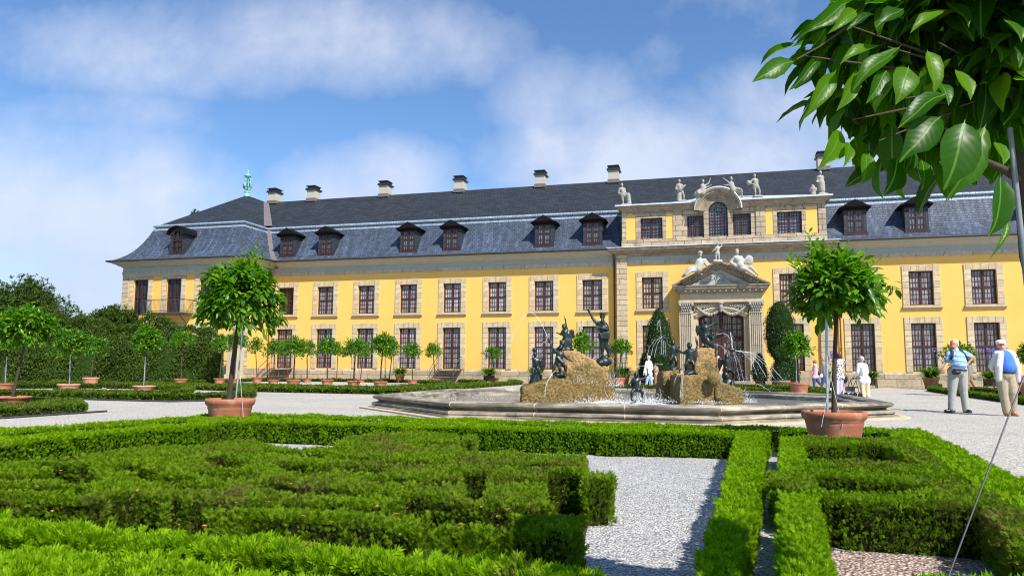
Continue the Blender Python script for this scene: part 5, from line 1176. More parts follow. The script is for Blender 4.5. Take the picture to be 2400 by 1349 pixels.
def rock(label, hulls, seed):
    """hulls: list of (front outline in px, distance, thickness)"""
    pr_ = []
    for (pts, d, th) in hulls:
        P = [];
        for (x, y_) in pts: P.append(PD(x, y_, d)); P.append(PD(x, y_, d)+FWD*th+Vector((0, 0, 0)))
        pr_.append(('h', P))
    c = Vector((0, 0, 0))
    for p in pr_[0][1]: c += p
    c /= len(pr_[0][1]); c.z = 0
    def dsp(co):
        s = seed; return .022*np.sin(co[:, 0]*11+s)*np.sin(co[:, 2]*13+s*2)*np.sin(co[:, 1]*9)+.022*np.abs(np.sin(co[:, 0]*27+co[:, 2]*9)*np.sin(co[:, 2]*31+co[:, 1]*17))+.016*np.sin(co[:, 0]*61)*np.sin(co[:, 2]*55+co[:, 1]*47)
    return tag(remesh('fountain_rock', pr_, .035, M['rock'], None, c, 2, dsp), label, 'rock', 'hewn rocks in the fountain')
rock('wide hewn yellow rock with a tall rounded back, at the left of the basin', [([(1222, 952), (1224, 908), (1262, 903), (1282, 890), (1334, 885), (1345, 952)], 19.4, 1.6),
    ([(1320, 952), (1300, 870), (1312, 824), (1350, 823), (1390, 842), (1420, 870), (1440, 905), (1446, 952)], 20.2, 1.1), ([(1400, 952), (1405, 872), (1418, 856), (1428, 868), (1432, 952)], 20.6, .9)], 1)
rock('stepped hewn yellow rock with a tall narrow pillar, at the right of the basin', [([(1548, 952), (1556, 872), (1590, 866), (1602, 952)], 20.6, .9), ([(1592, 955), (1596, 880), (1648, 880), (1660, 905), (1740, 912), (1748, 955)], 19.2, 1.3), ([(1624, 955), (1632, 820), (1642, 816), (1674, 817), (1688, 905), (1690, 955)], 20.4, 1.0)], 2)
pl_ = remesh('fountain_rock', [('e', PD(1673, 886, 19.0), (.17, .10, .20)), ('c', PD(1680, 868, 19.2), PD(1682, 930, 19.2), .06, .10)], .03, M['rock'], None, PD(1671, 885, 19.0), 2); tag(pl_, 'smooth pale rounded boulder leaning on the right rock', 'rock', 'hewn rocks in the fountain')

# ------------------------------------------------------------------ figures
def body(J, L, fat=1.0, head=True, hr=1.0, face=None, limb=1.0, up=None):
    """tapered capsules along a skeleton J (dict of points); L = figure height in metres"""
    u = L; P = []; v = {k: Vector(p) for k, p in J.items()}
    hd, nk = v['head'], v['neck']; f = (Vector(face).normalized() if face else -FWD)
    upv = (hd-nk).normalized() if (hd-nk).length > 1e-4 else Vector((0, 0, 1)); sd = upv.cross(f).normalized(); f = sd.cross(upv).normalized()
    R_ = Matrix((sd, f, upv)).transposed()
    if head:
        P += [('e', hd+upv*.012*u, (.047*u*hr, .056*u*hr, .063*u*hr), R_), ('e', hd+f*.018*u-upv*.022*u*hr, (.034*u*hr, .036*u*hr, .040*u*hr), R_), ('c', hd+f*.052*u*hr-upv*.004*u, hd+f*.062*u*hr-upv*.018*u, .007*u*hr, .010*u*hr), ('e', hd+sd*.048*u*hr, (.008*u, .013*u, .018*u), R_), ('e', hd-sd*.048*u*hr, (.008*u, .013*u, .018*u), R_),
              ('e', hd+f*.05*u*hr-upv*.036*u*hr, (.016*u*hr, .01*u*hr, .005*u*hr), R_)]
    P += [('c', nk, hd-upv*.02*u, .034*u*fat, .030*u)]
    sl_, sr_ = v['shL'], v['shR']; hl_, hr_ = v['hipL'], v['hipR']; ch = (sl_+sr_)/2; pe = (hl_+hr_)/2; mid = v.get('belly', (ch*.45+pe*.55))
    P += [('c', nk, ch, .034*u*fat, .05*u), ('c', sl_*.86+sr_*.14, sr_*.86+sl_*.14, .045*u*fat*limb, .045*u*fat*limb), ('c', ch*.92+pe*.08+(sl_-sr_)*.16, mid, .064*u*fat, .062*u*fat), ('c', ch*.92+pe*.08+(sr_-sl_)*.16, mid, .064*u*fat, .062*u*fat),
          ('c', ch*.7+mid*.3, mid, .078*u*fat, .076*u*fat), ('c', mid, pe, .074*u*fat, .078*u*fat), ('c', hl_, hr_, .062*u*fat, .062*u*fat)]
    for s in 'LR':
        P += [('c', v['sh'+s], v['el'+s], .036*u*limb, .028*u*limb), ('c', v['el'+s], v['ha'+s], .028*u*limb, .017*u*limb)]
        P += [('c', v['hip'+s], v['kn'+s], .058*u*limb*fat**.5, .038*u*limb), ('c', v['kn'+s], v['kn'+s]*.65+v['an'+s]*.35, .037*u*limb, .039*u*limb), ('c', v['kn'+s]*.65+v['an'+s]*.35, v['an'+s], .038*u*limb, .021*u*limb)]
        to = v.get('to'+s, v['an'+s]+f*.09*u-Vector((0, 0, .02*u))); P += [('c', v['an'+s], to, .024*u, .017*u), ('c', v['an'+s]-f*.02*u, to, .022*u, .015*u)]
        # hand: palm, four fingers, thumb
        hp, wr = v['ha'+s], v['el'+s]; d = (hp-wr).normalized(); w_ = d.cross(f)
        w_ = w_.normalized() if w_.length > .1 else sd; pm = hp+d*.030*u
        P += [('c', hp, pm, .017*u, .020*u)]
        for k, ln in zip((-1.5, -.5, .5, 1.5), (.036, .043, .040, .030)): b0 = pm+w_*k*.0105*u+d*.010*u; b1 = b0+d*ln*.55*u; P += [('c', b0, b1, .0078*u, .007*u), ('c', b1, b1+(d*.7+f*.5).normalized()*ln*.5*u, .007*u, .006*u)]
        P += [('c', hp+w_*.018*u, hp+w_*.034*u+d*.028*u, .009*u, .007*u)]
    return P, dict(hd=hd, up=upv, f=f, sd=sd, R=R_, u=u, v=v, pe=pe, ch=ch, mid=mid, hr=hr)
def JP(d, pts, dz):
    """joint pixels -> points; dz shifts along the view, metres"""
    return {k: PD(p[0], p[1], d)+FWD*(dz.get(k, 0)) for k, p in pts.items()}
def wing(base, tip, drop, t=.02):
    b, e, dr = Vector(base), Vector(tip), Vector(drop); P = []
    for k in range(5): q_ = b+(e-b)*(.25+.75*k/4); P += [('c', q_, q_+dr*(1.0-.12*k), .035, .018)]
    return P+[('c', b, e, .04, .03)]
def statue(name, label, group, m, d, L, pts, dz={}, extra=(), fat=1.15, hr=1.25, vox=.016, limb=1.15, face=None, origin=None, cat='statue'):
    J = JP(d, pts, dz); P, _ = body(J, L, fat, True, hr, face, limb); P += list(extra(J) if callable(extra) else extra)
    lo = min((p[1].z if hasattr(p[1], 'z') else 9) for p in P if p[0] == 'c')
    o = origin or Vector((J['hipL'].x, J['hipL'].y, lo))
    return tag(remesh(name, P, vox, M[m], None, o, 1), label, cat, group)
BG = 'bronze figures of the fountain'
def mound(cx, cy, rx, ry, d, n=9, seed=1):
    R_ = random.Random(seed); k = d/FPX; P = [('e', PD(cx, cy, d), (rx*k, rx*k*.8, ry*k))]
    for _ in range(n): a = R_.uniform(0, 2*pi); P.append(('e', PD(cx+cos(a)*rx*.8, cy+abs(sin(a))*ry*.3, d)+FWD*R_.uniform(-.15, .15), (rx*k*.4, rx*k*.35, ry*k*.5)))
    return P
d = 20.9
statue('bronze_statue', 'tall bearded bronze man lifting a trident, standing on the tallest rock', BG, 'bronze', d, 1.42, dict(head=(1412, 742), neck=(1413, 754), shL=(1400, 758), shR=(1421, 762), elL=(1390, 747), haL=(1382, 733), elR=(1423, 772), haR=(1402, 768), hipL=(1411, 786), hipR=(1420, 786), knL=(1411, 809), knR=(1421, 809), anL=(1412, 831), anR=(1428, 832)), {'elR': -.12, 'haR': -.22},
    lambda J: [('c', PD(1378, 723, d)-FWD*.05, PD(1410, 795, d)-FWD*.2, .016, .016), ('c', PD(1378, 730, d), PD(1374, 722, d), .012, .01), ('c', PD(1379, 728, d), PD(1383, 719, d), .012, .01)]+[('c', PD(1404, 783+k*3, d)-FWD*.1, PD(1424, 780+k*4, d)-FWD*.1, .04, .05) for k in range(4)]+[('c', PD(1420, 808, d), PD(1431, 818, d), .06, .05), ('c', PD(1431, 818, d), PD(1428, 832, d), .05, .05), ('c', PD(1428, 832, d), PD(1416, 838, d), .05, .06), ('c', PD(1410, 750, d)-FWD*.1, PD(1412, 760, d)-FWD*.12, .04, .02), ('e', PD(1412, 735, d), (.10, .09, .04))]+mound(1414, 848, 17, 13, d, 9, 3), fat=1.15, hr=1.05, limb=1.1, vox=.018)
d = 21.2
statue('bronze_statue', 'bronze figure with a raised spiked arm riding a coiled creature atop the tallest rock', BG, 'bronze', d, 1.05, dict(head=(1322, 766), neck=(1324, 772), shL=(1319, 776), shR=(1329, 776), elL=(1315, 783), haL=(1309, 781), elR=(1327, 764), haR=(1325, 751), hipL=(1323, 796), hipR=(1331, 796), knL=(1318, 806), knR=(1335, 806), anL=(1322, 818), anR=(1338, 818)), {'knL': -.15, 'knR': -.1},
    lambda J: [('c', PD(1325, 750, d), PD(1321, 737, d), .02, .008), ('c', PD(1331, 778, d), PD(1341, 776, d), .05, .05), ('c', PD(1341, 776, d), PD(1344, 788, d), .06, .04), ('c', PD(1332, 782, d), PD(1338, 792, d), .07, .05)]+[('c', PD(1314, 800+k*5, d)-FWD*.1, PD(1338, 797+k*5, d)-FWD*.1, .045, .04) for k in range(4)]+[('c', PD(1312, 815, d), PD(1292, 826, d), .06, .02), ('c', PD(1300, 826, d), PD(1284, 828, d), .03, .03)]+mound(1327, 818, 16, 7, d, 6, 4))
d = 19.6
statue('bronze_statue', 'bronze child with a jet from its raised hand, kneeling on the wide rock\'s ledge', BG, 'bronze', d, .98, dict(head=(1314, 815), neck=(1312, 823), shL=(1305, 826), shR=(1319, 829), elL=(1295, 814), haL=(1287, 800), elR=(1328, 839), haR=(1338, 844), hipL=(1307, 850), hipR=(1314, 852), knL=(1311, 862), knR=(1324, 857), anL=(1314, 874), anR=(1326, 874)), {'knR': -.12, 'knL': -.15},
    lambda J: mound(1315, 878, 13, 8, d, 8, 5)+[('c', PD(1287, 800, d), PD(1286, 794, d), .03, .03), ('c', PD(1302, 872, d), PD(1297, 876, d), .03, .02), ('c', PD(1306, 838, d)-FWD*.05, PD(1318, 850, d)-FWD*.08, .06, .06)], fat=1.25, hr=1.45)
d = 20.2
statue('bronze_statue', 'leftmost bronze figure, standing with a jug on its head and folded wings', BG, 'bronze', d, .92, dict(head=(1254, 830), neck=(1255, 838), shL=(1250, 841), shR=(1262, 843), elL=(1250, 858), haL=(1250, 868), elR=(1263, 858), haR=(1258, 868), hipL=(1252, 870), hipR=(1260, 870), knL=(1251, 884), knR=(1260, 884), anL=(1251, 898), anR=(1261, 898)), {'haR': -.12, 'haL': -.1},
    lambda J: [('c', PD(1254, 824, d), PD(1253, 820, d), .05, .07), ('c', PD(1265, 846, d), PD(1271, 838, d), .07, .04), ('c', PD(1266, 846, d), PD(1272, 868, d), .07, .03), ('c', PD(1253, 872, d), PD(1251, 895, d), .07, .09), ('c', PD(1260, 872, d), PD(1262, 895, d), .07, .09), ('c', PD(1248, 885, d), PD(1241, 898, d), .05, .03)]+mound(1256, 899, 10, 5, d, 5, 6), fat=1.1)
d = 18.3
statue('bronze_statue', 'low bronze child with spread legs spouting in the middle of the basin, arm raised', BG, 'bronze', d, .82, dict(head=(1491, 879), neck=(1491, 886), shL=(1483, 890), shR=(1498, 889), elL=(1477, 899), haL=(1472, 908), elR=(1509, 886), haR=(1518, 879), hipL=(1487, 911), hipR=(1495, 911), knL=(1479, 919), knR=(1504, 918), anL=(1480, 936), anR=(1505, 932)), {'knL': -.1, 'knR': -.1},
    lambda J: [('c', PD(1518, 878, d), PD(1517, 852, d), .02, .006), ('c', PD(1500, 914, d), PD(1508, 902, d), .03, .02), ('c', PD(1476, 903, d), PD(1470, 909, d), .05, .01)]+mound(1484, 942, 8, 7, d, 4, 7)+mound(1502, 943, 7, 6, d, 4, 8), fat=1.3, hr=1.5)
d = 20.9
statue('bronze_statue', 'winged bronze child at the left of the stepped rock, sprinkling water from a raised hand', BG, 'bronze', d, .95, dict(head=(1577, 803), neck=(1578, 811), shL=(1572, 814), shR=(1583, 815), elL=(1566, 808), haL=(1561, 799), elR=(1595, 823), haR=(1603, 828), hipL=(1575, 834), hipR=(1581, 834), knL=(1569, 842), knR=(1583, 847), anL=(1570, 860), anR=(1584, 864)), {'knL': -.15, 'knR': -.12},
    lambda J: wing(PD(1584, 818, d)+FWD*.1, PD(1594, 808, d)+FWD*.2, Vector((.05, 0, -.16)))+[('c', PD(1561, 796, d), PD(1556, 792, d), .03, .05)]+mound(1577, 864, 17, 6, d, 8, 9), fat=1.25, hr=1.45)
d = 19.7
statue('bronze_statue', 'winged bronze child raising a torch, kneeling on the front ledge of the stepped rock', BG, 'bronze', d, .98, dict(head=(1616, 810), neck=(1616, 820), shL=(1610, 823), shR=(1624, 823), elL=(1602, 826), haL=(1596, 827), elR=(1632, 818), haR=(1634, 809), hipL=(1612, 844), hipR=(1620, 844), knL=(1604, 852), knR=(1624, 854), anL=(1607, 870), anR=(1624, 872)), {'knL': -.18, 'knR': -.1},
    lambda J: [('c', PD(1634, 806, d), PD(1631, 792, d), .03, .015), ('c', PD(1633, 800, d), PD(1630, 788, d), .04, .008)]+wing(PD(1624, 826, d)+FWD*.12, PD(1637, 820, d)+FWD*.3, Vector((.08, 0, -.22)))+mound(1616, 874, 15, 7, d, 8, 10), fat=1.3, hr=1.45)
d = 20.9
statue('bronze_statue', 'bronze child riding a dolphin on top of the narrow rock pillar', BG, 'bronze', d, .98, dict(head=(1653, 752), neck=(1653, 762), shL=(1646, 765), shR=(1660, 765), elL=(1664, 771), haL=(1668, 775), elR=(1670, 760), haR=(1676, 755), hipL=(1650, 785), hipR=(1658, 785), knL=(1650, 792), knR=(1667, 791), anL=(1651, 807), anR=(1660, 806)), {'haL': -.15, 'knR': -.15, 'knL': -.15},
    lambda J: [('c', PD(1677, 753, d), PD(1672, 737, d), .025, .03), ('c', PD(1650, 794, d), PD(1664, 803, d), .11, .13), ('c', PD(1664, 803, d), PD(1670, 812, d), .10, .06), ('c', PD(1668, 794, d), PD(1671, 786, d), .05, .02)]+wing(PD(1645, 769, d)+FWD*.05, PD(1634, 764, d), Vector((-.08, 0, -.22)))+mound(1658, 812, 10, 4, d, 4, 11), fat=1.3, hr=1.4)
d = 20.2
statue('bronze_statue', 'rightmost bronze figure with a big dark wing, holding up a spouting shell', BG, 'bronze', d, .95, dict(head=(1703, 836), neck=(1703, 843), shL=(1700, 846), shR=(1709, 846), elL=(1697, 856), haL=(1700, 865), elR=(1711, 835), haR=(1715, 823), hipL=(1702, 866), hipR=(1709, 866), knL=(1704, 876), knR=(1716, 873), anL=(1705, 890), anR=(1718, 888)), {'knR': -.15, 'haL': -.12},
    lambda J: [('c', PD(1712, 819, d), PD(1719, 819, d), .05, .05)]+wing(PD(1699, 848, d)+FWD*.1, PD(1690, 840, d)+FWD*.15, Vector((-.10, 0, -.26)))+[('c', PD(1703, 846, d), PD(1705, 862, d), .09, .09)]+mound(1706, 898, 13, 13, d, 12, 12)+mound(1700, 880, 8, 10, d, 4, 13), fat=1.2, hr=1.4)

# water: jets, falls and splashes
def jet(label, runs, nd=0, spread=.05, seed=1):
    R_ = random.Random(seed); mb = MB()
    for (pts, r) in runs:
        P = [PD(*p[:2], p[2]) for p in pts]; q_ = []
        for i in range(len(P)-1):
            for t in range(3): q_.append(P[i]+(P[i+1]-P[i])*t/3)
        q_.append(P[-1]); n = len(q_)
        mb.tube([p+Vector((R_.uniform(-1, 1), 0, R_.uniform(-1, 1)))*.008 for p in q_], [r*.55*R_.uniform(.4, 1.2) for _ in q_], 5)
        for _ in range(nd): p = q_[int(n*R_.random()**.6)]; v_ = Vector([R_.gauss(0, spread) for _ in range(3)]); mb.ball(p+v_, R_.uniform(.003, .008), 0, 4)
    return tag(mb.build('water_jet', M['jet']), label, 'water jet', 'water jets of the fountain')
jet('water jet arching left from the raised hand of the kneeling bronze child', [([(1286, 796, 19.6), (1272, 764, 19.7), (1262, 748, 19.8), (1252, 735, 19.9), (1243, 730, 20), (1236, 732, 20), (1228, 740, 20), (1218, 755, 20), (1206, 778, 20.1), (1198, 800, 20.2)], .011)], 60, .05, 1)
jet('thin low water arc left of the kneeling bronze child', [([(1298, 800, 19.6), (1285, 799, 19.6), (1275, 801, 19.6), (1265, 810, 19.6)], .008), ([(1302, 868, 19.5), (1294, 876, 19.4), (1285, 890, 19.3), (1279, 905, 19.2), (1277, 930, 19.1)], .014)], 25, .04, 2)
jet('fan of water falling from the hand of the left winged bronze child', [([(1550, 790, 20.9), (1548, 765, 20.9), (1545, 750, 20.9), (1542, 756, 20.9), (1541, 772, 20.9)], .012)]+[([(1552, 790, 20.9), (1548-k*7, 793+k*2, 20.9), (1540-k*9, 808+k*3, 20.9), (1534-k*9, 835, 20.8)], .007) for k in range(3)]+[([(1552, 791, 20.9), (1551+k*4, 800, 20.9), (1550+k*5, 830, 20.8)], .008) for k in range(3)], 25, .07, 3)
jet('fan of water spraying right from the shell of the rightmost bronze figure', [([(1717, 818, 20.2), (1715, 800, 20.2), (1713, 783, 20.2), (1711, 778, 20.2)], .030)]+[([(1718, 820, 20.2), (1740+k*9, 824+k*1, 20.2), (1762+k*15, 845+k*4, 20.1), (1775+k*20, 880+k*3, 20.0)], .009) for k in range(4)]+[([(1717, 821, 20.2), (1722+k*5, 835, 20.2), (1728+k*9, 865, 20.2), (1736+k*9, 900, 20.1)], .007) for k in range(2)], 70, .10, 4)
jet('thin arcs of water crossing before the door from the bronze dolphin', [([(1670, 792, 20.6), (1682, 783, 20.4), (1694, 780, 20.4), (1704, 784, 20.4), (1710, 793, 20.3)], .009), ([(1674, 806, 20.6), (1690, 810, 20.4), (1702, 822, 20.3), (1712, 836, 20.2)], .009)], 12, .03, 5)
jet('low water arc spouting to the right from the foot of the rightmost bronze figure', [([(1726, 893, 20.0), (1755, 893, 19.8), (1785, 903, 19.6), (1806, 917, 19.4)], .010)], 25, .04, 6)
jet('water dribbling from the front ledge of the stepped rock', [([(1598, 872, 19.2), (1589, 877, 19.1), (1583, 888, 19.0), (1581, 896, 19)], .010), ([(1604, 872, 19.2), (1600, 885, 19.1), (1598, 930, 19.0)], .013), ([(1600, 868, 19.1), (1597, 890, 19.05), (1594, 932, 19.0)], .008)], 20, .03, 7)
jet('two small arcs of water beside the bearded bronze man', [([(1402, 838, 20.8), (1394, 836, 20.7), (1388, 842, 20.6)], .01), ([(1425, 838, 20.8), (1433, 838, 20.7), (1440, 848, 20.6)], .01), ([(1486, 862, 20.8), (1500, 857, 20.8), (1516, 856, 20.8), (1540, 853, 20.8), (1553, 853, 20.8)], .008)], 20, .05, 8)
def splash(label, spots, seed):
    R_ = random.Random(seed); mb = MB()
    for (px, py_, d, rx, rz, n) in spots:
        for _ in range(n):
            a = R_.uniform(0, 2*pi); r = R_.random()**.7; h = abs(R_.gauss(0, .5)); c = PD(px, py_, d)+Vector((cos(a)*r*rx, sin(a)*r*rx, h*rz*(1.1-r)))
            c.z = max(c.z, .13); s = R_.uniform(.003, .009); mb.ball(c, (s, s, s*R_.uniform(1, 2.5)), 0, 4)
    return tag(mb.build('splash', M['drop']), label, kind='stuff')
splash('white splashing water at the feet of the low bronze child and the rocks', [(1500, 946, 18.4, .40, .50, 700), (1480, 946, 18.3, .25, .25, 250), (1440, 944, 19.8, .5, .35, 450), (1380, 944, 19.5, .8, .25, 400), (1545, 942, 19.2, .45, .3, 350), (1750, 942, 19.3, .25, .35, 250), (1660, 944, 18.6, .6, .12, 150), (1110, 934, 19, 1.0, .10, 60), (1440, 905, 20.1, .25, .6, 250), (1360, 900, 20.0, .5, .5, 150)], 5)
fm = MB()
for (px, py_, d, rx, ry) in ((1545, 944, 18.6, .42, .14), (1650, 948, 18.0, .9, .10), (1425, 946, 19.2, .9, .22), (1500, 947, 18.2, .45, .25)):
    c = PD(px, py_, d); R_ = random.Random(px); n = 40
    rows = [[(c.x+cos(2*pi*k/n)*rx*t*(1+.12*sin(5*k+px)), c.y+sin(2*pi*k/n)*rx*.8*t*(1+.15*sin(3*k)), .135+ry*.35*(1-t)**1.4*(1+.3*sin(k*1.7+t*9))) for k in range(n)] for t in (1, .8, .6, .4, .2, .02)]
    fm.grid(rows, 0, True, True)
tag(fm.build('foam', M['mist']), kind='stuff')

# ------------------------------------------------------------------ stone figures on roof and pediment
SG = 'white stone figures on the palace'
def roof_fig(label, pts, depth, L, dz={}, extra=(), **kw):
    d = depth; return statue('stone_statue', label, SG, kw.pop('m', 'marble'), d, L, pts, dz, extra, kw.pop('fat', 1.25), kw.pop('hr', 1.35), kw.pop('vox', .035), kw.pop('limb', 1.2), kw.pop('face', None))
def dd(px, y_=D-1.0): return PY(px, 470, y_).dot(FWD)
def standing(label, hx, hy, by, lean=0, arm=((-8, 18), (9, 16)), hands=((6, 20), (8, 24)), base=(6, 4), extra=lambda J: [], m='marble', y_=D-.55, **kw):
    d = dd(hx, y_); H = by-hy; k = d/FPX; L = H*k*1.02
    P = dict(head=(hx, hy+H*.07), neck=(hx+lean*.1, hy+H*.19), shL=(hx-H*.12, hy+H*.25), shR=(hx+H*.13, hy+H*.25), elL=(hx+arm[0][0]*H/50, hy+arm[0][1]*H/50+H*.1), elR=(hx+arm[1][0]*H/50, hy+arm[1][1]*H/50+H*.1), haL=(hx+hands[0][0]*H/50, hy+hands[0][1]*H/50), haR=(hx+hands[1][0]*H/50, hy+hands[1][1]*H/50),
             hipL=(hx-H*.06+lean*.5, hy+H*.53), hipR=(hx+H*.08+lean*.5, hy+H*.53), knL=(hx-H*.05+lean*.8, hy+H*.73), knR=(hx+H*.13+lean, hy+H*.72), anL=(hx-H*.05+lean, hy+H*.92), anR=(hx+H*.13+lean, hy+H*.92))
    def ex(J): c = PD(hx+lean+2, by, d); return [('h', [c+RIGHT*a+FWD*b+Vector((0, 0, z)) for a in (-.30, .30) for b in (-.25, .25) for z in (-.06, .07)])]+extra(J)
    return roof_fig(label, P, d, L, {'haL': -.12, 'haR': -.12}, ex, m=m, **kw)
def ex_drape(px, y0, y1, d=None):
    return lambda J: [('c', PD(px, y0, dd(px, D-.55)), PD(px+2, y1, dd(px, D-.55)), .13, .16)]
standing('stone child with a tall bundle, at the left corner of the attic', 1457.5, 430, 481, 6, hands=((8, 22), (10, 26)), extra=ex_drape(1473, 456, 478))
standing('stone child playing a fiddle, left of the arched attic window', 1592, 421, 472, 4, hands=((10, 14), (9, 19)), extra=lambda J: [('c', PD(1594, 445, dd(1594, D-.7)), PD(1607, 434, dd(1607, D-.7)), .09, .04), ('c', PD(1592, 455, dd(1592, D-.55)), PD(1592, 470, dd(1592, D-.55)), .15, .18)])
standing('stone child holding a wreath, right of the arched attic window', 1768.5, 408.5, 461, 5, arm=((-9, 14), (7, 18)), hands=((-15, 18), (-8, 22)), extra=lambda J: [('e', PD(1755, 428, dd(1755, D-.7)), (.17, .10, .17))])
standing('tall robed stone figure at the right corner of the attic', 1922.5, 401, 456, 2, arm=((-6, 16), (6, 16)), hands=((-10, 22), (-6, 24)), extra=lambda J: [('c', PD(1924, 428, dd(1924, D-.55)), PD(1926, 446, dd(1926, D-.55)), .24, .22)])
u_ = MB(); uo = PY(1906, 456, D-.55); u_.lathe([(.18, 0), (.18, .1), (.12, .14), (.26, .3), (.25, .42), (.12, .48), (.14, .56), (.08, .66)], (0, 0, 0), 12); tag(u_.build('stone_urn', M['marble'], None, tuple(uo)), 'small lidded stone urn beside the robed figure on the attic corner', 'urn')
d = dd(1648)
roof_fig('reclining stone figure lifting a horn, on the left shoulder of the arched hood', dict(head=(1647.5, 425), neck=(1647, 432), shL=(1643, 435), shR=(1652, 435), elL=(1652, 441), haL=(1665, 434), elR=(1661, 429), haR=(1664.5, 419), hipL=(1642, 448), hipR=(1648, 449), knL=(1633, 450), knR=(1636, 455), anL=(1630, 464), anR=(1633, 467)), d, 1.5, {'knL': -.2, 'knR': -.25}, lambda J: [('c', PD(1640, 449, d), PD(1632, 455, d), .19, .17), ('c', PD(1648, 440, d), PD(1646, 452, d), .17, .22)])
d = dd(1714)
roof_fig('reclining stone figure lifting a horn, on the right shoulder of the arched hood', dict(head=(1713.5, 419), neck=(1714, 427), shL=(1710, 430), shR=(1718, 430), elL=(1705, 425), haL=(1696, 418), elR=(1706, 434), haR=(1698, 433), hipL=(1717, 444), hipR=(1723, 446), knL=(1730, 443), knR=(1734, 446), anL=(1737, 459), anR=(1740, 462)), d, 1.6, {'knL': -.2, 'knR': -.25}, lambda J: [('c', PD(1722, 444, d), PD(1735, 448, d), .19, .17), ('c', PD(1714, 436, d), PD(1718, 446, d), .18, .22)])
d = dd(1636, D-1.9)
roof_fig('helmeted reclining white stone figure on the left slope of the pediment', dict(head=(1641, 597), neck=(1641, 606), shL=(1634, 611), shR=(1648, 611), elL=(1629, 622), haL=(1640, 627), elR=(1656, 622), haR=(1661, 620), hipL=(1627, 629), hipR=(1633, 632), knL=(1613, 629), knR=(1618, 636), anL=(1602, 643), anR=(1606, 646), toL=(1597, 648), toR=(1600, 650)), d, 2.1, {'knL': -.3, 'knR': -.3, 'anL': -.3, 'anR': -.3}, lambda J: [('c', PD(1632, 628, d), PD(1616, 633, d), .24, .18), ('c', PD(1640, 618, d), PD(1636, 630, d), .25, .28), ('e', PD(1641, 592, d), (.17, .2, .12)), ('c', PD(1652, 610, d)+FWD*.1, PD(1663, 620, d)+FWD*.1, .16, .08)], m='sculpt', hr=1.15)
d = dd(1682, D-1.9)
roof_fig('white stone child standing on the tip of the pediment with one arm raised', dict(head=(1682, 570), neck=(1682, 577), shL=(1678, 580), shR=(1686, 580), elL=(1674, 586), haL=(1671, 588), elR=(1691, 577), haR=(1692, 570), hipL=(1679, 593), hipR=(1684, 593), knL=(1678, 601), knR=(1685, 601), anL=(1678, 609), anR=(1685, 609)), d, 1.25, {}, lambda J: [('e', PD(1682, 613, d), (.32, .25, .12)), ('e', PD(1674, 611, d), (.1, .1, .1)), ('e', PD(1690, 611, d), (.1, .1, .1))], m='sculpt', vox=.028)
d = dd(1735, D-1.9)
roof_fig('reclining white stone figure with a round shield on the right slope of the pediment', dict(head=(1727, 592), neck=(1727, 600), shL=(1721, 604), shR=(1734, 604), elL=(1711, 614), haL=(1720, 620), elR=(1742, 614), haR=(1748, 606), hipL=(1734, 627), hipR=(1740, 628), knL=(1748, 634), knR=(1757, 627), anL=(1764, 645), anR=(1771, 643), toL=(1768, 648), toR=(1777, 646)), d, 2.15, {'knL': -.3, 'knR': -.25, 'anL': -.3, 'anR': -.3}, lambda J: [('c', PD(1733, 620, d), PD(1745, 630, d), .25, .2), ('c', PD(1714, 616, d), PD(1726, 624, d), .12, .14), ('e', PD(1727, 587, d), (.13, .14, .12)), ('e', PD(1756, 609, d)+FWD*.05, (.29, .09, .34)), ('c', PD(1738, 602, d)+FWD*.15, PD(1746, 614, d)+FWD*.15, .12, .12)], m='sculpt', hr=1.15)
# ------------------------------------------------------------------ people
M['skin'] = mat('skin', (.62, .33, .23), .55, .10, 30)
M['skin_red'] = mat('sunburnt skin', (.58, .25, .17), .55, .12, 30)
def cloth(name, col, var=.1, rough=.85): return mat(name, col, rough, var, 14, bump=.006, bscale=22)
def stripe_mat(name):
    m, n, b, o = newmat(name); tcn = n.add('ShaderNodeTexCoord'); sp = n.add('ShaderNodeSeparateXYZ', inp={'Vector': (tcn, 3)})
    z = n.math('ADD', (sp, 2), n.math('MULTIPLY', (sp, 0), .12))
    f = n.math('FRACT', n.math('MULTIPLY', z, 8.2))
    r = n.ramp(f, [(0, (.16, .36, .62)), (.50, (.10, .26, .50)), (.52, (.80, .82, .86)), (.62, (.80, .82, .86)), (.64, (.16, .36, .62)), (.78, (.16, .36, .62)), (.80, (.82, .84, .88)), (.88, (.82, .84, .88)), (.90, (.20, .42, .68))], 'CONSTANT')
    n.l.new(r.outputs[0], b.inputs['Base Color']); b.inputs['Roughness'].default_value = .85; return m
def spot_mat(name):
    m, n, b, o = newmat(name); tcn = n.add('ShaderNodeTexCoord'); v = n.add('ShaderNodeTexVoronoi', inp={'Vector': (tcn, 3), 'Scale': 21.0})
    r = n.ramp((v, 0), [(.42, (.015, .015, .02)), (.50, (.82, .82, .84))]); n.l.new(r.outputs[0], b.inputs['Base Color']); b.inputs['Roughness'].default_value = .85; return m
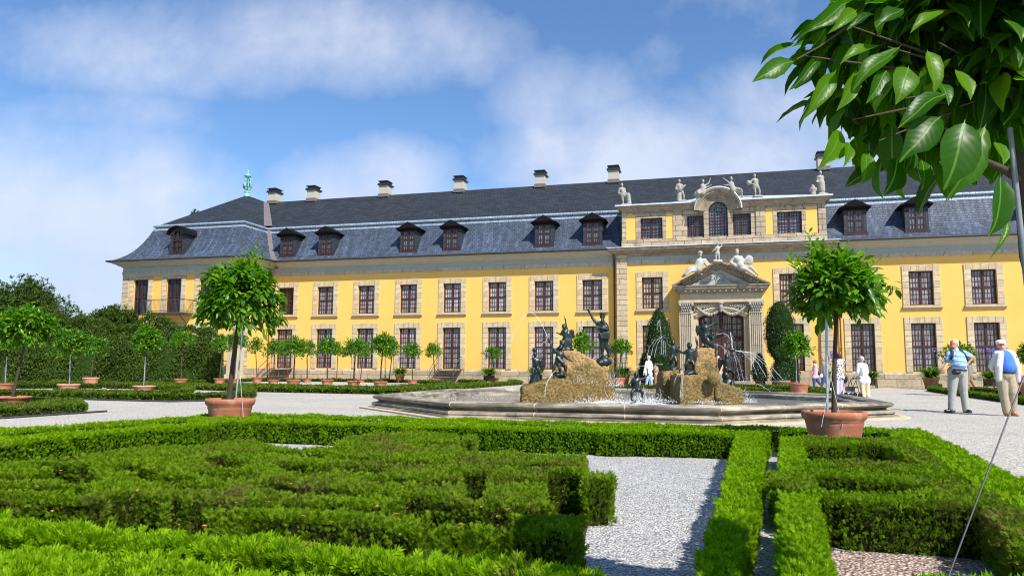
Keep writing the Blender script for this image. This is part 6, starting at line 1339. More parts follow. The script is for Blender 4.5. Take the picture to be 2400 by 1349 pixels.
PM = dict(stripe=stripe_mat('blue and white striped cotton'), spots=spot_mat('black and white spotted fabric'), greytr=cloth('grey trousers', (.34, .35, .32)), khaki=cloth('khaki trousers', (.36, .30, .21)), blue=cloth('bright blue shirt', (.05, .17, .62)), pale=cloth('pale grey jacket', (.62, .62, .58)),
    white=cloth('white knit', (.86, .86, .86), .04), lav=cloth('lavender trousers', (.52, .50, .80)), peach=cloth('peach trousers', (.80, .58, .34)), pink=cloth('pink jacket', (.72, .40, .42)), jeans=cloth('dark blue jeans', (.035, .07, .18), .3), ljeans=cloth('light blue jeans', (.30, .45, .72)), black=mat('black leather', (.015, .015, .017), .4, .2),
    brownsh=mat('tan leather shoes', (.42, .19, .07), .5, .15), hairw=mat('white hair', (.75, .74, .72), .7, .15, 60, bump=.01), hairg=mat('grey curly hair', (.42, .42, .43), .8, .3, 70, bump=.015), hairr=mat('dark red brown hair', (.085, .025, .02), .6, .3, 60, bump=.01), hairb=mat('dark blond hair', (.26, .17, .09), .7, .3, 60, bump=.01),
    belt=mat('brown belt', (.10, .03, .02), .5, .1), purple=mat('purple bag', (.30, .02, .18), .5, .2), greysh=cloth('grey shirt', (.22, .22, .23)), brown=cloth('brown trousers', (.30, .17, .07)), eye=mat('dark eye', (.02, .015, .01), .3, 0), tan=cloth('tan top', (.62, .46, .30)), orange=cloth('salmon shirt', (.75, .36, .26)), strap=mat('black webbing', (.02, .02, .024), .8, .1))
def person(label, feet, L, pts, dz, skin, top, trousers, shoes, hair, face, sleeve='long', vox=.011, fat=1.0, belly=0., extras=None, coat=None, hairpr=None, group=None, cut=0., topz=1.0, bottom_w=1.0, hr=1.0, d=None, tuck=False):
    if d is None: d = Vector((*G(*feet), 0)).dot(FWD)
    J = JP(d, pts, dz); P, f = body(J, L, fat, True, hr, face, .92); v = f['v']; u = L
    o = Vector((*[(v['anL'][i]+v['anR'][i])/2 for i in (0, 1)], 0))
    t = remesh('person', P, vox, M[skin], None, o, 1); tag(t, label, 'person', group)
    up_, fc, sd, hd = f['up'], f['f'], f['sd'], f['hd']
    def piece(nm, prs, m, vx=vox, sm=2): p_ = remesh(nm, prs, vx, PM[m], t, o, sm); return p_
    # shirt
    ch, pe, mid = f['ch'], f['pe'], f['mid']; nk = v['neck']; s_ = 1.0
    fr = fc*belly
    T = [('c', v['shL']*.9+v['shR']*.1, v['shR']*.9+v['shL']*.1, .055*u, .055*u), ('c', nk-up_*.01*u, ch, .040*u, .06*u)]
    for a, b in (('shL', 'shR'), ('shR', 'shL')): T.append(('c', ch*.9+pe*.1+(v[a]-v[b])*.18, mid+(v[a]-v[b])*.14, .072*u*fat, .070*u*fat))
    T.append(('c', ch*.6+mid*.4, mid+fr, .092*u*fat, .092*u*fat))
    if tuck: T.append(('c', mid+fr, mid*.55+pe*.45+fr*.8+up_*.03*u, .092*u*fat, .080*u*fat))
    else: T += [('c', mid+fr, pe+fr*.6+up_*.02*u, .092*u*fat, .086*u*fat), ('c', v['hipL']+up_*.02*u, v['hipR']+up_*.02*u, .068*u*fat*topz, .068*u*fat*topz)]
    for s in 'LR':
        sh, el, ha = v['sh'+s], v['el'+s], v['ha'+s]
        if sleeve == 'long': T += [('c', sh, el, .043*u, .034*u), ('c', el, el*.12+ha*.88, .034*u, .026*u)]
        else: T.append(('c', sh, sh*.35+el*.65, .046*u, .043*u))
    if cut: 
        for s in 'LR': T.append(('c', v['hip'+s], v['hip'+s]-Vector((0, 0, cut*u)), .080*u*fat, .088*u*fat))
    piece('shirt' if not coat else 'jacket', T, top)
    # trousers
    Q = [('c', v['hipL']+up_*.02*u, v['hipR']+up_*.02*u, .072*u*fat, .072*u*fat)]
    if tuck: Q.append(('c', (v['hipL']+v['hipR'])/2, (v['hipL']+v['hipR'])/2+fr*.5+up_*.020*u, .088*u*fat, .092*u*fat))
    for s in 'LR': Q += [('c', v['hip'+s], v['kn'+s], .072*u*fat**.6, .056*u), ('c', v['kn'+s], v['an'+s]+Vector((0, 0, .012*u)), .054*u, .038*u*bottom_w)]
    piece('trousers', Q, trousers)
    S_ = []
    for s in 'LR': to = v.get('to'+s, v['an'+s]+fc*.09*u-Vector((0, 0, .02*u))); a_ = v['an'+s]; g0 = Vector((a_.x, a_.y, .022*u)); g1 = Vector((to.x, to.y, .019*u)); S_ += [('c', g0-(g1-g0)*.35, g1+(g1-g0)*.15, .030*u, .026*u), ('c', g0, a_, .026*u, .024*u)]
    piece('shoes', S_, shoes, vox*.9)
    if hairpr is None: hairpr = lambda: [('e', hd+up_*.030*u-fc*.020*u, (.054*u*hr, .054*u*hr, .046*u*hr), f['R']), ('e', hd-fc*.026*u-up_*.004*u, (.053*u*hr, .042*u*hr, .048*u*hr), f['R'])]
    else: hp_ = hairpr; hairpr = lambda: hp_(hd, up_, fc, sd, u)
    piece('hair', hairpr(), hair, vox*.9, 1)
    e_ = MB()
    for s in (-1, 1): e_.ball(hd+fc*.050*u*hr+sd*s*.018*u+up_*.008*u, .0055*u, 0, 6)
    e_.build('eyes', PM['eye'], t, tuple(-o))
    if extras: extras(t, o, v, u, fc, sd, up_, hd, d)
    return t
def add(t, o, name, mb, m): return mb.build(name, PM.get(m) or M[m], t, tuple(-o))
def ex_m1(t, o, v, u, fc, sd, up_, hd, d):
    b = MB(); mid_ = (v['hipL']+v['hipR'])/2+Vector((0, 0, .035*u)); r = .112*u
    b.tube([mid_-FWD*.02+(RIGHT*cos(2*pi*k/20)*1.02+FWD*sin(2*pi*k/20))*.186 for k in range(21)], .018, 6); add(t, o, 'belt', b, 'belt')
    pk = remesh('waist_pouch', [('e', PD(2231.5, 872, d)-FWD*.17, (.11, .06, .055))], .012, PM['black'], t, o, 1)
    for (a, c) in (((2227, 822), (2222, 842)), ((2247, 819), (2262, 846))):
        s = MB(); A_, B_ = PD(*a, d), PD(*c, d); w = RIGHT*.028
        pts = [A_+FWD*.02+Vector((0, 0, .04)), A_-FWD*.10, A_*.5+B_*.5-FWD*.14, B_-FWD*.10, B_+FWD*.08]
        s.grid([[p-w, p+w] for p in pts]); s.grid([[p+w-FWD*.01, p-w-FWD*.01] for p in pts]); add(t, o, 'backpack_strap', s, 'strap')
    cl = remesh('collar', [('c', v['neck']+sd*.03, v['neck']-sd*.03-fc*.01, .052, .052), ('c', v['neck']-FWD*.06, v['neck']-FWD*.12-Vector((0, 0, .10)), .035, .012)], .010, PM['white'], t, o, 1)
person('man in a blue and white striped polo shirt and grey trousers, hand on hip', (2245, 966), 1.74,
    dict(head=(2236, 807), neck=(2238, 819), shL=(2225, 829), shR=(2256, 827), elL=(2220, 851), haL=(2209, 860), elR=(2283, 836), haR=(2268, 855), hipL=(2235, 873), hipR=(2254, 871), knL=(2232, 915), knR=(2258, 914), anL=(2230, 960), anR=(2264, 961), toL=(2219, 965), toR=(2266, 969), belly=(2244, 852)),
    {'belly': -.07, 'haR': .05, 'elR': .05, 'haL': -.1, 'toR': -.12}, 'skin_red', 'stripe', 'greytr', 'black', 'hairw', (-RIGHT*.75-FWD*.65), 'short', fat=1.14, belly=.05, extras=ex_m1, bottom_w=1.2, tuck=True)
def ex_m2(t, o, v, u, fc, sd, up_, hd, d):
    remesh('cap', [('e', hd+up_*.050*u+fc*.006*u, (.062*u, .070*u, .026*u)), ('e', hd+up_*.036*u+fc*.045*u, (.045*u, .035*u, .010*u))], .010, PM['white'], t, o, 1)
    # open jacket: two hanging fronts and a back
    jk = [('c', v['shL']*.80+v['shR']*.20+Vector((0, 0, .01)), v['shL'], .058*u, .050*u), ('c', v['shR']*.80+v['shL']*.20+Vector((0, 0, .01)), v['shR'], .058*u, .050*u)]
    for s in 'LR': jk += [('c', v['sh'+s], v['el'+s], .043*u, .038*u), ('c', v['el'+s], v['ha'+s]*.8+v['el'+s]*.2, .038*u, .030*u)]
    for (a, b_, c_) in (((2340, 831), (2335, 858), (2337, 888)), ((2368, 831), (2378, 860), (2381, 890))): A_, B_, C_ = [PD(*q_, d)-FWD*q2 for q_, q2 in ((a, .06), (b_, .09), (c_, .07))]; jk += [('c', A_, B_, .085, .088), ('c', B_, C_, .088, .06)]
    for x in (2346, 2356, 2366): jk.append(('c', PD(x, 832, d)+FWD*.12, PD(x, 886, d)+FWD*.13, .07, .06))
    remesh('jacket', jk, .011, PM['pale'], t, o, 2)
    b = MB(); mid_ = (v['hipL']+v['hipR'])/2+Vector((0, 0, .045*u)); b.tube([mid_-FWD*.015+(RIGHT*cos(2*pi*k/20)*1.02+FWD*sin(2*pi*k/20))*.178 for k in range(21)], .018, 6); add(t, o, 'belt', b, 'black')
    s = MB(); pts = [PD(2369, 824, d)+FWD*.0, PD(2372, 835, d)-FWD*.15, PD(2378, 860, d)-FWD*.15, PD(2386, 880, d)-FWD*.05]; s.grid([[p-RIGHT*.014, p+RIGHT*.014] for p in pts]); add(t, o, 'shoulder_strap', s, 'strap')
    remesh('shoulder_bag', [('e', PD(2389, 884, d), (.07, .06, .10))], .012, PM['purple'], t, o, 1)
    gl = MB()
    for s_ in (-1, 1): c = hd+fc*.058*u+sd*s_*.018*u+up_*.008*u; gl.tube([c+(sd*cos(a*pi/5)+up_*sin(a*pi/5)*.8)*.013*u for a in range(11)], .0022, 4, 0, False)
    gl.tube([hd+fc*.058*u-sd*.006*u+up_*.01*u, hd+fc*.058*u+sd*.006*u+up_*.01*u], .002, 4); add(t, o, 'glasses', gl, 'black')
person('man in a white flat cap, pale jacket, blue shirt and khaki trousers, walking', (2358, 974), 1.76,
    dict(head=(2347, 809), neck=(2350, 821), shL=(2337, 830), shR=(2371, 830), elL=(2330, 858), haL=(2350, 872), elR=(2384, 856), haR=(2362, 872), hipL=(2346, 881), hipR=(2365, 880), knL=(2352, 922), knR=(2370, 919), anL=(2360, 968), anR=(2374, 962), toL=(2356, 976), toR=(2376, 971), belly=(2356, 860)),
    {'haL': .26, 'haR': .26, 'elL': .1, 'elR': .1, 'belly': -.05, 'toL': -.12, 'toR': -.1, 'knR': -.06}, 'skin', 'blue', 'khaki', 'brownsh', 'hairw', (-RIGHT*.45-FWD*.9), 'long', fat=1.08, belly=.03, extras=ex_m2, bottom_w=1.25, tuck=True)
def ex_bag(px, py_, s=(.11, .08, .17), m='black', nm='handbag', strap=None):
    def f(t, o, v, u, fc, sd, up_, hd, d):
        remesh(nm, [('e', PD(px, py_, d)-FWD*.02, s)], .016, PM[m], t, o, 1)
        if strap: st_ = MB(); st_.tube([PD(*q_, d)-FWD*.13 for q_ in strap], .012, 4); add(t, o, 'bag_strap', st_, m)
    return f
bob = lambda hd, up_, fc, sd, u: [('e', hd+up_*.014*u-fc*.014*u, (.066*u, .066*u, .062*u)), ('e', hd-up_*.02*u-fc*.02*u, (.062*u, .05*u, .045*u))]
person('woman in a black and white spotted top and lavender trousers, seen from behind', (1965, 929), 1.63,
    dict(head=(1966, 834), neck=(1966, 841), shL=(1956, 846), shR=(1976, 846), elL=(1955, 862), haL=(1958, 868), elR=(1981, 860), haR=(1980, 855), hipL=(1960, 881), hipR=(1971, 881), knL=(1961, 904), knR=(1970, 904), anL=(1961, 925), anR=(1970, 925)), {'haL': .2, 'haR': .28, 'elR': .1}, 'skin', 'spots', 'lav', 'lav', 'hairr', FWD, 'short', vox=.015, hairpr=bob, extras=ex_bag(1979, 887, (.12, .09, .18), strap=[(1975, 845), (1979, 860), (1979, 878)]), cut=.03, bottom_w=1.3, fat=1.05)
person('stooping grey haired woman in a long white jacket and peach trousers pushing a walker', (2028, 930), 1.58,
    dict(head=(2018, 841), neck=(2019, 849), shL=(2012, 855), shR=(2029, 856), elL=(2010, 872), haL=(2006, 885), elR=(2036, 872), haR=(2014, 884), hipL=(2020, 888), hipR=(2031, 888), knL=(2021, 909), knR=(2033, 909), anL=(2023, 927), anR=(2034, 927), belly=(2024, 872)), {'haL': .15, 'haR': .25, 'elR': .1}, 'skin', 'white', 'peach', 'white', 'hairg', (-RIGHT*.4+FWD*.9), 'long', vox=.015, hairpr=bob, cut=.05, bottom_w=1.4, fat=1.1)
person('woman in a pink jacket and dark jeans striding left near the palace wall', (1910, 908), 1.62,
    dict(head=(1908.5, 847.5), neck=(1909, 852), shL=(1907, 856), shR=(1913, 856), elL=(1905, 866), haL=(1903, 875), elR=(1916, 866), haR=(1914, 874), hipL=(1908, 881), hipR=(1913, 881), knL=(1908, 893), knR=(1917, 893), anL=(1908, 905), anR=(1925, 903)), {'shL': -.15, 'shR': .1}, 'skin', 'pink', 'jeans', 'black', 'hairb', -RIGHT, 'long', vox=.018, hairpr=bob, extras=ex_bag(1919, 874, (.10, .08, .13), strap=[(1911, 856), (1918, 868)]), cut=.02, d=41)
person('person in grey shirt and jeans with a colourful bag, mostly hidden by the steel post', (1932, 910), 1.7,
    dict(head=(1931, 843), neck=(1931, 848.5), shL=(1928, 852), shR=(1936, 852), elL=(1926, 863), haL=(1925, 873), elR=(1938, 863), haR=(1936, 873), hipL=(1930, 878), hipR=(1935, 878), knL=(1929, 893), knR=(1937, 893), anL=(1925, 907), anR=(1940, 906)), {}, 'skin', 'greysh', 'jeans', 'black', 'hairb', -RIGHT, 'long', vox=.018, extras=ex_bag(1925, 880, (.13, .08, .12), 'white', 'shopping_bag'), d=41)
person('grey haired man in an open white jacket and light jeans, walking left behind the fountain', (1521, 903), 1.74,
    dict(head=(1520, 838), neck=(1521, 844), shL=(1515, 849), shR=(1525, 849), elL=(1512, 862), haL=(1509, 874), elR=(1529, 862), haR=(1524, 872), hipL=(1517, 873), hipR=(1523, 873), knL=(1517, 887), knR=(1525, 887), anL=(1515, 900), anR=(1528, 900)), {}, 'skin', 'white', 'ljeans', 'white', 'hairg', -RIGHT-FWD*.3, 'long', vox=.018, extras=ex_bag(1528, 886, (.09, .07, .12), 'pale', 'shoulder_bag', [(1519, 850), (1526, 876)]), cut=.05, d=43)
person('white haired man in a salmon shirt passing behind the stepped rock', (1688, 905), 1.74,
    dict(head=(1682, 839), neck=(1683, 845), shL=(1679, 850), shR=(1690, 850), elL=(1677, 862), haL=(1682, 868), elR=(1693, 863), haR=(1686, 868), hipL=(1684, 876), hipR=(1690, 876), knL=(1685, 890), knR=(1690, 890), anL=(1685, 903), anR=(1692, 903)), {}, 'skin_red', 'orange', 'greysh', 'black', 'hairw', -RIGHT*.7-FWD*.7, 'short', vox=.018, d=42)
person('person in a tan top standing among the tubs left of the portal', (1539, 903), 1.66,
    dict(head=(1538, 848), neck=(1539, 852.5), shL=(1535, 856), shR=(1543, 856), elL=(1533, 866), haL=(1534, 874), elR=(1545, 866), haR=(1544, 874), hipL=(1537, 878), hipR=(1541, 878), knL=(1536, 890), knR=(1542, 890), anL=(1536, 901), anR=(1542, 901)), {}, 'skin', 'tan', 'brown', 'black', 'hairb', -FWD, 'short', vox=.018, d=46)
person('person in brown trousers with a grey bag walking right, half hidden behind the striped man', (2278, 908), 1.72,
    dict(head=(2266, 841), neck=(2267, 847), shL=(2264, 852), shR=(2273, 852), elL=(2264, 864), haL=(2268, 874), elR=(2278, 864), haR=(2277, 872), hipL=(2267, 876), hipR=(2273, 876), knL=(2267, 890), knR=(2275, 890), anL=(2268, 904), anR=(2283, 904)), {}, 'skin', 'greysh', 'brown', 'brownsh', 'hairg', RIGHT, 'long', vox=.018, extras=ex_bag(2283, 884, (.12, .07, .12), 'greysh', 'shoulder_bag', [(2270, 852), (2281, 876)]), d=40)
# walker
d_ = Vector((*G(2006, 930), 0)).dot(FWD); w0 = Vector((*G(2003, 929), 0)); t = thing('walker', 'black wheeled walker with a seat and basket in front of the stooping woman', 'walker', tuple(w0))
def WP(x, y_, dz=0): return PD(x, y_, d_)+FWD*dz-w0
b = MB()
for dz in (-.22, .22): b.tube([WP(2006, 884, dz), WP(2000, 890, dz), WP(1993, 908, dz), WP(1989, 926, dz)], .014, 6); b.tube([WP(2000, 890, dz), WP(2004, 908, dz), WP(2010, 926, dz)], .014, 6); b.tube([WP(1990, 918, dz), WP(2010, 918, dz)], .012, 6)
b.tube([WP(1992, 912, -.22), WP(1992, 912, .22)], .012, 6); b.build('frame', M['metal_dark'], t)
b = MB(); c = WP(1997, 907); b.box(c.x-.17, c.x+.15, c.y-.2, c.y+.2, c.z-.02, c.z+.02); b.build('seat', PM['black'], t)
b = MB(); c = WP(1993, 910); b.box(c.x-.16, c.x+.14, c.y-.18, c.y+.18, c.z-.10, c.z+.06); b.build('basket', M['metal_dark'], t)
for (x, y_) in ((1989, 926), (2010, 926)):
    for dz in (-.22, .22):
        c = WP(x, y_, dz); c.z = .085; b = MB(); b.prism([(.085*cos(a*pi/8), .085*sin(a*pi/8)) for a in range(16)], 'y', -.015, .015); b.build('wheel', PM['black'], t, tuple(c))
for dz in (-.22, .22): b = MB(); b.tube([WP(2006, 884, dz), WP(2011, 886, dz)], .02, 6); b.build('handle', PM['black'], t)

# ------------------------------------------------------------------ benches, board, stairs, gate
def bench(label, x0, x1, ytop, ybase):
    a = Vector((*G((x0+x1)/2, ybase), 0)); d = a.dot(FWD); k = d/FPX; W_ = (x1-x0)*k; H = (ybase-ytop)*k
    t = thing('stone_bench', label, 'bench', tuple(a), 'stone benches along the hedge wall', rz=-.05)
    b = MB(); b.box(-W_/2, W_/2, -.24, .24, H-.10, H); b.box(-W_/2+.03, W_/2-.03, -.21, .21, H-.13, H-.10); b.build('slab', M['stone_grey'], t)
    for s in (-1, 1):
        b = MB(); x = s*W_*.36; b.prism([(x-.16, 0), (x+.16, 0), (x+.11, .08), (x+.07, .2), (x+.14, H-.13), (x-.14, H-.13), (x-.07, .2), (x-.11, .08)], 'y', -.17, .17); b.build('leg', M['stone_grey'], t)
bench('pale stone bench cut by the left edge of the picture', -8, 62, 876, 897)
bench('pale stone bench between the second and third potted trees from the left edge', 187, 267, 875, 893)
bench('pale stone bench left of the dark information board', 364, 430, 874, 890)
a = Vector((*G(441, 893), 0)); d = a.dot(FWD); k = d/FPX
t = thing('information_board', 'dark information board on two posts in front of the hedge wall', 'sign', tuple(a))
def bp_(x, y_): p = PD(x, y_, d)-a; return p
for x in (432, 449.5): b = MB(); p = bp_(x, 826); b.tube([(p.x, p.y, 0), (p.x, p.y, p.z)], .035, 6); b.build('post', M['metal_dark'], t)
p0, p1 = bp_(433, 855), bp_(449, 826); b = MB(); b.grid([[p0-FWD*.03, Vector((p1.x, p1.y, p0.z))-FWD*.03], [Vector((p0.x, p0.y, p1.z))-FWD*.03, p1-FWD*.03]], 0, False); b.grid([[Vector((p1.x, p1.y, p0.z))+FWD*.03, p0+FWD*.03], [p1+FWD*.03, Vector((p0.x, p0.y, p1.z))+FWD*.03]], 0, False); b.build('panel', mat('slate blue panel', (.03, .045, .07), .5, .05), t)
b = MB()
for i in range(13):
    zz = p1.z-.30-i*.042; x0_, x1_ = .18, .80-(i*37 % 5)*.03
    A_ = p0*(1-x0_)+p1*x0_; B_ = p0*(1-x1_)+p1*x1_
    if i == 6: continue
    b.face([Vector((A_.x, A_.y, zz))-FWD*.035, Vector((B_.x, B_.y, zz))-FWD*.035, Vector((B_.x, B_.y, zz+.02))-FWD*.035, Vector((A_.x, A_.y, zz+.02))-FWD*.035])
c = (p0+p1)/2; b.face([Vector((c.x, c.y, p1.z-.20))-FWD*.035-RIGHT*.04, Vector((c.x, c.y, p1.z-.20))-FWD*.035+RIGHT*.04, Vector((c.x, c.y, p1.z-.08))-FWD*.035+RIGHT*.05, Vector((c.x, c.y, p1.z-.08))-FWD*.035-RIGHT*.05])
b.build('lettering', M['marble'], t)
def stairs(label, xc):
    t = thing('metal_stairs', label, 'stairs', (xc, D, 0), 'metal stairs at the palace wall')
    b = MB()
    for i in range(5): b.box(-.85, .85, -.42-.30*(i+1), -.42-.30*i+.02, .93-.18*(i+1), .93-.18*(i+1)+.04)
    b.box(-.85, .85, -.45, -.13, .90, .95); b.build('treads', M['rail'], t)
    for s in (-1, 1):
        b = MB(); b.tube([(s*.88, -.15, .9), (s*.88, -.45, .9), (s*.88, -2.0, .05)], .04, 5); b.build('stringer', M['metal_dark'], t)
        b = MB(); b.tube([(s*.88, -.25, 1.85), (s*.88, -.5, 1.85), (s*.88, -2.0, .95), (s*.88, -2.0, .05)], .025, 5); b.tube([(s*.88, -.35, .9), (s*.88, -.35, 1.85)], .02, 5); b.tube([(s*.88, -.5, 1.4), (s*.88, -2.0, .5)], .015, 5); b.build('handrail', M['rail'], t)
stairs('grey metal stairs near the big left tree, at the long wall\'s leftmost ground floor door', LX[0]); stairs('grey metal stairs right of the pointed crowned tree, at the half open door', LX[4])
a = PY(549, 888, D-5.0); a.z = 0; d = a.dot(FWD); k = d/FPX; H = (888-780)*k
t = thing('gate_pier', 'sandstone gate pier with a carved vase on top, behind the big left tree', 'gate pier', tuple(a))
b = MB(); b.box(-.42, .42, -.42, .42, 0, H-.3); b.box(-.5, .5, -.5, .5, 0, .5); b.box(-.55, .55, -.55, .55, H-.3, H-.2); b.box(-.48, .48, -.48, .48, H-.2, H-.08); b.box(-.58, .58, -.58, .58, H-.08, H); b.build('pier', M['stone'], t)
b = MB(); b.lathe([(.25, 0), (.12, .08), (.28, .3), (.32, .48), (.18, .60), (.20, .66), (.10, .78), (.03, .86)], (0, 0, H), 14); b.build('vase', M['stone_grey'], t)
gm = mat('teal painted iron', (.02, .10, .10), .5, .1)
g0 = PY(534, 888, D-5.1); g0.z = 0; t = thing('iron_gate', 'teal painted iron gate between the hedge wall and the stone pier', 'gate', tuple(g0))
b = MB()
for i in range(9): b.tube([(-1.6+i*.2, 0, .05), (-1.6+i*.2, 0, 1.5)], .02, 5)
for z in (.15, .8, 1.45): b.tube([(-1.65, 0, z), (.05, 0, z)], .025, 5)
b.tube([(-1.6, 0, .15), (-.8, 0, .8), (0, 0, .15)], .02, 5); b.build('gate_leaf', gm, t); b = MB(); b.box(.02, .14, -.06, .06, 0, 2.2); b.build('gate_post', gm, t)

# ------------------------------------------------------------------ the tree hanging in over the top right corner
rg = np.random.default_rng(200); rd = random.Random(200)
NL = [(0,0,0),(.07,-.015,0),(.07,0,0),(.07,.015,0),(.16,-.20,.035),(.16,0,.0),(.16,.20,.035),(.32,-.37,.075),(.32,0,.015),(.32,.37,.075),(.50,-.42,.08),(.50,0,.01),(.50,.42,.08),(.68,-.35,.05),(.68,0,-.02),(.68,.35,.05),(.84,-.19,.0),(.84,0,-.06),(.84,.19,.0),(1.0,0,-.15)]
NT_ = []
for i in range(5):
    a = 1+3*i; NT_ += [(a, a+3, a+4), (a, a+4, a+1), (a+1, a+4, a+5), (a+1, a+5, a+2)]
NT_ += [(0, 1, 2), (0, 2, 3), (16, 19, 17), (17, 19, 18)]
NT_ = [(a, b, c) for a, b, c in NT_]
m_, n, b_, o_ = newmat('large glossy leaf with veins'); M['bigleaf'] = m_
gg = n.add('ShaderNodeNewGeometry'); uvn = n.add('ShaderNodeUVMap'); sp = n.add('ShaderNodeSeparateXYZ', inp={'Vector': (uvn, 0)})
r = n.ramp((gg, 'Random Per Island'), [(0, (.012, .055, .002)), (.6, (.034, .115, .003)), (1, (.09, .19, .004))])
av = n.math('ABSOLUTE', (sp, 1)); vein = n.math('SINE', n.math('MULTIPLY', n.math('SUBTRACT', (sp, 0), n.math('MULTIPLY', av, .55)), 62.0))
vr = n.ramp(n.math('MULTIPLY', n.math('ADD', vein, 1.0), .5), [(.86, (0, 0, 0)), (1, (1, 1, 1))]); mid_ = n.ramp(av, [(.015, (1, 1, 1)), (.035, (0, 0, 0))])
vm = n.math('MAXIMUM', n.math('MULTIPLY', vr, .06), mid_); cm_ = n.mix(vm, r, (.10, .22, .025))
n.l.new(cm_.outputs[2], b_.inputs['Base Color']); b_.inputs['Roughness'].default_value = .33; b_.inputs['Specular IOR Level'].default_value = .13
bpn = n.add('ShaderNodeBump', inp={'Strength': .10, 'Distance': .0010, 'Height': n.math('ADD', n.math('MULTIPLY', vein, -.5), n.math('MULTIPLY', mid_, -1.5))}); n.l.new(bpn.outputs[0], b_.inputs['Normal'])
tl = n.add('ShaderNodeBsdfTranslucent'); tm_ = n.mix(1.0, (cm_, 2), (2.1, 2.5, .2), 'MULTIPLY'); n.l.new(tm_.outputs[2], tl.inputs['Color'])
ms = n.add('ShaderNodeMixShader'); ms.inputs[0].default_value = .40; n.l.new(b_.outputs[0], ms.inputs[1]); n.l.new(tl.outputs[0], ms.inputs[2]); n.l.new(ms.outputs[0], o_.inputs[0])
def near_leaves(name, P, Dr, Nr, LL, Wd, parent, loc):
    V, F = place(NL, NT_, P, Dr, Nr, LL, Wd)
    k = len(NL); T = np.array(NL); lp = len(P)
    # gentle waviness and twist
    V = V.reshape(lp, k, 3); ph = np.random.default_rng(9).random(lp)*6; V[:, :, 2] += (np.sin(T[None, :, 0]*9+ph[:, None])*.02+T[None, :, 1]*np.sin(T[None, :, 0]*5+ph[:, None]*2)*.10)*LL[:, None]; V = V.reshape(-1, 3)
    o = np_mesh(name, V, F, M['bigleaf'], parent, loc, True)
    uv = o.data.uv_layers.new(name='UVMap'); idx = F.ravel() % k; uv.data.foreach_set('uv', T[idx][:, :2].astype(np.float32).ravel())
    return o
base = PD(2440, 1500, 1.85); base.z = 0
NTREE = thing('potted_tree', 'near tree with large glossy leaves hanging in over the top right corner of the view', 'potted tree', tuple(base))
K = []      # leaves that can be told apart: base px, tip px, width px, distance, facing
for (bx0, by0, tx, ty, w_, d, fz) in ((1866,140,1771,183,46,1.72,.3), (2115,108,2003,190,50,1.70,.9), (2130,152,2108,234,66,1.66,.6), (2172,112,2200,212,46,1.66,.5), (2222,213,2112,283,60,1.62,.9), (2208,268,2117,368,70,1.62,.7), (2262,276,2226,436,96,1.58,.8), (2312,286,2236,462,62,1.62,.4), (2238,162,2284,226,50,1.66,.8), (2352,44,2402,88,44,1.6,.9),
    (1962,160,1890,272,40,1.72,.1), (1990,5,1868,90,42,1.74,.0), (1975,305,1930,392,54,1.74,-.2), (2030,352,2028,428,44,1.72,-.2), (2105,368,2084,456,62,1.68,-.3), (2345,405,2338,548,70,1.62,-.3), (2068,106,1975,132,32,1.70,.8), (1925,130,1860,205,36,1.74,.0), (2010,160,1975,250,44,1.71,-.3), (2050,30,1990,60,30,1.7,.7), (2215,25,2140,60,34,1.66,.8),
    (2160,370,2170,440,44,1.66,-.3), (2205,370,2240,460,60,1.64,.5), (1905,110,1935,70,34,1.75,.1), (2330,330,2360,380,40,1.6,-.2), (2080,160,2040,235,40,1.69,.3), (2200,190,2230,240,36,1.66,.3), (1990,330,1985,385,32,1.73,-.2), (2140,345,2130,400,34,1.68,-.3), (2360,500,2335,600,20,1.62,.1), (2120,20,2060,50,40,1.68,.6), (2010,20,1950,70,36,1.72,.1)):
    a, c = PD(bx0, by0, d+.02), PD(tx, ty, d-.02); L = (c-a).length; K.append((np.array(a), np.array(c-a), np.array(-FWD*(1.0)+Vector((0, 0, 1))*fz+RIGHT*.15), L, w_*d/FPX*1.18))
P = np.array([k[0] for k in K]); Dr = np.array([k[1] for k in K]); Nr = np.array([k[2] for k in K]); LL = np.array([k[3] for k in K]); WW_ = np.array([k[4] for k in K])
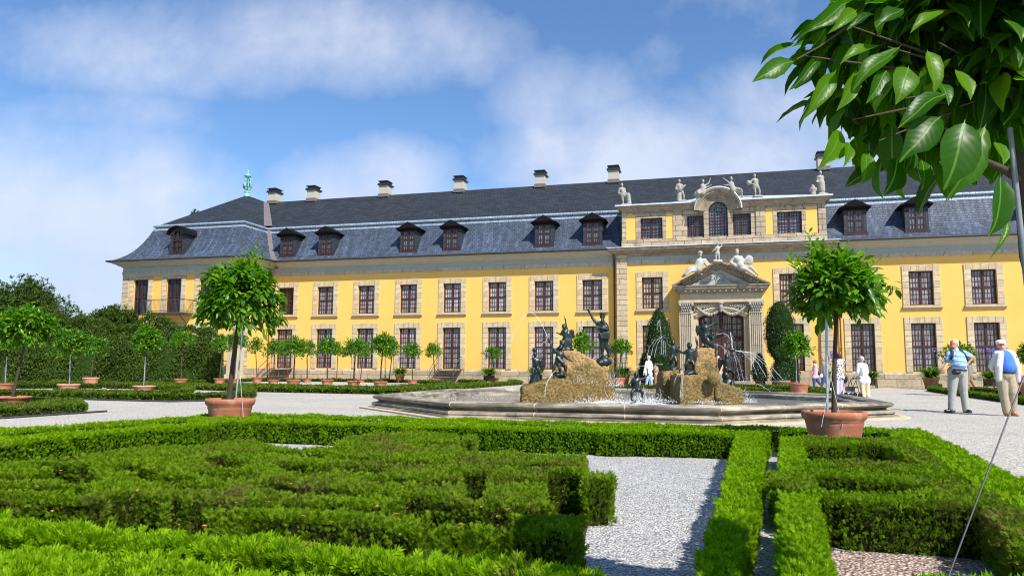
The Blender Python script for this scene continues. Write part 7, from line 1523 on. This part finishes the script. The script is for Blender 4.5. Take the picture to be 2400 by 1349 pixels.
# filling foliage inside the crown, thinner at its rim
CC = np.array(PD(2370, 40, 2.0)); RX, RZ = .50, .37; nt = 500
u_ = unit(rg.normal(0, 1, (nt, 3))); rr = rg.random(nt)**.40; tips = CC+u_*rr[:, None]*np.array([RX, RX*.8, RZ])
pp, dd_, nn, l2 = leaf_cluster(rg, tips, u_, 5, .150, .035, .75)
dot = np.array([Vector(p-np.array(base)+0).dot(FWD) for p in pp])
okk = np.array([(Vector(p).dot(FWD) > 1.45) for p in pp]); pp, dd_, nn, l2 = pp[okk], dd_[okk], nn[okk], l2[okk]
bb = np.array(base)
P = np.concatenate([P, pp])-bb; Dr = np.concatenate([Dr, dd_]); Nr = np.concatenate([Nr, nn]); WW_ = np.concatenate([WW_, l2*.47]); LL = np.concatenate([LL, l2])
near_leaves('crown', P, Dr, Nr, LL, WW_, NTREE, (0, 0, 0))
b = MB(); B3 = lambda x, y_, d: PD(x, y_, d)-base
tr0 = B3(2470, 950, 1.84); b.tube([(.03, 0, .3), tr0, B3(2412, 600, 1.84), B3(2394, 420, 1.86), B3(2385, 250, 1.9), B3(2380, 60, 1.95)], [.030, .026, .022, .021, .019, .012], 10)
b.tube([B3(2394, 425, 1.86), B3(2350, 395, 1.80), B3(2300, 372, 1.75), B3(2215, 300, 1.70)], [.011, .009, .006, .003], 7)
for (x, y_) in ((2200, 100), (2080, 110), (1990, 60), (1880, 130), (2120, 230), (2060, 330), (2250, 250), (2000, 280)): b.tube([B3(2385, 240, 1.9), B3((x+2385)/2, (y_+200)/2, 1.85), B3(x, y_, 1.73)], [.006, .004, .0015], 6)
b.tube([B3(1990, 60, 1.73), B3(1920, 110, 1.73), B3(1866, 140, 1.72)], [.003, .0025, .002], 5); b.build('trunk', M['bark'], NTREE)
b = MB(); b.tube([B3(2475, 1300, 1.76), B3(2400, 610, 1.78), B3(2367, 300, 1.80)], .0062, 8); b.build('stake', mat('dull grey tube', (.16, .18, .19), .6, .2, 20), NTREE)
b = MB(); b.tube([B3(2432, 800, 1.76), B3(2360, 985, 1.70), B3(2222, 1352, 1.62), B3(2190, 1440, 1.6)], .0019, 6); b.build('wire', M['rail'], NTREE)
pot_mesh(NTREE, .34, .40, (0, 0, 0))
